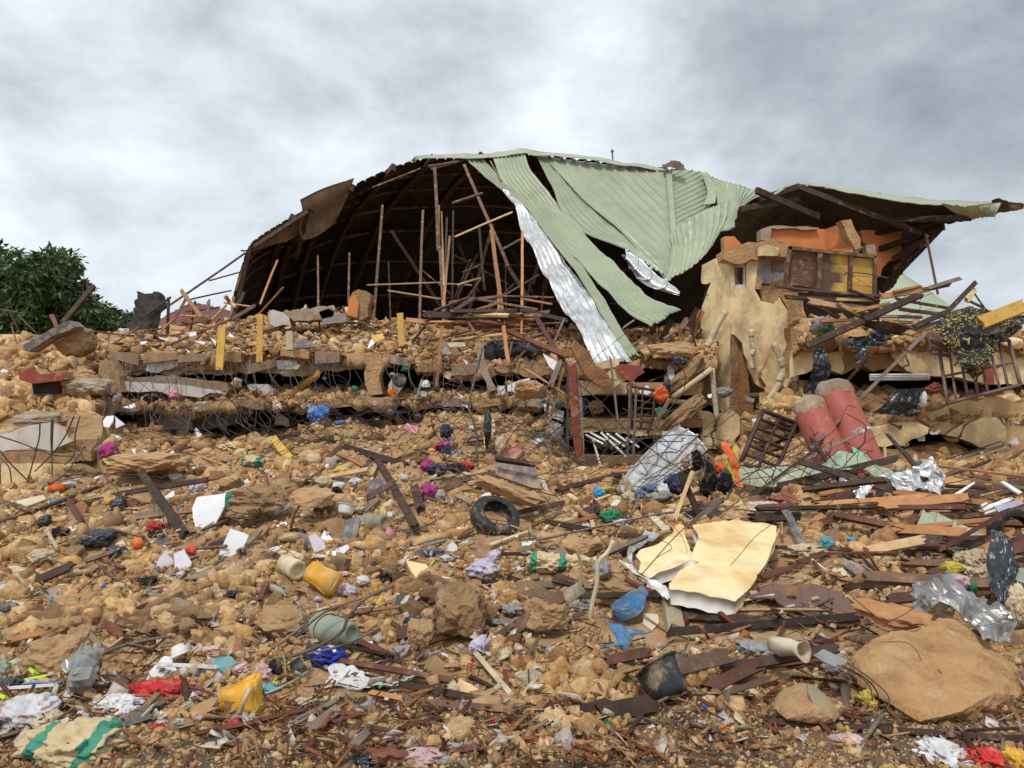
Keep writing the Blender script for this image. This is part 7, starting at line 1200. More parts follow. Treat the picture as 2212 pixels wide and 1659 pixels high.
rag('K', 1410, 665, 170, 110, 'cgreen', 'bright green net bag by white scraps', None, 'the green net bag'); rag('K', 1770, 600, 100, 90, 'cgreen'); rag('K', 1500, 720, 130, 60, 'cwhite'); rag('K', 1200, 760, 90, 70, 'clilac'); rag('K', 800, 695, 110, 50, 'cyellow', 'small yellow cloth scrap'); rag('K', 220, 480, 30, 30, 'plime')
rag('K', 400, 1010, 110, 90, 'clilac'); rag('K', 300, 1110, 260, 130, 'clilac', 'lilac shirt crumpled on the clods', None, 'the lilac shirt', fold=.4); rag('K', 340, 1180, 120, 60, 'cpinkpale'); rag('K', 860, 1070, 330, 150, 'sack', 'pale sack with a green band lying before stones', None, 'the green banded sack', sub=5); rag('K', 1100, 1060, 260, 110, 'csack'); rag('K', 1150, 1440, 240, 90, 'cgreyrag'); rag('K', 1040, 1540, 100, 80, 'cpinkpale'); rag('K', 560, 1480, 150, 90, 'cgreyrag', fold=.5); rag('K', 360, 1240, 130, 50, 'cblack', fold=.5); rag('K', 1550, 770, 110, 60, 'cbeige')
rag('K', 1330, 1130, 150, 180, 'cgreyrag', fold=.25); rag('K', 60, 1300, 110, 60, 'cpinkpale')
rag('J', 940, 1310, 130, 90, 'clilac', 'balled lilac striped cloth right of the jerrycan', None, 'the balled lilac cloth'); rag('J', 1065, 1220, 110, 70, 'cwhite'); rag('J', 670, 1375, 60, 40, 'clilac'); rag('J', 1270, 1190, 110, 70, 'cblack', fold=.5); rag('J', 1640, 975, 200, 50, 'cdenim', fold=.5); rag('J', 1790, 1030, 150, 50, 'cwhite', fold=.5); rag('J', 1500, 1580, 150, 110, 'cnavy', 'dark blue and white cloth knot', None, 'the dark blue knot'); rag('J', 900, 1160, 120, 40, 'cpinkpale'); rag('J', 490, 800, 130, 60, 'cblack'); rag('J', 1250, 430, 80, 90, 'cpinkpale'); rag('J', 1010, 370, 130, 70, 'cwhite'); rag('J', 850, 400, 100, 60, 'pwhite'); rag('J', 880, 270, 120, 60, 'cyellow'); rag('J', 720, 380, 130, 110, 'cbeige'); rag('J', 1420, 330, 60, 50, 'cwhite'); rag('J', 820, 170, 100, 40, 'clilac'); rag('J', 505, 820, 60, 40, 'porange'); rag('J', 570, 920, 40, 120, 'slate', 'black remote control stuck upright', name='remote_control', cat='remote', fold=.05, sub=3); rag('J', 650, 980, 120, 70, 'cgreen') if 0 else None
rag('I', 1345, 965, 130, 90, 'cred', 'bright red cloth in the left field', None, 'the red cloth'); rag('I', 1340, 1020, 120, 50, 'cblack'); rag('I', 1700, 1165, 170, 70, 'pred', 'red plastic canister lid bent open', None, 'the red plastic piece', lean=-.5, fold=.15); rag('I', 1190, 1110, 90, 100, 'porange', 'orange plastic float lying on stones', None, 'the orange float', fold=.08); rag('I', 1245, 1080, 60, 50, 'pwhite'); rag('I', 850, 1060, 260, 130, 'plasticblack', 'black plastic bag sprawled in the left field', None, 'the sprawled black bag'); rag('I', 1010, 1170, 160, 80, 'plasticblack'); rag('I', 520, 1010, 130, 90, 'cblack'); rag('I', 395, 930, 100, 130, 'plasticblack'); rag('I', 1020, 790, 110, 90, 'plasticblack')
rag('I', 490, 630, 140, 80, 'corange', 'orange printed card packet by the plinth wall', None, 'the orange packet', fold=.06, sub=3); rag('I', 470, 745, 60, 40, 'pcyan'); rag('I', 950, 740, 90, 60, 'pyellow'); rag('I', 670, 560, 50, 50, 'cwhite'); rag('I', 610, 600, 120, 60, 'cwhite'); rag('I', 1720, 620, 110, 60, 'clilac'); rag('I', 1520, 1395, 80, 40, 'pblue'); rag('I', 890, 1480, 40, 40, 'pblue'); rag('I', 1280, 1420, 160, 60, 'cblack', 'dark sandal on the gravel', name='sandal', cat='shoe', fold=.15); rag('I', 1350, 1340, 50, 80, 'cgreyrag'); rag('I', 1360, 870, 50, 40, 'plime'); rag('I', 900, 885, 50, 30, 'plime'); rag('I', 1480, 810, 60, 30, 'ppink'); rag('I', 360, 1220, 200, 110, 'cbeige'); rag('I', 560, 1080, 40, 30, 'cred'); rag('I', 1990, 1540, 110, 50, 'cnavy', fold=.5); rag('I', 130, 1350, 60, 60, 'cwhite'); rag('I', 30, 1350, 90, 60, 'cwhite'); rag('I', 445, 1600, 30, 40, 'pcyan')
# front left litter
rag('N', 630, 1480, 820, 300, 'sack', 'large cream sack with green stripes lying flat at the front left', None, 'the large striped sack', sub=5, fold=.28, zip_=12); rag('N', 750, 1530, 260, 130, 'cyellow', 'yellow brown paper on the striped sack', 3.35)
rag('N', 240, 1190, 440, 230, 'cwhite', 'open white printed papers at the left edge', None, 'the white papers', sub=5, fold=.22, zip_=14); rag('N', 420, 1260, 200, 120, 'cbeige', fold=.5); rag('N', 1000, 1120, 380, 120, 'cwhite', 'torn white paper below the metal tank', fold=.4, sub=5); rag('N', 1120, 1190, 180, 90, 'cwhite', fold=.4); rag('N', 690, 1290, 140, 160, 'cwhite', fold=.4); rag('N', 930, 1300, 150, 120, 'cwhite', fold=.45)
rag('N', 1160, 940, 170, 70, 'cred'); rag('N', 1420, 1000, 520, 150, 'cred', 'red cloth with a brown knot behind the papers', None, 'the red cloth with a knot', sub=5, fold=.3); rag('N', 1430, 970, 130, 110, 'ctan', d=3.95); rag('N', 80, 950, 200, 110, 'plasticblack'); rag('N', 30, 830, 110, 150, 'pgreen', 'green white plastic bag cut by the left edge'); rag('N', 1370, 1320, 90, 80, 'cred'); rag('N', 1420, 1300, 90, 80, 'cpinkpale', fold=.5); rag('N', 1280, 1060, 200, 50, 'cgreyrag'); rag('N', 70, 300, 140, 110, 'slate', 'grey splintered heap at the left edge', fold=.5); rag('N', 1840, 640, 160, 60, 'cpinkpale'); rag('N', 1840, 820, 110, 70, 'cwhite'); rag('N', 2100, 820, 150, 80, 'cpinkpale', fold=.4); rag('N', 1900, 430, 50, 40, 'cyellow'); rag('N', 1180, 440, 60, 50, 'cred'); rag('N', 1370, 265, 80, 50, 'cwhite')
rag('O', 590, 720, 300, 150, 'blueflower', 'blue cloth with white flowers by the branches', None, 'the blue flowered cloth', sub=5, fold=.3); rag('O', 160, 820, 130, 170, 'cblack', 'black sandal sole with a worn strap', None, 'the black sandal', fold=.15, name='sandal', cat='shoe'); rag('O', 350, 790, 110, 130, 'cgreyrag', fold=.2); rag('O', 60, 870, 160, 150, 'cpinkpale', 'frayed pinkish fabric at the lower left', fold=.5, sub=5); rag('O', 230, 930, 180, 60, 'cyellow', fold=.4); rag('O', 90, 980, 220, 70, 'pteal', 'blue printed plastic wrapper'); rag('O', 1360, 400, 140, 150, 'cblack', 'black crumpled bag above the brown stone') if 0 else None
rag('O', 1930, 620, 150, 150, 'clilac', fold=.4, lean=.4); rag('O', 1850, 580, 90, 50, 'cyellow'); rag('O', 1700, 780, 70, 90, 'cpinkpale', fold=.5); rag('O', 930, 1110, 210, 110, 'cgreyrag', 'grey dirty sneaker at the road edge', None, 'the grey sneaker', fold=.12, name='sneaker', cat='shoe'); rag('O', 890, 1050, 120, 60, 'ctan', d=3.8); rag('O', 520, 1090, 400, 60, 'cbeige', fold=.55); rag('O', 690, 1090, 180, 40, 'cwhite'); rag('O', 1840, 1150, 80, 50, 'cwhite'); rag('O', 2040, 1260, 60, 60, 'cred', fold=.4); rag('O', 1160, 1420, 110, 80, 'cpinkpale', fold=.5); rag('O', 980, 1600, 230, 90, 'plasticblack', 'charred black lump at the bottom edge', fold=.5)
rag('O', 1120, 1560, 320, 110, 'wred', 'reddish bark litter heap', fold=.6, name='bark_heap', cat='bark'); rag('O', 1430, 1580, 340, 110, 'cpinkpale', 'pale shredded pulp heap at the bottom', fold=.6, zip_=14); rag('O', 1750, 1510, 260, 60, 'wred', fold=.6, name='bark_heap', cat='bark'); rag('O', 1650, 1590, 180, 50, 'cgreyrag'); rag('O', 2130, 1480, 150, 80, 'ctan', fold=.5); rag('O', 1700, 110, 120, 70, 'cpinkpale', fold=.5)
# right side
rag('Q', 1500, 1560, 380, 180, 'cwhite', 'dirty white cotton wad at the bottom right', None, 'the white cotton wad', fold=.5, sub=5, zip_=14); rag('Q', 1880, 1590, 280, 150, 'pred', 'shiny red plastic wrapper at the bottom right corner', None, 'the red wrapper', fold=.35, sub=5); rag('Q', 2120, 1590, 190, 170, 'pyellow', 'yellow and red wrapper in the bottom right corner', fold=.35); rag('Q', 720, 1440, 200, 100, 'cpinkpale', fold=.4); rag('Q', 580, 1440, 120, 100, 'cgreyrag', fold=.3); rag('Q', 870, 1110, 170, 170, 'cyellow', 'yellow leaf-like scraps left of the boulder', fold=.6); rag('Q', 560, 800, 160, 110, 'cgreyrag', fold=.3); rag('Q', 640, 690, 80, 70, 'cpinkpale')
rag('L', 1330, 1470, 280, 130, 'cgreyrag', 'grey crumpled sheet right of the black bucket', fold=.35); rag('L', 1780, 620, 330, 90, 'cbeige', 'frayed pale yellow sack cloth right of the mattress', None, 'the frayed sack cloth', fold=.45); rag('L', 1960, 560, 110, 110, 'pteal', fold=.4); rag('L', 1400, 210, 260, 50, 'cwhite'); rag('L', 450, 450, 60, 60, 'cwhite') if 0 else None
rag('M', 1800, 980, 260, 150, 'cbeige', 'tan crumpled cloth by the hanging black bag', 5.6, 'the tan crumpled cloth', fold=.35, sub=5); rag('M', 1820, 1100, 230, 180, 'cbeige', 'lower tan cloth wad by the black bag', 5.5, fold=.35, sub=5); rag('M', 1640, 1160, 170, 130, 'cpinkpale', 'rolled pinkish striped cloth', 5.2); rag('M', 1600, 1050, 180, 120, 'cyellow', d=5.6, fold=.3); rag('M', 1760, 1210, 70, 90, 'cgreen', d=5.2); rag('M', 2160, 1370, 150, 300, 'cbeige', 'tan cloth at the right edge', 4.6, sub=5, fold=.3)
crump('black_bag', 'M', [[(2020, 760, 5.5), (2110, 780, 5.4)], [(1920, 880, 5.4), (2010, 870, 5.2), (2140, 920, 5.3)][::2], [(1900, 1060, 5.2), (2140, 1080, 5.1)], [(1930, 1300, 5.0), (2130, 1300, 5.0)], [(1990, 1440, 4.9), (2100, 1460, 4.9)]], ['plasticblack', 'plasticblack'], 'long black plastic bag hanging at the right edge', 'the hanging black bag', cat='bag', cr=.16, cs=5, nu=30, nv_=50)
crump('green_rag', 'M', [[(2140, 1050, 5.2), (2240, 1060, 5.2)], [(2130, 1130, 5.1), (2240, 1180, 5.1)]], ['pgreen', 'pgreen'], 'dark green plastic edge at the right border', cr=.04)
# the patterned scarf and black sheets on the right block
crump('patterned_scarf', 'H', [[(1430, 60, 12.3), (1560, -60, 12.4), (1760, -100, 12.5), (2000, -60, 12.5), (2240, -40, 12.4)], [(1490, 160, 12.2), (1640, 140, 12.1), (1800, 140, 12.1), (1960, 120, 12.2), (2150, 90, 12.3)], [(1590, 300, 12.1), (1700, 300, 12.0), (1800, 290, 12.0), (1900, 270, 12.0), (1990, 220, 12.1)], [(1700, 430, 12.0), (1750, 430, 11.95), (1800, 420, 11.9), (1840, 390, 11.95), (1890, 350, 12.0)], [(1765, 525, 11.95), (1772, 530, 11.95), (1778, 520, 11.95), (1785, 510, 11.95), (1795, 500, 11.95)]], ['scarf', 'scarf'], 'black and gold patterned scarf draped over the cream beam', 'the black and gold scarf', cat='scarf', cr=.14, cs=3, nu=70, nv_=60, ex=False)
crump('black_tub', 'H', [[(1690, 30, 12.1), (1850, 50, 12.0), (2020, 30, 12.1)], [(1700, 110, 12.1), (1850, 130, 12.0), (2000, 110, 12.1)]], ['pblack', 'pblack'], 'shallow black plastic tub lying on the scarf', 'the shallow black tub', cat='tub', cr=.01, ex=False)
def pplate(k, l, d, desc, cr=.1, cs=4, land=None): return crump('black_sheeting', k, [[(x, y, d) for x, y in r] for r in l], ['plasticblack', 'plasticblack'], desc, land, cat='sheeting', cr=cr, cs=cs, nu=30, nv_=40, ex=False)
pplate('H', [[(415, 225), (450, 235), (480, 225)], [(380, 320), (440, 330), (510, 320)], [(370, 430), (450, 430), (540, 420)], [(350, 540), (430, 550), (500, 530)], [(345, 640), (400, 640), (470, 630)]], 12.9, 'tall black plastic sheet hanging above the pillars', .12, land='the tall black sheeting')
pplate('H', [[(600, 190), (750, 130), (900, 160), (1010, 200)], [(640, 230), (760, 230), (880, 220), (1000, 240)]], 13.0, 'bunched black plastic draped on the broken wall', .18, land='the bunched black plastic'); pplate('H', [[(720, 210), (800, 200), (850, 230)], [(740, 300), (800, 300), (840, 310)], [(750, 370), (790, 350), (800, 340)]], 12.85, 'black plastic tongue hanging from the bunch', .1)
pplate('H', [[(1130, 600), (1250, 590), (1390, 580)], [(1000, 720), (1120, 740), (1290, 740)], [(880, 800), (1000, 810), (1150, 840)]], 12.75, 'shiny black sheet lying in the lower gap', .10); pplate('H', [[(1200, 750), (1310, 740)], [(1130, 830), (1290, 830)]], 12.6, 'crumpled black sheet end', .12)
rag('H', 1350, 690, 40, 130, 'pwhite', d=12.5, fold=.1); rag('H', 1440, 600, 130, 90, 'redwall', 'curved red plaster flake on the ledge', 12.7, fold=.3, name='plaster_flake', cat='plaster'); rag('H', 970, 140, 150, 120, 'cnavy', d=13.2); rag('H', 490, 80, 110, 70, 'cgreen', d=13.4, fold=.5); rag('H', 470, 60, 190, 120, 'greyplaster', 'grey white debris knot under the fascia', 13.5, fold=.55, name='debris', cat='debris')
# writing on the bar across the pillars
bar = wplank('H', 300, 1215, 885, 930, 34, 'ironmauve', 10.55, 10.45, name='marked_bar', desc='flat iron bar with white painted letters crossing the red pillars', land='the lettered bar', spl=0, t=.02)
def wtext(s, k, x0, y0, x1, y1, d0, d1, size, m_, parent):
    a = P(*Z(k, x0, y0), d0); b = P(*Z(k, x1, y1), d1); xa = (b-a).normalized(); ya = Vector((0, -.35, 1)); ya = (ya-xa*ya.dot(xa)).normalized(); za = xa.cross(ya)
    cu = bpy.data.curves.new('t', 'FONT'); cu.body = s; cu.size = size; cu.extrude = .002; cu.offset = size*.035; ob = bpy.data.objects.new('t', cu); COL.objects.link(ob)
    bpy.context.view_layer.update(); me = bpy.data.meshes.new_from_object(ob); bpy.data.objects.remove(ob)
    mt = Matrix((xa, ya, za)).transposed().to_4x4(); mt.translation = a
    o = mk('painted_letters', [mt @ v.co for v in me.vertices], [tuple(p.vertices) for p in me.polygons], m_, None)
    o.parent = parent; o.location = o.location-parent.location; return o
wtext('YZ.', 'H', 744, 1000, 880, 934, 10.43, 10.41, .11, 'pwhite', bar)
for l in ([(806, 945), (828, 938), (840, 965), (818, 976)], [(850, 922), (880, 914), (890, 934), (872, 945), (858, 943)]):
    o = plate('white_mark', zp('H', l, 10.41), .004, 'pwhite', None); o.parent = bar; o.location = o.location-bar.location
# ------------------------------------------------------------- dead branches and sticks in front
def branch(k, l, r, m_, desc, land=None, d=None, lift=.05, name='branch', cat='branch', r2=None, sides=7):
    pts = [P(*Z(k, x, y), d) if d else GP(*Z(k, x, y), lift) for x, y in l]; s = SCL(k)*pts[0].y/F
    o = tube(name, pts, r*s/2, m_, sides=sides, n=len(pts)*5, r2=(r2 if r2 is not None else r*.8)*s/2); tag(o, desc, cat, land=land)
    for p in pts: keep(p, .05)
    return o
branch('O', [(-10, 755), (400, 665), (720, 500), (800, 350), (950, 190), (1190, 85)], 34, 'wgrey', 'long grey dead branch bending up to the right', 'the long grey branch', d=4.35)
branch('O', [(430, 680), (760, 595), (1070, 445)], 26, 'wgrey', 'forked grey branch in front of the bucket', d=4.4); branch('O', [(20, 710), (240, 560), (420, 420)], 28, 'wgrey', 'grey branch left of the bucket', d=4.5); branch('O', [(200, 690), (420, 450), (640, 290), (930, 190)], 20, 'wgrey', 'thin grey branch behind the bucket', d=4.6); branch('O', [(420, 330), (440, 480)], 36, 'wgrey', 'stubby upright branch piece', d=4.5); branch('O', [(410, 715), (460, 550)], 30, 'wgrey', 'short bent branch below the bucket', d=4.4)
branch('O', [(75, 1110), (290, 1010), (450, 900)], 30, 'silverdull', 'grey metal conduit lying beside the jerrycan', 'the grey conduit', name='conduit', cat='pipe'); branch('O', [(225, 730), (250, 830), (255, 1000)], 16, 'wpale', 'thin pale stick'); branch('O', [(720, 660), (860, 700), (1100, 765)], 32, 'wdark', 'round dark pole behind the white tin')
branch('N', [(860, 755), (1050, 680), (1300, 620), (1480, 590)], 34, 'wgrey', 'grey pole lying behind the metal tank', 'the grey pole'); branch('N', [(1190, 820), (1400, 690), (1590, 690)], 8, 'wire', 'thin bent wire over stones', name='wire', cat='wire'); branch('N', [(1400, 1040), (1650, 1050), (1850, 1110), (1905, 1190)], 24, 'wbrown', 'brown rope-like root curving to the jerrycan'); branch('I', [(810, 1290), (900, 1390), (1000, 1460), (1130, 1540)], 20, 'wbrown', 'curved brown root in the left gravel')
branch('K', [(1100, 930), (1150, 1060), (1150, 1200), (1145, 1410)], 32, 'wcream', 'peeled cream stick standing bent in the debris', 'the bent cream stick', d=5.5, r2=26); branch('K', [(1430, 870), (1380, 970), (1300, 1060), (1285, 1250), (1250, 1400), (1210, 1650)], 38, 'wcream', 'tall forked cream stick right of the bent one', 'the forked cream stick', d=5.2, r2=40); branch('K', [(360, 958), (540, 890), (720, 826)], 34, 'wcream', 'pale bamboo stick lying below the tyre', 'the bamboo stick', name='stick', cat='stick'); branch('J', [(0, 0), (1, 1)], 1, 'wgrey', 'x') if 0 else None
branch('K', [(700, 890), (760, 960), (830, 975), (1100, 900), (1400, 830), (1800, 745), (2250, 690)], 20, 'slate', 'long dark hose running over stones to the right', 'the dark hose', lift=.12, name='hose', cat='hose', r2=22); branch('K', [(1650, 480), (1600, 620), (1480, 770), (1380, 830)], 26, 'slate', 'bent grey conduit leading to the hose', d=8.0, name='conduit', cat='pipe')
branch('L', [(1000, 355), (1200, 335), (1420, 360), (1530, 340), (1580, 310)], 16, 'slate', 'black cable looping behind the foam slab', lift=.1, name='cable', cat='cable'); branch('J', [(440, 760), (470, 640), (500, 590), (510, 560)], 26, 'rebar', 'hooked bar rising from the stones', d=7.9, name='iron_bar', cat='bar'); branch('J', [(500, 575), (580, 435), (660, 470), (780, 545)], 14, 'rebar', 'bent rebar arching over blocks', lift=.15, name='rebar', cat='rebar'); branch('J', [(70, 750), (260, 600), (240, 470), (215, 380), (110, 330)], 14, 'rebar', 'angled rebar hook left of the blocks', lift=.15, name='rebar', cat='rebar')
branch('F', [(1415, 200), (1350, 460), (1290, 700), (1290, 780), (1335, 900), (1362, 1100), (1350, 1280)], 20, 'slate', 'long grey conduit hanging down the whole facade', 'the hanging conduit', d=12.9, name='conduit', cat='pipe', r2=18); branch('D', [(1060, 895), (1075, 878), (1200, 885), (1340, 915)], 9, 'wire', 'black cable coming out of the partition socket', d=14.7, name='cable', cat='cable'); branch('L', [(190, 780), (260, 870), (340, 960)], 22, 'slate', 'grey rod pointing at the blue tin', name='rod', cat='rod', d=5.6); branch('M', [(980, 1375), (1080, 1360), (1170, 1330), (1200, 1270), (1200, 1150+60)], 34, 'wcream', 'peeled cream twig curving upward', lift=.05)
branch('Q', [(600, 770), (780, 860), (880, 960), (900, 1100), (840, 1220)], 14, 'rebar', 'looped wire end hanging left of the boulder', d=3.75, name='wire', cat='wire'); branch('Q', [(640, 770), (860, 900), (950, 1030), (940, 1180), (830, 1320)], 14, 'rebar', 'second looped wire end left of the boulder', d=3.7, name='wire', cat='wire'); branch('Q', [(690, 745), (900, 900), (1040, 1040), (1000, 1160), (700, 1240)], 14, 'rebar', 'outer looped wire left of the boulder', d=3.68, name='wire', cat='wire'); branch('Q', [(0, 1250), (300, 1280), (560, 1265), (830, 1215)], 10, 'rebar', 'wire lying along the cream splinters', d=3.8, name='wire', cat='wire')
# ------------------------------------------------------------- rebar curtains and wire tangles
def bar3(pts, r, m_='rebar', desc='bent hanging rebar', grp='thin rebars hanging from the broken floors', name='rebar'):
    o = tube(name, pts, r, m_, sides=5, n=len(pts)*3); tag(o, desc, 'rebar', grp); return o
def hang(k, x0, y0, x1, y1, d0, d1, r=.0055):
    a = P(*Z(k, x0, y0), d0); b = P(*Z(k, x1, y1), d1); m1_ = a.lerp(b, .35)+Vector((random.uniform(-.12, .12), -.10, random.uniform(-.05, .05))); m2_ = a.lerp(b, .7)+Vector((random.uniform(-.15, .15), -.12, 0))
    bar3([a, m1_, m2_, b], r)
for x in list(np.linspace(150, 1560, 34))+list(np.linspace(1600, 2200, 12)):
    x = x+random.uniform(-18, 18); y = 345 if x < 1560 else 320; dx = random.uniform(0, 150) if x > 250 else random.uniform(-120, -30); L_ = random.uniform(150, 330) if random.random() < .45 else random.uniform(400, 640)
    hang('E', x, y+random.uniform(0, 40), x+dx*L_/400, y+L_, 14.55, 14.2 if L_ < 400 else 13.7)
for x in np.linspace(430, 1560, 24): x = x+random.uniform(-25, 25); hang('E', x, random.uniform(690, 770), x+random.uniform(-40, 170), random.uniform(900, 1010), 14.3, 13.4)
for x in list(np.linspace(560, 1300, 16)): hang('F', x+random.uniform(-20, 20), random.uniform(330, 400), x+random.uniform(-60, 60), random.uniform(560, 760), 14.5, 14.0)
for x in np.linspace(560, 800, 6): hang('F', x, random.uniform(650, 700), x+random.uniform(-40, 60), random.uniform(800, 900), 14.3, 13.6)
for x in np.linspace(1500, 2100, 12): hang('F', x, random.uniform(450, 650), x+random.uniform(-80, 120), random.uniform(750, 950), 13.9, 13.2)
for i in range(16): x = random.uniform(90, 210); hang('E', x, random.uniform(560, 640), x+random.uniform(-110, 20), random.uniform(880, 1010), 14.2, 13.2)
for l in ([(0, 175), (200, 240), (320, 290), (490, 340), (620, 350), (730, 400)], [(0, 300), (100, 420), (240, 560), (310, 650)], [(345, 50), (340, 180), (310, 300), (245, 545)], [(445, 20), (440, 200), (450, 400), (452, 590)], [(460, 20), (452, 220), (450, 330)], [(640, 0), (560, 180), (450, 330), (300, 480)], [(690, 0), (650, 160), (640, 330), (560, 420)], [(0, 360), (70, 430), (95, 520), (100, 670)], [(460, 520), (600, 510), (720, 455)], [(380, 540), (480, 590), (640, 640)]):
    branch('I', l, 13, 'rebar', 'bent rebar before the left plinth', d=11.4, name='rebar', cat='rebar', r2=12, sides=5)
branch('I', [(940, 0), (860, 200), (700, 480), (560, 700), (430, 800)], 10, 'wire', 'long wire running down the left slope', lift=.3, name='wire', cat='wire'); branch('I', [(850, 300), (850, 560), (900, 680), (1020, 820)], 10, 'wire', 'wire curving over the left slope', lift=.25, name='wire', cat='wire'); branch('I', [(560, 640), (900, 625), (1300, 690), (1640, 720), (1900, 680)], 9, 'wire', 'long slack wire over the left field', lift=.2, name='wire', cat='wire'); branch('I', [(500, 700), (900, 640), (1250, 660)], 9, 'wire', 'second slack wire over the left field', lift=.22, name='wire', cat='wire'); branch('I', [(1330, 1000), (1345, 850), (1400, 790)], 12, 'wire', 'short bent wire by the red cloth', lift=.2, name='wire', cat='wire'); branch('I', [(1560, 920), (1660, 780), (1720, 660)], 14, 'rebar', 'bent rod between beam and white tile', lift=.2, name='rebar', cat='rebar')
def tangle(k, x0, x1, y0, y1, d0, d1, n, r, L_, desc, curl=1.0, mt_='wire', land=None):
    gs = []
    for i in range(n):
        p = P(*Z(k, random.uniform(x0, x1), random.uniform(y0, y1)), random.uniform(d0, d1)); a = random.uniform(-.5, .5)+(math.pi if random.random() < .5 else 0); pts = [p]; el = random.uniform(-.4, .5)
        for j in range(random.randint(3, 6)):
            a += random.gauss(0, .55)*curl; el += random.gauss(0, .5)*curl; s = L_*random.uniform(.5, 1.2)/4
            q = pts[-1]+Vector((math.cos(a)*s, math.sin(a)*s*.35, math.sin(el)*s*.8)); g_ = float(HL(q.x, q.y))+.03
            if q.z < g_: q.z = g_
            pts.append(q)
        gs.append(tube_geo(pts, r*random.uniform(.7, 1.2), 4, cap=False))
    o = mk('wire_tangle', *merge(gs), mt_, smooth=True); tag(o, kind='stuff'); 
    return o
tangle('E', 300, 1700, 850, 1180, 12.2, 13.8, 37, .0047, 1.6, ''); tangle('E', 1500, 2212, 750, 1150, 12.0, 13.8, 44, .0047, 1.4, '', 1.2); tangle('F', 0, 800, 700, 1100, 12.0, 13.6, 30, .0047, 1.4, '', 1.2); tangle('F', 800, 2100, 550, 1000, 12.0, 13.6, 44, .0050, 1.3, '', 1.3)
tangle('F', 1400, 2212, 900, 1350, 10.6, 12.3, 37, .0050, 1.5, '', 1.2); tangle('G', 0, 1200, 1300, 1560, 9.6, 11.2, 27, .0058, 1.8, '', 1.0); tangle('G', 850, 2212, 1100, 1560, 9.3, 11, 31, .0061, 1.6, '', 1.4); tangle('H', 0, 500, 900, 1500, 9.3, 11.2, 20, .0058, 1.0, '', 1.4); tangle('M', 0, 900, 0, 500, 8.5, 9.6, 10, .0050, 1.0, '', 1.4); tangle('M', 1700, 2212, 700, 1400, 4.8, 6, 5, .0029, .6, '', 1.3); tangle('D', 1200, 2000, 1000, 1300, 12.2, 13.5, 8, .0050, 1.0, '', 1.0)
tangle('J', 0, 2000, 300, 1000, 6.5, 9.5, 12, .0032, .9, '', 1.1); tangle('L', 0, 2212, 100, 900, 5.8, 8.8, 17, .0032, .9, '', 1.1); tangle('Q', 0, 1900, 0, 1400, 3.7, 4.8, 8, .0022, .5, '', 1.2); tangle('O', 0, 2212, 200, 1400, 3.8, 5.2, 5, .0018, .5, '', 1.0)
# ------------------------------------------------------------- trees beyond the rubble
def tree(cx, base_y, top_y, wid, d, nl, lsz, desc  , land=None, mt_='leaf', clumps=40, seed=0, shape=None):
    r_ = np.random.default_rng(seed); b = P(cx, base_y, d); b.z = -.1; top = P(cx, top_y, d).z; W_ = wid/F*d/2
    e = empty('tree', b); tag(e, desc, 'tree', land=land)
    gs = [tube_geo([b, b+Vector((.2, 0, top*.25)), b+Vector((-.1, .1, top*.5))], .04*top, 9, r2=.022*top)]
    cc = []
    for i in range(clumps):
        a = r_.uniform(0, 2*math.pi); t = r_.uniform(.12, 1.0); rad = W_*math.sin(min(t*1.25+.12, math.pi*.5 if t < .5 else 3)*1.0) if shape is None else W_*shape(t)
        rr = rad*math.sqrt(r_.uniform(.15, 1)); c = b+Vector((math.cos(a)*rr, math.sin(a)*rr*.7, top*t*.93)); cc.append((c, r_.uniform(.10, .2)*W_+.35))
        if i % 3 == 0: gs.append(tube_geo([b+Vector((0, 0, top*min(.45, t*.5))), (b+Vector((0, 0, top*.35))+c)/2+Vector((0, 0, .3)), c], .012*top, 5, r2=.003*top))
    mk('trunk', *merge(gs), 'bark', e, smooth=True)
    per = nl//clumps; V = []; Fq = []
    C_ = np.array([c[:] for c, _ in cc]); Rr = np.array([r for _, r in cc]); pid = np.repeat(np.arange(clumps), per); n = len(pid)
    dirv = r_.normal(size=(n, 3)); dirv /= np.linalg.norm(dirv, axis=1)[:, None]; rad = Rr[pid]*r_.uniform(.35, 1.12, n)**.6; pos = C_[pid]+dirv*rad[:, None]*np.array([1, .9, .72])
    ax = dirv*.5+r_.normal(size=(n, 3))*.6+np.array([0, 0, -.45]); ax /= np.linalg.norm(ax, axis=1)[:, None]; sd = np.cross(ax, r_.normal(size=(n, 3))); sd /= np.linalg.norm(sd, axis=1)[:, None]
    l = lsz*r_.uniform(.6, 1.3, n)[:, None]; w = l*.17; p0 = pos; p1 = pos+ax*l*.5+sd*w; p2 = pos+ax*l; p3 = pos+ax*l*.5-sd*w
    V = np.stack([p0, p1, p2, p3], 1).reshape(-1, 3)-np.array(b[:]); Fq = np.arange(n*4).reshape(n, 4)
    o = mknp('crown', V, Fq, mt_); o.parent = e; return e
tree(20, 830, 522, 270, 36, 34000, .36, 'big dark green mango tree filling the left edge', 'the big mango tree', clumps=110, seed=1); tree(-130, 830, 540, 260, 38, 12000, .45, 'dark tree standing behind the big mango tree', clumps=60, seed=2)
tree(95, 830, 596, 230, 37, 20000, .36, 'lower mango tree behind the rearing beam', 'the lower mango tree', clumps=70, seed=3); tree(175, 830, 640, 190, 40, 13000, .34, 'round green shrub right of the mango trees', clumps=40, seed=4)
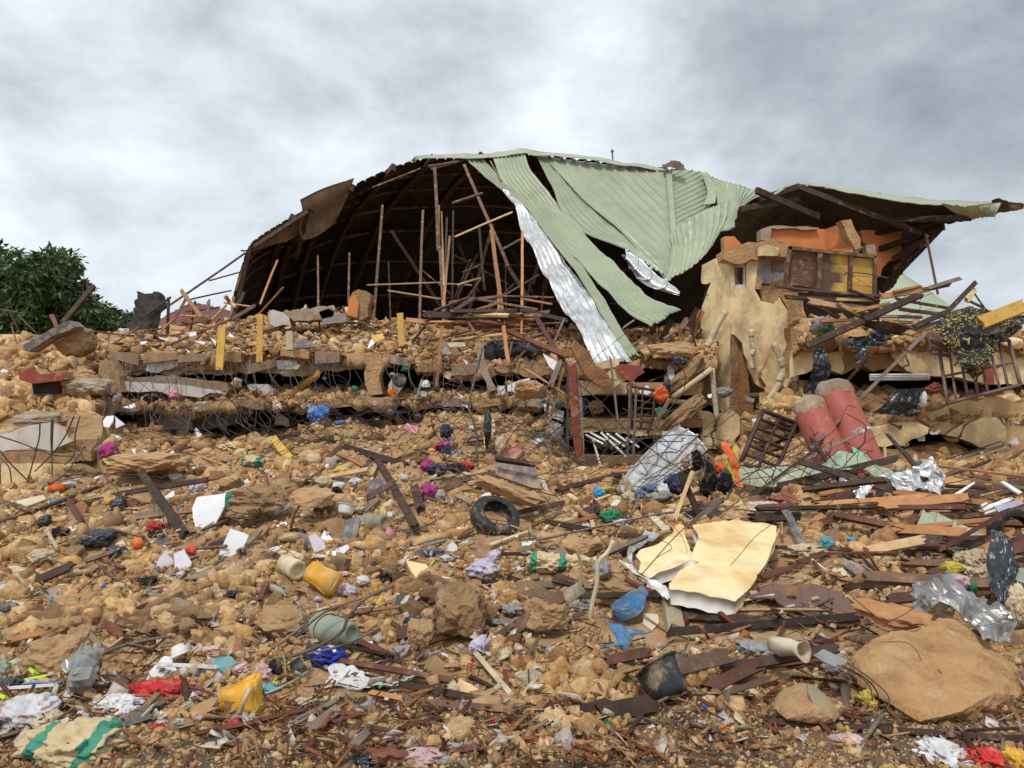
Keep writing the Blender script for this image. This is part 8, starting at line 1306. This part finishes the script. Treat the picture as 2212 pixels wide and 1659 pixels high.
for i, (cx, ty, w, ds_) in enumerate([(212, 668, 60, 'small feathery tree left of the palm'), (246, 688, 50, 'small pale bush on the horizon'), (284, 672, 34, 'thin distant sapling by the roofing scrap'), (300, 705, 40, 'low distant bush behind the crest'), (402, 660, 34, 'faint treetop far behind the reddish shed'), (452, 648, 40, 'pale treetop seen behind broken rafters')]):
    tree(cx, 830, ty, w*2.1, 60, 7000, .5, ds_, land='the '+' '.join(ds_.split()[:3]), mt_='leafpale', clumps=60, seed=20+i, shape=lambda t: .5+.5*math.sin(t*2.6))
# ------------------------------------------------------------- rubble
ZN = np.array(ZONE) if ZONE else np.zeros((0, 3))
def clear(x, y, r):
    """True where nothing already lies (small clods may touch)"""
    ok = np.ones(len(x), bool)
    for a, b, c in ZN:
        m_ = (np.abs(x-a) < c+.2) & (np.abs(y-b) < c*2+.4); i = np.nonzero(m_)[0]
        if len(i): dx = x[i]-a; dy = y[i]-b; dy = np.where(dy < 0, dy*.5, dy*1.5); ok[i] &= (dx*dx+dy*dy) > (c+r[i]*.9)**2
    return ok
pal = 1.07*np.array([(.56, .355, .185), (.50, .295, .135), (.60, .41, .235), (.41, .225, .115), (.52, .335, .19), (.36, .21, .11), (.64, .49, .32), (.46, .245, .125), (.50, .42, .33), (.27, .16, .09)])
pw = np.array([.2, .2, .14, .12, .12, .08, .05, .05, .02, .02])
palw = lambda n: (pal[rng.choice(len(pal), n, p=pw/pw.sum())]*rng.uniform(.66, 1.16, (n, 1))*1.16*np.array([1.0, 1.06, 1.03]))
PR = [rockproto(2, 100+i, planes=9, flat=rng.uniform(.6, .95), elong=rng.uniform(1, 1.5)) for i in range(16)]
PRB = [rockproto(2, 500+i, planes=5, flat=rng.uniform(.28, .8), elong=rng.uniform(1, 1.7), boxy=1.0, lo=.5, hi=.9) for i in range(18)]
PRH = [rockproto(3, 300+i, planes=6, flat=rng.uniform(.5, .9), elong=rng.uniform(1, 1.5), boxy=.6 if i % 3 == 0 else 1.0, lo=.5, hi=.9) for i in range(16)]
PR1 = [rockproto(1, 200+i, planes=4, flat=rng.uniform(.35, .85), elong=rng.uniform(1, 1.7), boxy=1.0, lo=.55, hi=.95) for i in range(20)]
def pts_on(Hf, n, p0, p1, d0, d1, pw_=1.0):
    px = rng.uniform(p0, p1, n); u = rng.uniform(0, 1, n); d = 1/(1/d0+u*(1/d1-1/d0)) if pw_ == 2 else d0*(d1/d0)**u
    x = (px-CX)/F*d; return x, d, np.asarray(Hf(x, d))
def clods(name, Hf, n, p0, p1, d0, d1, s0, s1, protos, sink=.25, kpow=1.9, usezone=True, cluster=0):
    x, y, z = pts_on(Hf, n, p0, p1, d0, d1); sz = s0*(rng.uniform(1e-3, 1, n)**(-1/kpow)); sz = np.minimum(sz, s1)
    if cluster:
        keepm = fbm(x*cluster, y*cluster, 3, 71) > rng.uniform(-.55, .30, n); x, y, z, sz = x[keepm], y[keepm], z[keepm], sz[keepm]
    if usezone: k = clear(x, y, np.where(sz > .035, sz, -.02)); x, y, z, sz = x[k], y[k], z[k], sz[k]
    scatter(name, np.stack([x, y, z+sz*(.45-sink)], 1), sz, protos, palw(len(x)), 'stone')
clods('rubble_gravel', HL, 66000, -150, 2370, 3.3, 9.5, .007, .04, PR1, cluster=1.1)
clods('rubble_stones', HL, 3800, -100, 2350, 3.4, 6.2, .02, .075, PRH, kpow=2.0)
clods('rubble_stones', HL, 17000, -400, 2600, 5.6, 13.5, .02, .105, PR[:2]+PRB, kpow=2.1)
clods('rubble_stones', HL, 2600, 2500, 3300, 4, 13, .03, .16, PR1, kpow=2.0)
clods('rubble_stones', HL, 2000, -1100, -300, 4, 13, .03, .16, PR1, kpow=2.0)
clods('rubble_stones', HL, 12000, -500, 2700, 7, 16.5, .026, .13, PR1, kpow=2.0)
clods('rubble_stones', HL, 1500, -100, 640, 3.7, 6.5, .03, .08, PRH, kpow=2.2)
clods('rubble_stones', HL, 8500, -300, 235, 12.3, 17.5, .035, .17, PR[:2]+PRB, usezone=False, kpow=2.1)
clods('rubble_stones', HL, 1300, 1600, 1780, 12.5, 15.5, .035, .12, PR[:2]+PRB, usezone=False)
clods('rubble_stones', HU, 14000, 225, 1550, 15.05, 20, .024, .12, PR[:2]+PRB, usezone=False, kpow=2.3)
clods('rubble_stones', HM, 2200, 228, 1230, 14.62, 15.8, .022, .10, PR[:2]+PRB, usezone=False)
clods('rubble_stones', HR, 2500, 1650, 2560, 13.0, 15, .03, .16, PR[:2]+PRB, usezone=False)
clods('rubble_stones', HT, 2600, 1718, 2560, 13.75, 17, .03, .2, PR[:2]+PRB, usezone=False)
def edge_clods(Hf, n, p0, p1, d, drop, s0=.04):      # crumbling faces of the floor edges
    px = rng.uniform(p0, p1, n); dd = d+rng.uniform(-.12, .1, n); x = (px-CX)/F*dd; z = np.asarray(Hf(x, np.full(n, d+.1)))-rng.uniform(0, drop, n); sz = s0*rng.uniform(.01, 1, n)**-.4
    scatter('rubble_edge', np.stack([x, dd, z], 1), np.minimum(sz, .17), PR[:2]+PRB, palw(n)*.92, 'stone')
edge_clods(HU, 420, 222, 1240, 14.93, .16, .028); edge_clods(HM, 300, 225, 1230, 14.55, .12, .025); edge_clods(HR, 250, 1650, 2560, 13.05, .16, .03); edge_clods(HT, 200, 1720, 2560, 13.9, .14, .03)
FE = [('concrete', 'pale'), ('mudblock', 'tan'), ('concrete', 'grey-tan'), ('mudblock', 'brown')]
for Hf, d_, xs, th_, k0 in ((HU, 14.72, np.arange(236, 1215, 74), .17, 'upper'), (HM, 14.36, np.arange(240, 1205, 88), .13, 'middle')):
    for i, x0 in enumerate(xs):
        if random.random() < .22: continue
        x1 = x0+random.uniform(50, 84); z0 = float(Hf((x0-CX)/F*d_, d_+.2))+random.uniform(-.03, .05); z1 = float(Hf((x1-CX)/F*d_, d_+.2))+random.uniform(-.03, .05); tl = random.uniform(-.03, .03); m_, w_ = FE[i % 4]
        dd = d_+random.uniform(-.05, .08); a_ = Vector(((x0-CX)/F*dd, dd, z0)); b_ = Vector(((x1-CX)/F*dd, dd, z1+tl))
        o = plate('slab_edge', [a_, b_, b_-Vector((0, 0, th_*random.uniform(.8, 1.3))), a_-Vector((0, 0, th_*random.uniform(.8, 1.3)))], random.uniform(.5, .9), [m_, 'mudblock'], back=(0, 1, random.uniform(-.02, .12)), jag=.02); tag(o, w_+' broken slab edge of the '+k0+' floor', 'slab', 'snapped slab edges of the pancaked floors')
clods('road_grit', HP, 9000, -100, 2300, 3.02, 3.8, .004, .022, PR1, usezone=False, kpow=2.2)
# splinters, chips and shreds: nobody could count them
def boxproto(l, w, t):
    V = np.array([(x*l, y*w*(1 if x < 0 else .6), z*t) for x in (-.5, .5) for y in (-.5, .5) for z in (-.5, .5)]); Fc = np.array([(0, 1, 3, 2), (4, 6, 7, 5), (0, 4, 5, 1), (2, 3, 7, 6), (0, 2, 6, 4), (1, 5, 7, 3)]); return V, Fc
def bits(name, Hf, n, p0, p1, d0, d1, s0, s1, protos, cols, mt_, tilt=.6, lift=.02, cl_=1.0):
    x, y, z = pts_on(Hf, n, p0, p1, d0, d1); sz = rng.uniform(s0, s1, n)*rng.uniform(.4, 1, n)
    if cl_: k = fbm(x*cl_, y*cl_, 3, 88) > rng.uniform(-.6, .35, n); x, y, z, sz = x[k], y[k], z[k], sz[k]
    c = np.array(cols)[rng.integers(0, len(cols), len(x))]*rng.uniform(.75, 1.15, (len(x), 1)); scatter(name, np.stack([x, y, z+lift+rng.uniform(0, .03, len(x))], 1), sz, protos, c, mt_, tilt=tilt)
SPL = [boxproto(1, .05, .03), boxproto(1, .09, .03), boxproto(1, .14, .04)]; wc = [(.36, .17, .07), (.14, .075, .045), (.46, .30, .15), (.10, .05, .035), (.24, .19, .14), (.22, .07, .045)]
bits('wood_splinters', HL, 2600, -100, 2400, 3.2, 9, .05, .28, SPL, wc, 'stone'); bits('wood_splinters', HL, 1500, 1300, 2500, 3.4, 9, .08, .45, SPL, wc, 'stone'); bits('wood_splinters', HU, 1500, 300, 1500, 15, 20, .1, .6, SPL, wc, 'stone', tilt=.9); bits('wood_splinters', HT, 700, 1718, 2500, 13.8, 16, .1, .7, SPL, wc, 'stone', tilt=.7)
bits('wood_splinters', HL, 1000, 500, 2400, 3.15, 4.0, .03, .22, SPL, wc+[(.28, .10, .05)]*3, 'stone', cl_=0)
CH_ = [(np.array([(-.5, -.3, 0), (.4, -.45, 0), (.5, .2, 0), (-.1, .5, 0), (-.5, -.3, .05), (.4, -.45, .05), (.5, .2, .05), (-.1, .5, .05)]), np.array([(0, 3, 2, 1), (4, 5, 6, 7), (0, 1, 5, 4), (1, 2, 6, 5), (2, 3, 7, 6), (3, 0, 4, 7)])), (np.array([(-.5, -.2, 0), (.5, -.1, 0), (.3, .2, 0), (-.4, .25, 0), (-.5, -.2, .05), (.5, -.1, .05), (.3, .2, .05), (-.4, .25, .05)]), np.array([(0, 3, 2, 1), (4, 5, 6, 7), (0, 1, 5, 4), (1, 2, 6, 5), (2, 3, 7, 6), (3, 0, 4, 7)]))]
wt = [(.82, .80, .76), (.78, .74, .66), (.70, .62, .46), (.62, .56, .56)]
bits('tile_chips', HL, 3200, -100, 2400, 3.3, 13, .03, .13, CH_, wt, 'stone', tilt=1.0); bits('tile_chips', HU, 420, 225, 1300, 14.9, 18, .06, .2, CH_, wt, 'stone', tilt=1.0, cl_=0); bits('tile_chips', HM, 160, 235, 1230, 14.5, 15.5, .06, .16, CH_, wt, 'stone', tilt=1.0, cl_=0)
bits('plastic_bits', HL, 520, -100, 2400, 3.2, 12, .02, .08, CH_, [(.75, .08, .05), (.08, .2, .6), (.05, .05, .06), (.05, .05, .06), (.75, .5, .08), (.1, .45, .2), (.6, .2, .4)], 'stone', tilt=1.2)
bits('mud_flakes', HU, 2200, 225, 1500, 14.95, 19, .08, .34, CH_, [(.52, .33, .17), (.44, .25, .12), (.58, .42, .25), (.35, .2, .1)], 'stone', tilt=.7, cl_=0)
bits('mud_flakes', HL, 1800, -200, 235, 12.4, 17, .08, .34, CH_, [(.52, .33, .17), (.44, .25, .12), (.58, .42, .25)], 'stone', tilt=.7, cl_=0)
bits('mud_flakes', HL, 1500, -200, 2500, 3.2, 10, .03, .12, CH_, [(.52, .33, .17), (.44, .25, .12), (.58, .42, .25), (.35, .2, .1)], 'stone', tilt=.7)
# ------------------------------------------------------------- loose blocks, boards, shards and rags one could count
def pickpt(p0, p1, y0, y1):
    for _ in range(40):
        px = random.uniform(p0, p1); py = random.uniform(y0, y1); p = GP(px, py)
        if all((p.x-a)**2+((p.y-b)*(.6 if p.y < b else 1.2))**2 > (c*.85+.06)**2 for a, b, c in ZONE if abs(a-p.x) < 1): return p
    return p
py_ = lambda p: pix(p)[1]
BL = []
for i in range(14):
    V, Fc = rockproto(3, 400+i, planes=9, flat=random.uniform(.5, .85), elong=random.uniform(1.1, 1.7), boxy=.7); V = [Vector(v)*(1+.10*ns(v, 2.4, i)+.05*ns(v, 7, i)) for v in V]; me = bpy.data.meshes.new('mud_block'); me.from_pydata(V, [], [tuple(f) for f in Fc.tolist()]); me.materials.append(M[['mudblock', 'mudblock', 'mudblock', 'redmud', 'concrete'][i % 5]]); BL.append(me)
def block(p, s, rot, desc):
    me = random.choice(BL); o = bpy.data.objects.new('mud_block', me); COL.objects.link(o); o.location = p; o.scale = (s, s, s); o.rotation_euler = rot
    tag(o, desc, 'block', 'broken mud wall blocks strewn over the rubble')
for i in range(250):
    a, b, y0, y1 = random.choice([(0, 2212, 1020, 1500), (0, 2212, 950, 1400), (0, 900, 980, 1500), (0, 230, 750, 900), (300, 1230, 690, 760), (1620, 2200, 840, 1000)]); p = pickpt(a, b, y0, y1); s = random.uniform(.06, .16)*(1.0 if p.y < 9 else 1.35)*(.8 if p.y < 5 else 1)
    block(p+Vector((0, s*.5, s*.12)), s, (random.uniform(-.5, .5), random.uniform(-.5, .5), random.uniform(0, 6.3)), ('small' if s < .1 else 'large' if s > .19 else '')+' earthen block'.strip() if s < .1 or s > .19 else 'tumbled earthen block')
for i in range(150):
    a, b, y0, y1 = random.choice([(1250, 2200, 1000, 1180), (1250, 2200, 990, 1140), (0, 2212, 1030, 1560), (1250, 2212, 1080, 1560), (1250, 2212, 1040, 1300), (240, 1230, 950, 1100)]); p = pickpt(a, b, y0, y1); l = random.uniform(.12, .7)*(2 if py_(p) < 1180 and random.random() < .5 else 1); an = random.gauss(0, .5); q = p+Vector((math.cos(an)*l, random.uniform(-.3, .3)*l, abs(math.sin(an))*l*.6)); m_ = random.choice(['wdark', 'wbrown', 'wred', 'worange', 'wpale', 'wgrey', 'wdark', 'wbrown'])
    q.z = max(q.z, float(HL(q.x, q.y))+.03); o = plank('timber_scrap', p+Vector((0, 0, .03)), q+Vector((0, 0, .03)), random.uniform(.025, .09), random.uniform(.015, .04), m_, splinter=.06, up=(random.uniform(-.2, .2), -1, random.uniform(.4, 1))); tag(o, ('stubby ' if l < .3 else '')+WN[m_]+' timber scrap', 'plank', 'timber scraps in the rubble')
for i in range(54):
    p = pickpt(1600, 2210, 1060, 1340); l = random.uniform(.5, 1.7); an = random.gauss(-.25, .5); p.z += random.uniform(.02, .22); q = p+Vector((math.cos(an)*l, random.uniform(-.35, .35)*l, math.sin(an)*l*.35+random.uniform(0, .15))); q.z = max(q.z, float(HL(q.x, q.y))+.04); m_ = random.choice(['wdark', 'wdark', 'wbrown', 'wred', 'worange'])
    o = plank('roof_batten', p, q, random.uniform(.035, .09), random.uniform(.02, .05), m_, splinter=.1, up=(0, -1, random.uniform(.4, 1))); tag(o, WN[m_]+' fallen roof batten', 'plank', 'fallen roof battens on the right heap')
def lshard(p, s, m_, desc, grp):
    n = random.randint(4, 7); az = random.uniform(-.9, .9); ti = random.uniform(.15, 1.2); u = Vector((math.cos(az), math.sin(az), random.uniform(-.2, .2))); v = Vector((-math.sin(az)*math.cos(ti), math.cos(ti), math.sin(ti))); c = p+Vector((0, 0, s*.25))
    o = plate('shard', [c+u*s*math.cos(t)*random.uniform(.6, 1.1)+v*s*math.sin(t)*random.uniform(.45, 1.0) for t in [2*math.pi*(k+random.uniform(-.25, .25))/n for k in range(n)]], .012, m_); tag(o, desc, 'shard', grp)
for i in range(250):
    a, b, y0, y1 = random.choice([(0, 2212, 1000, 1560), (0, 1300, 960, 1400), (0, 1300, 1000, 1300), (240, 1230, 700, 760), (1620, 2212, 850, 1000)]); p = pickpt(a, b, y0, y1); s = random.uniform(.025, .09)*(1.6 if p.y > 10 else 1)*(.75 if p.y < 5 else 1); m_, w_ = random.choice([('tile', 'white'), ('tile', 'white'), ('tilecream', 'cream'), ('tilemauve', 'lilac-white'), ('palewall', 'pale'), ('tilegrey', 'slate grey')])
    lshard(p, s, m_, w_+random.choice([' tile shard', ' crockery shard', ' plaster flake']), 'small shards in the rubble')
for i in range(130):
    a, b, y0, y1 = random.choice([(0, 2212, 1000, 1600), (0, 1300, 960, 1400), (1250, 2212, 1040, 1600), (500, 1230, 720, 920)]); p = pickpt(a, b, y0, y1); px, py = pix(p); w_ = random.uniform(8, 26)*(1.3 if py > 1400 else .8)
    rag('V', px, py-w_*.15, w_, w_*random.uniform(.35, .7), random.choice(['cwhite', 'cwhite', 'cbeige', 'cblack', 'plasticblack', 'cgreyrag', 'clilac', 'cpinkpale', 'cred', 'cnavy', 'ctan', 'cyellow', 'pcyan', 'cgreen', 'csack', 'porange']), sub=3, fold=.3, name='scrap', cat='scrap')
# ------------------------------------------------------------- labels of everything named by where it lies
def world_c(o):
    if o.type == 'MESH' and len(o.data.vertices):
        n = len(o.data.vertices); st = max(1, n//60); vs = [o.matrix_world @ o.data.vertices[i].co for i in range(0, n, st)]; return sum(vs, Vector())/len(vs)
    return o.matrix_world.translation.copy()
bpy.context.view_layer.update()
LP = [(pix(world_c(o)), ph) for o, ph in LAND]
def side(dx, dy):
    if abs(dx) > 1.6*abs(dy): return 'right of' if dx > 0 else 'left of'
    if abs(dy) > 1.6*abs(dx): return 'below' if dy > 0 else 'above'
    return ('lower right of' if dx > 0 else 'lower left of') if dy > 0 else ('upper right of' if dx > 0 else 'upper left of')
def words(s): return len(s.split())
for o, desc in PEND:
    x, y = pix(world_c(o)); near = sorted(((x-a)**2+(y-b)**2, ph, x-a, y-b) for (a, b), ph in LP)[:7]
    cand = []
    def dist(d): d = d**.5; return 'just ' if d < 45 else ('well ' if d > 130 else '')
    for d2, ph, dx, dy in near[:4]: cand.append(f'{desc} {side(dx, dy)} {ph}'); cand.append(f'{desc} {dist(d2)}{side(dx, dy)} {ph}')
    for i in range(5):
        for j in range(i+1, 7):
            cand.append(f'{desc}, {side(near[i][2], near[i][3])} {near[i][1]}, {side(near[j][2], near[j][3])} {near[j][1]}')
            cand.append(f'{desc} between {near[i][1]} and {near[j][1]}')
    lab = None
    for c in cand:
        if c not in USED and 4 <= words(c) <= 16: lab = c; break
    if lab is None:
        lab = [c for c in cand if words(c) <= 16][0]
    o['label'] = lab; USED.add(lab)
    if 'group' not in o: o['group'] = desc+'s in the rubble' if not desc.endswith('s') else desc+' in the rubble'

for o in COL.objects:
    if o.parent is None and 'label' in o and len(o['label'].split()) < 4: print('SHORT', o.name, o['label'])
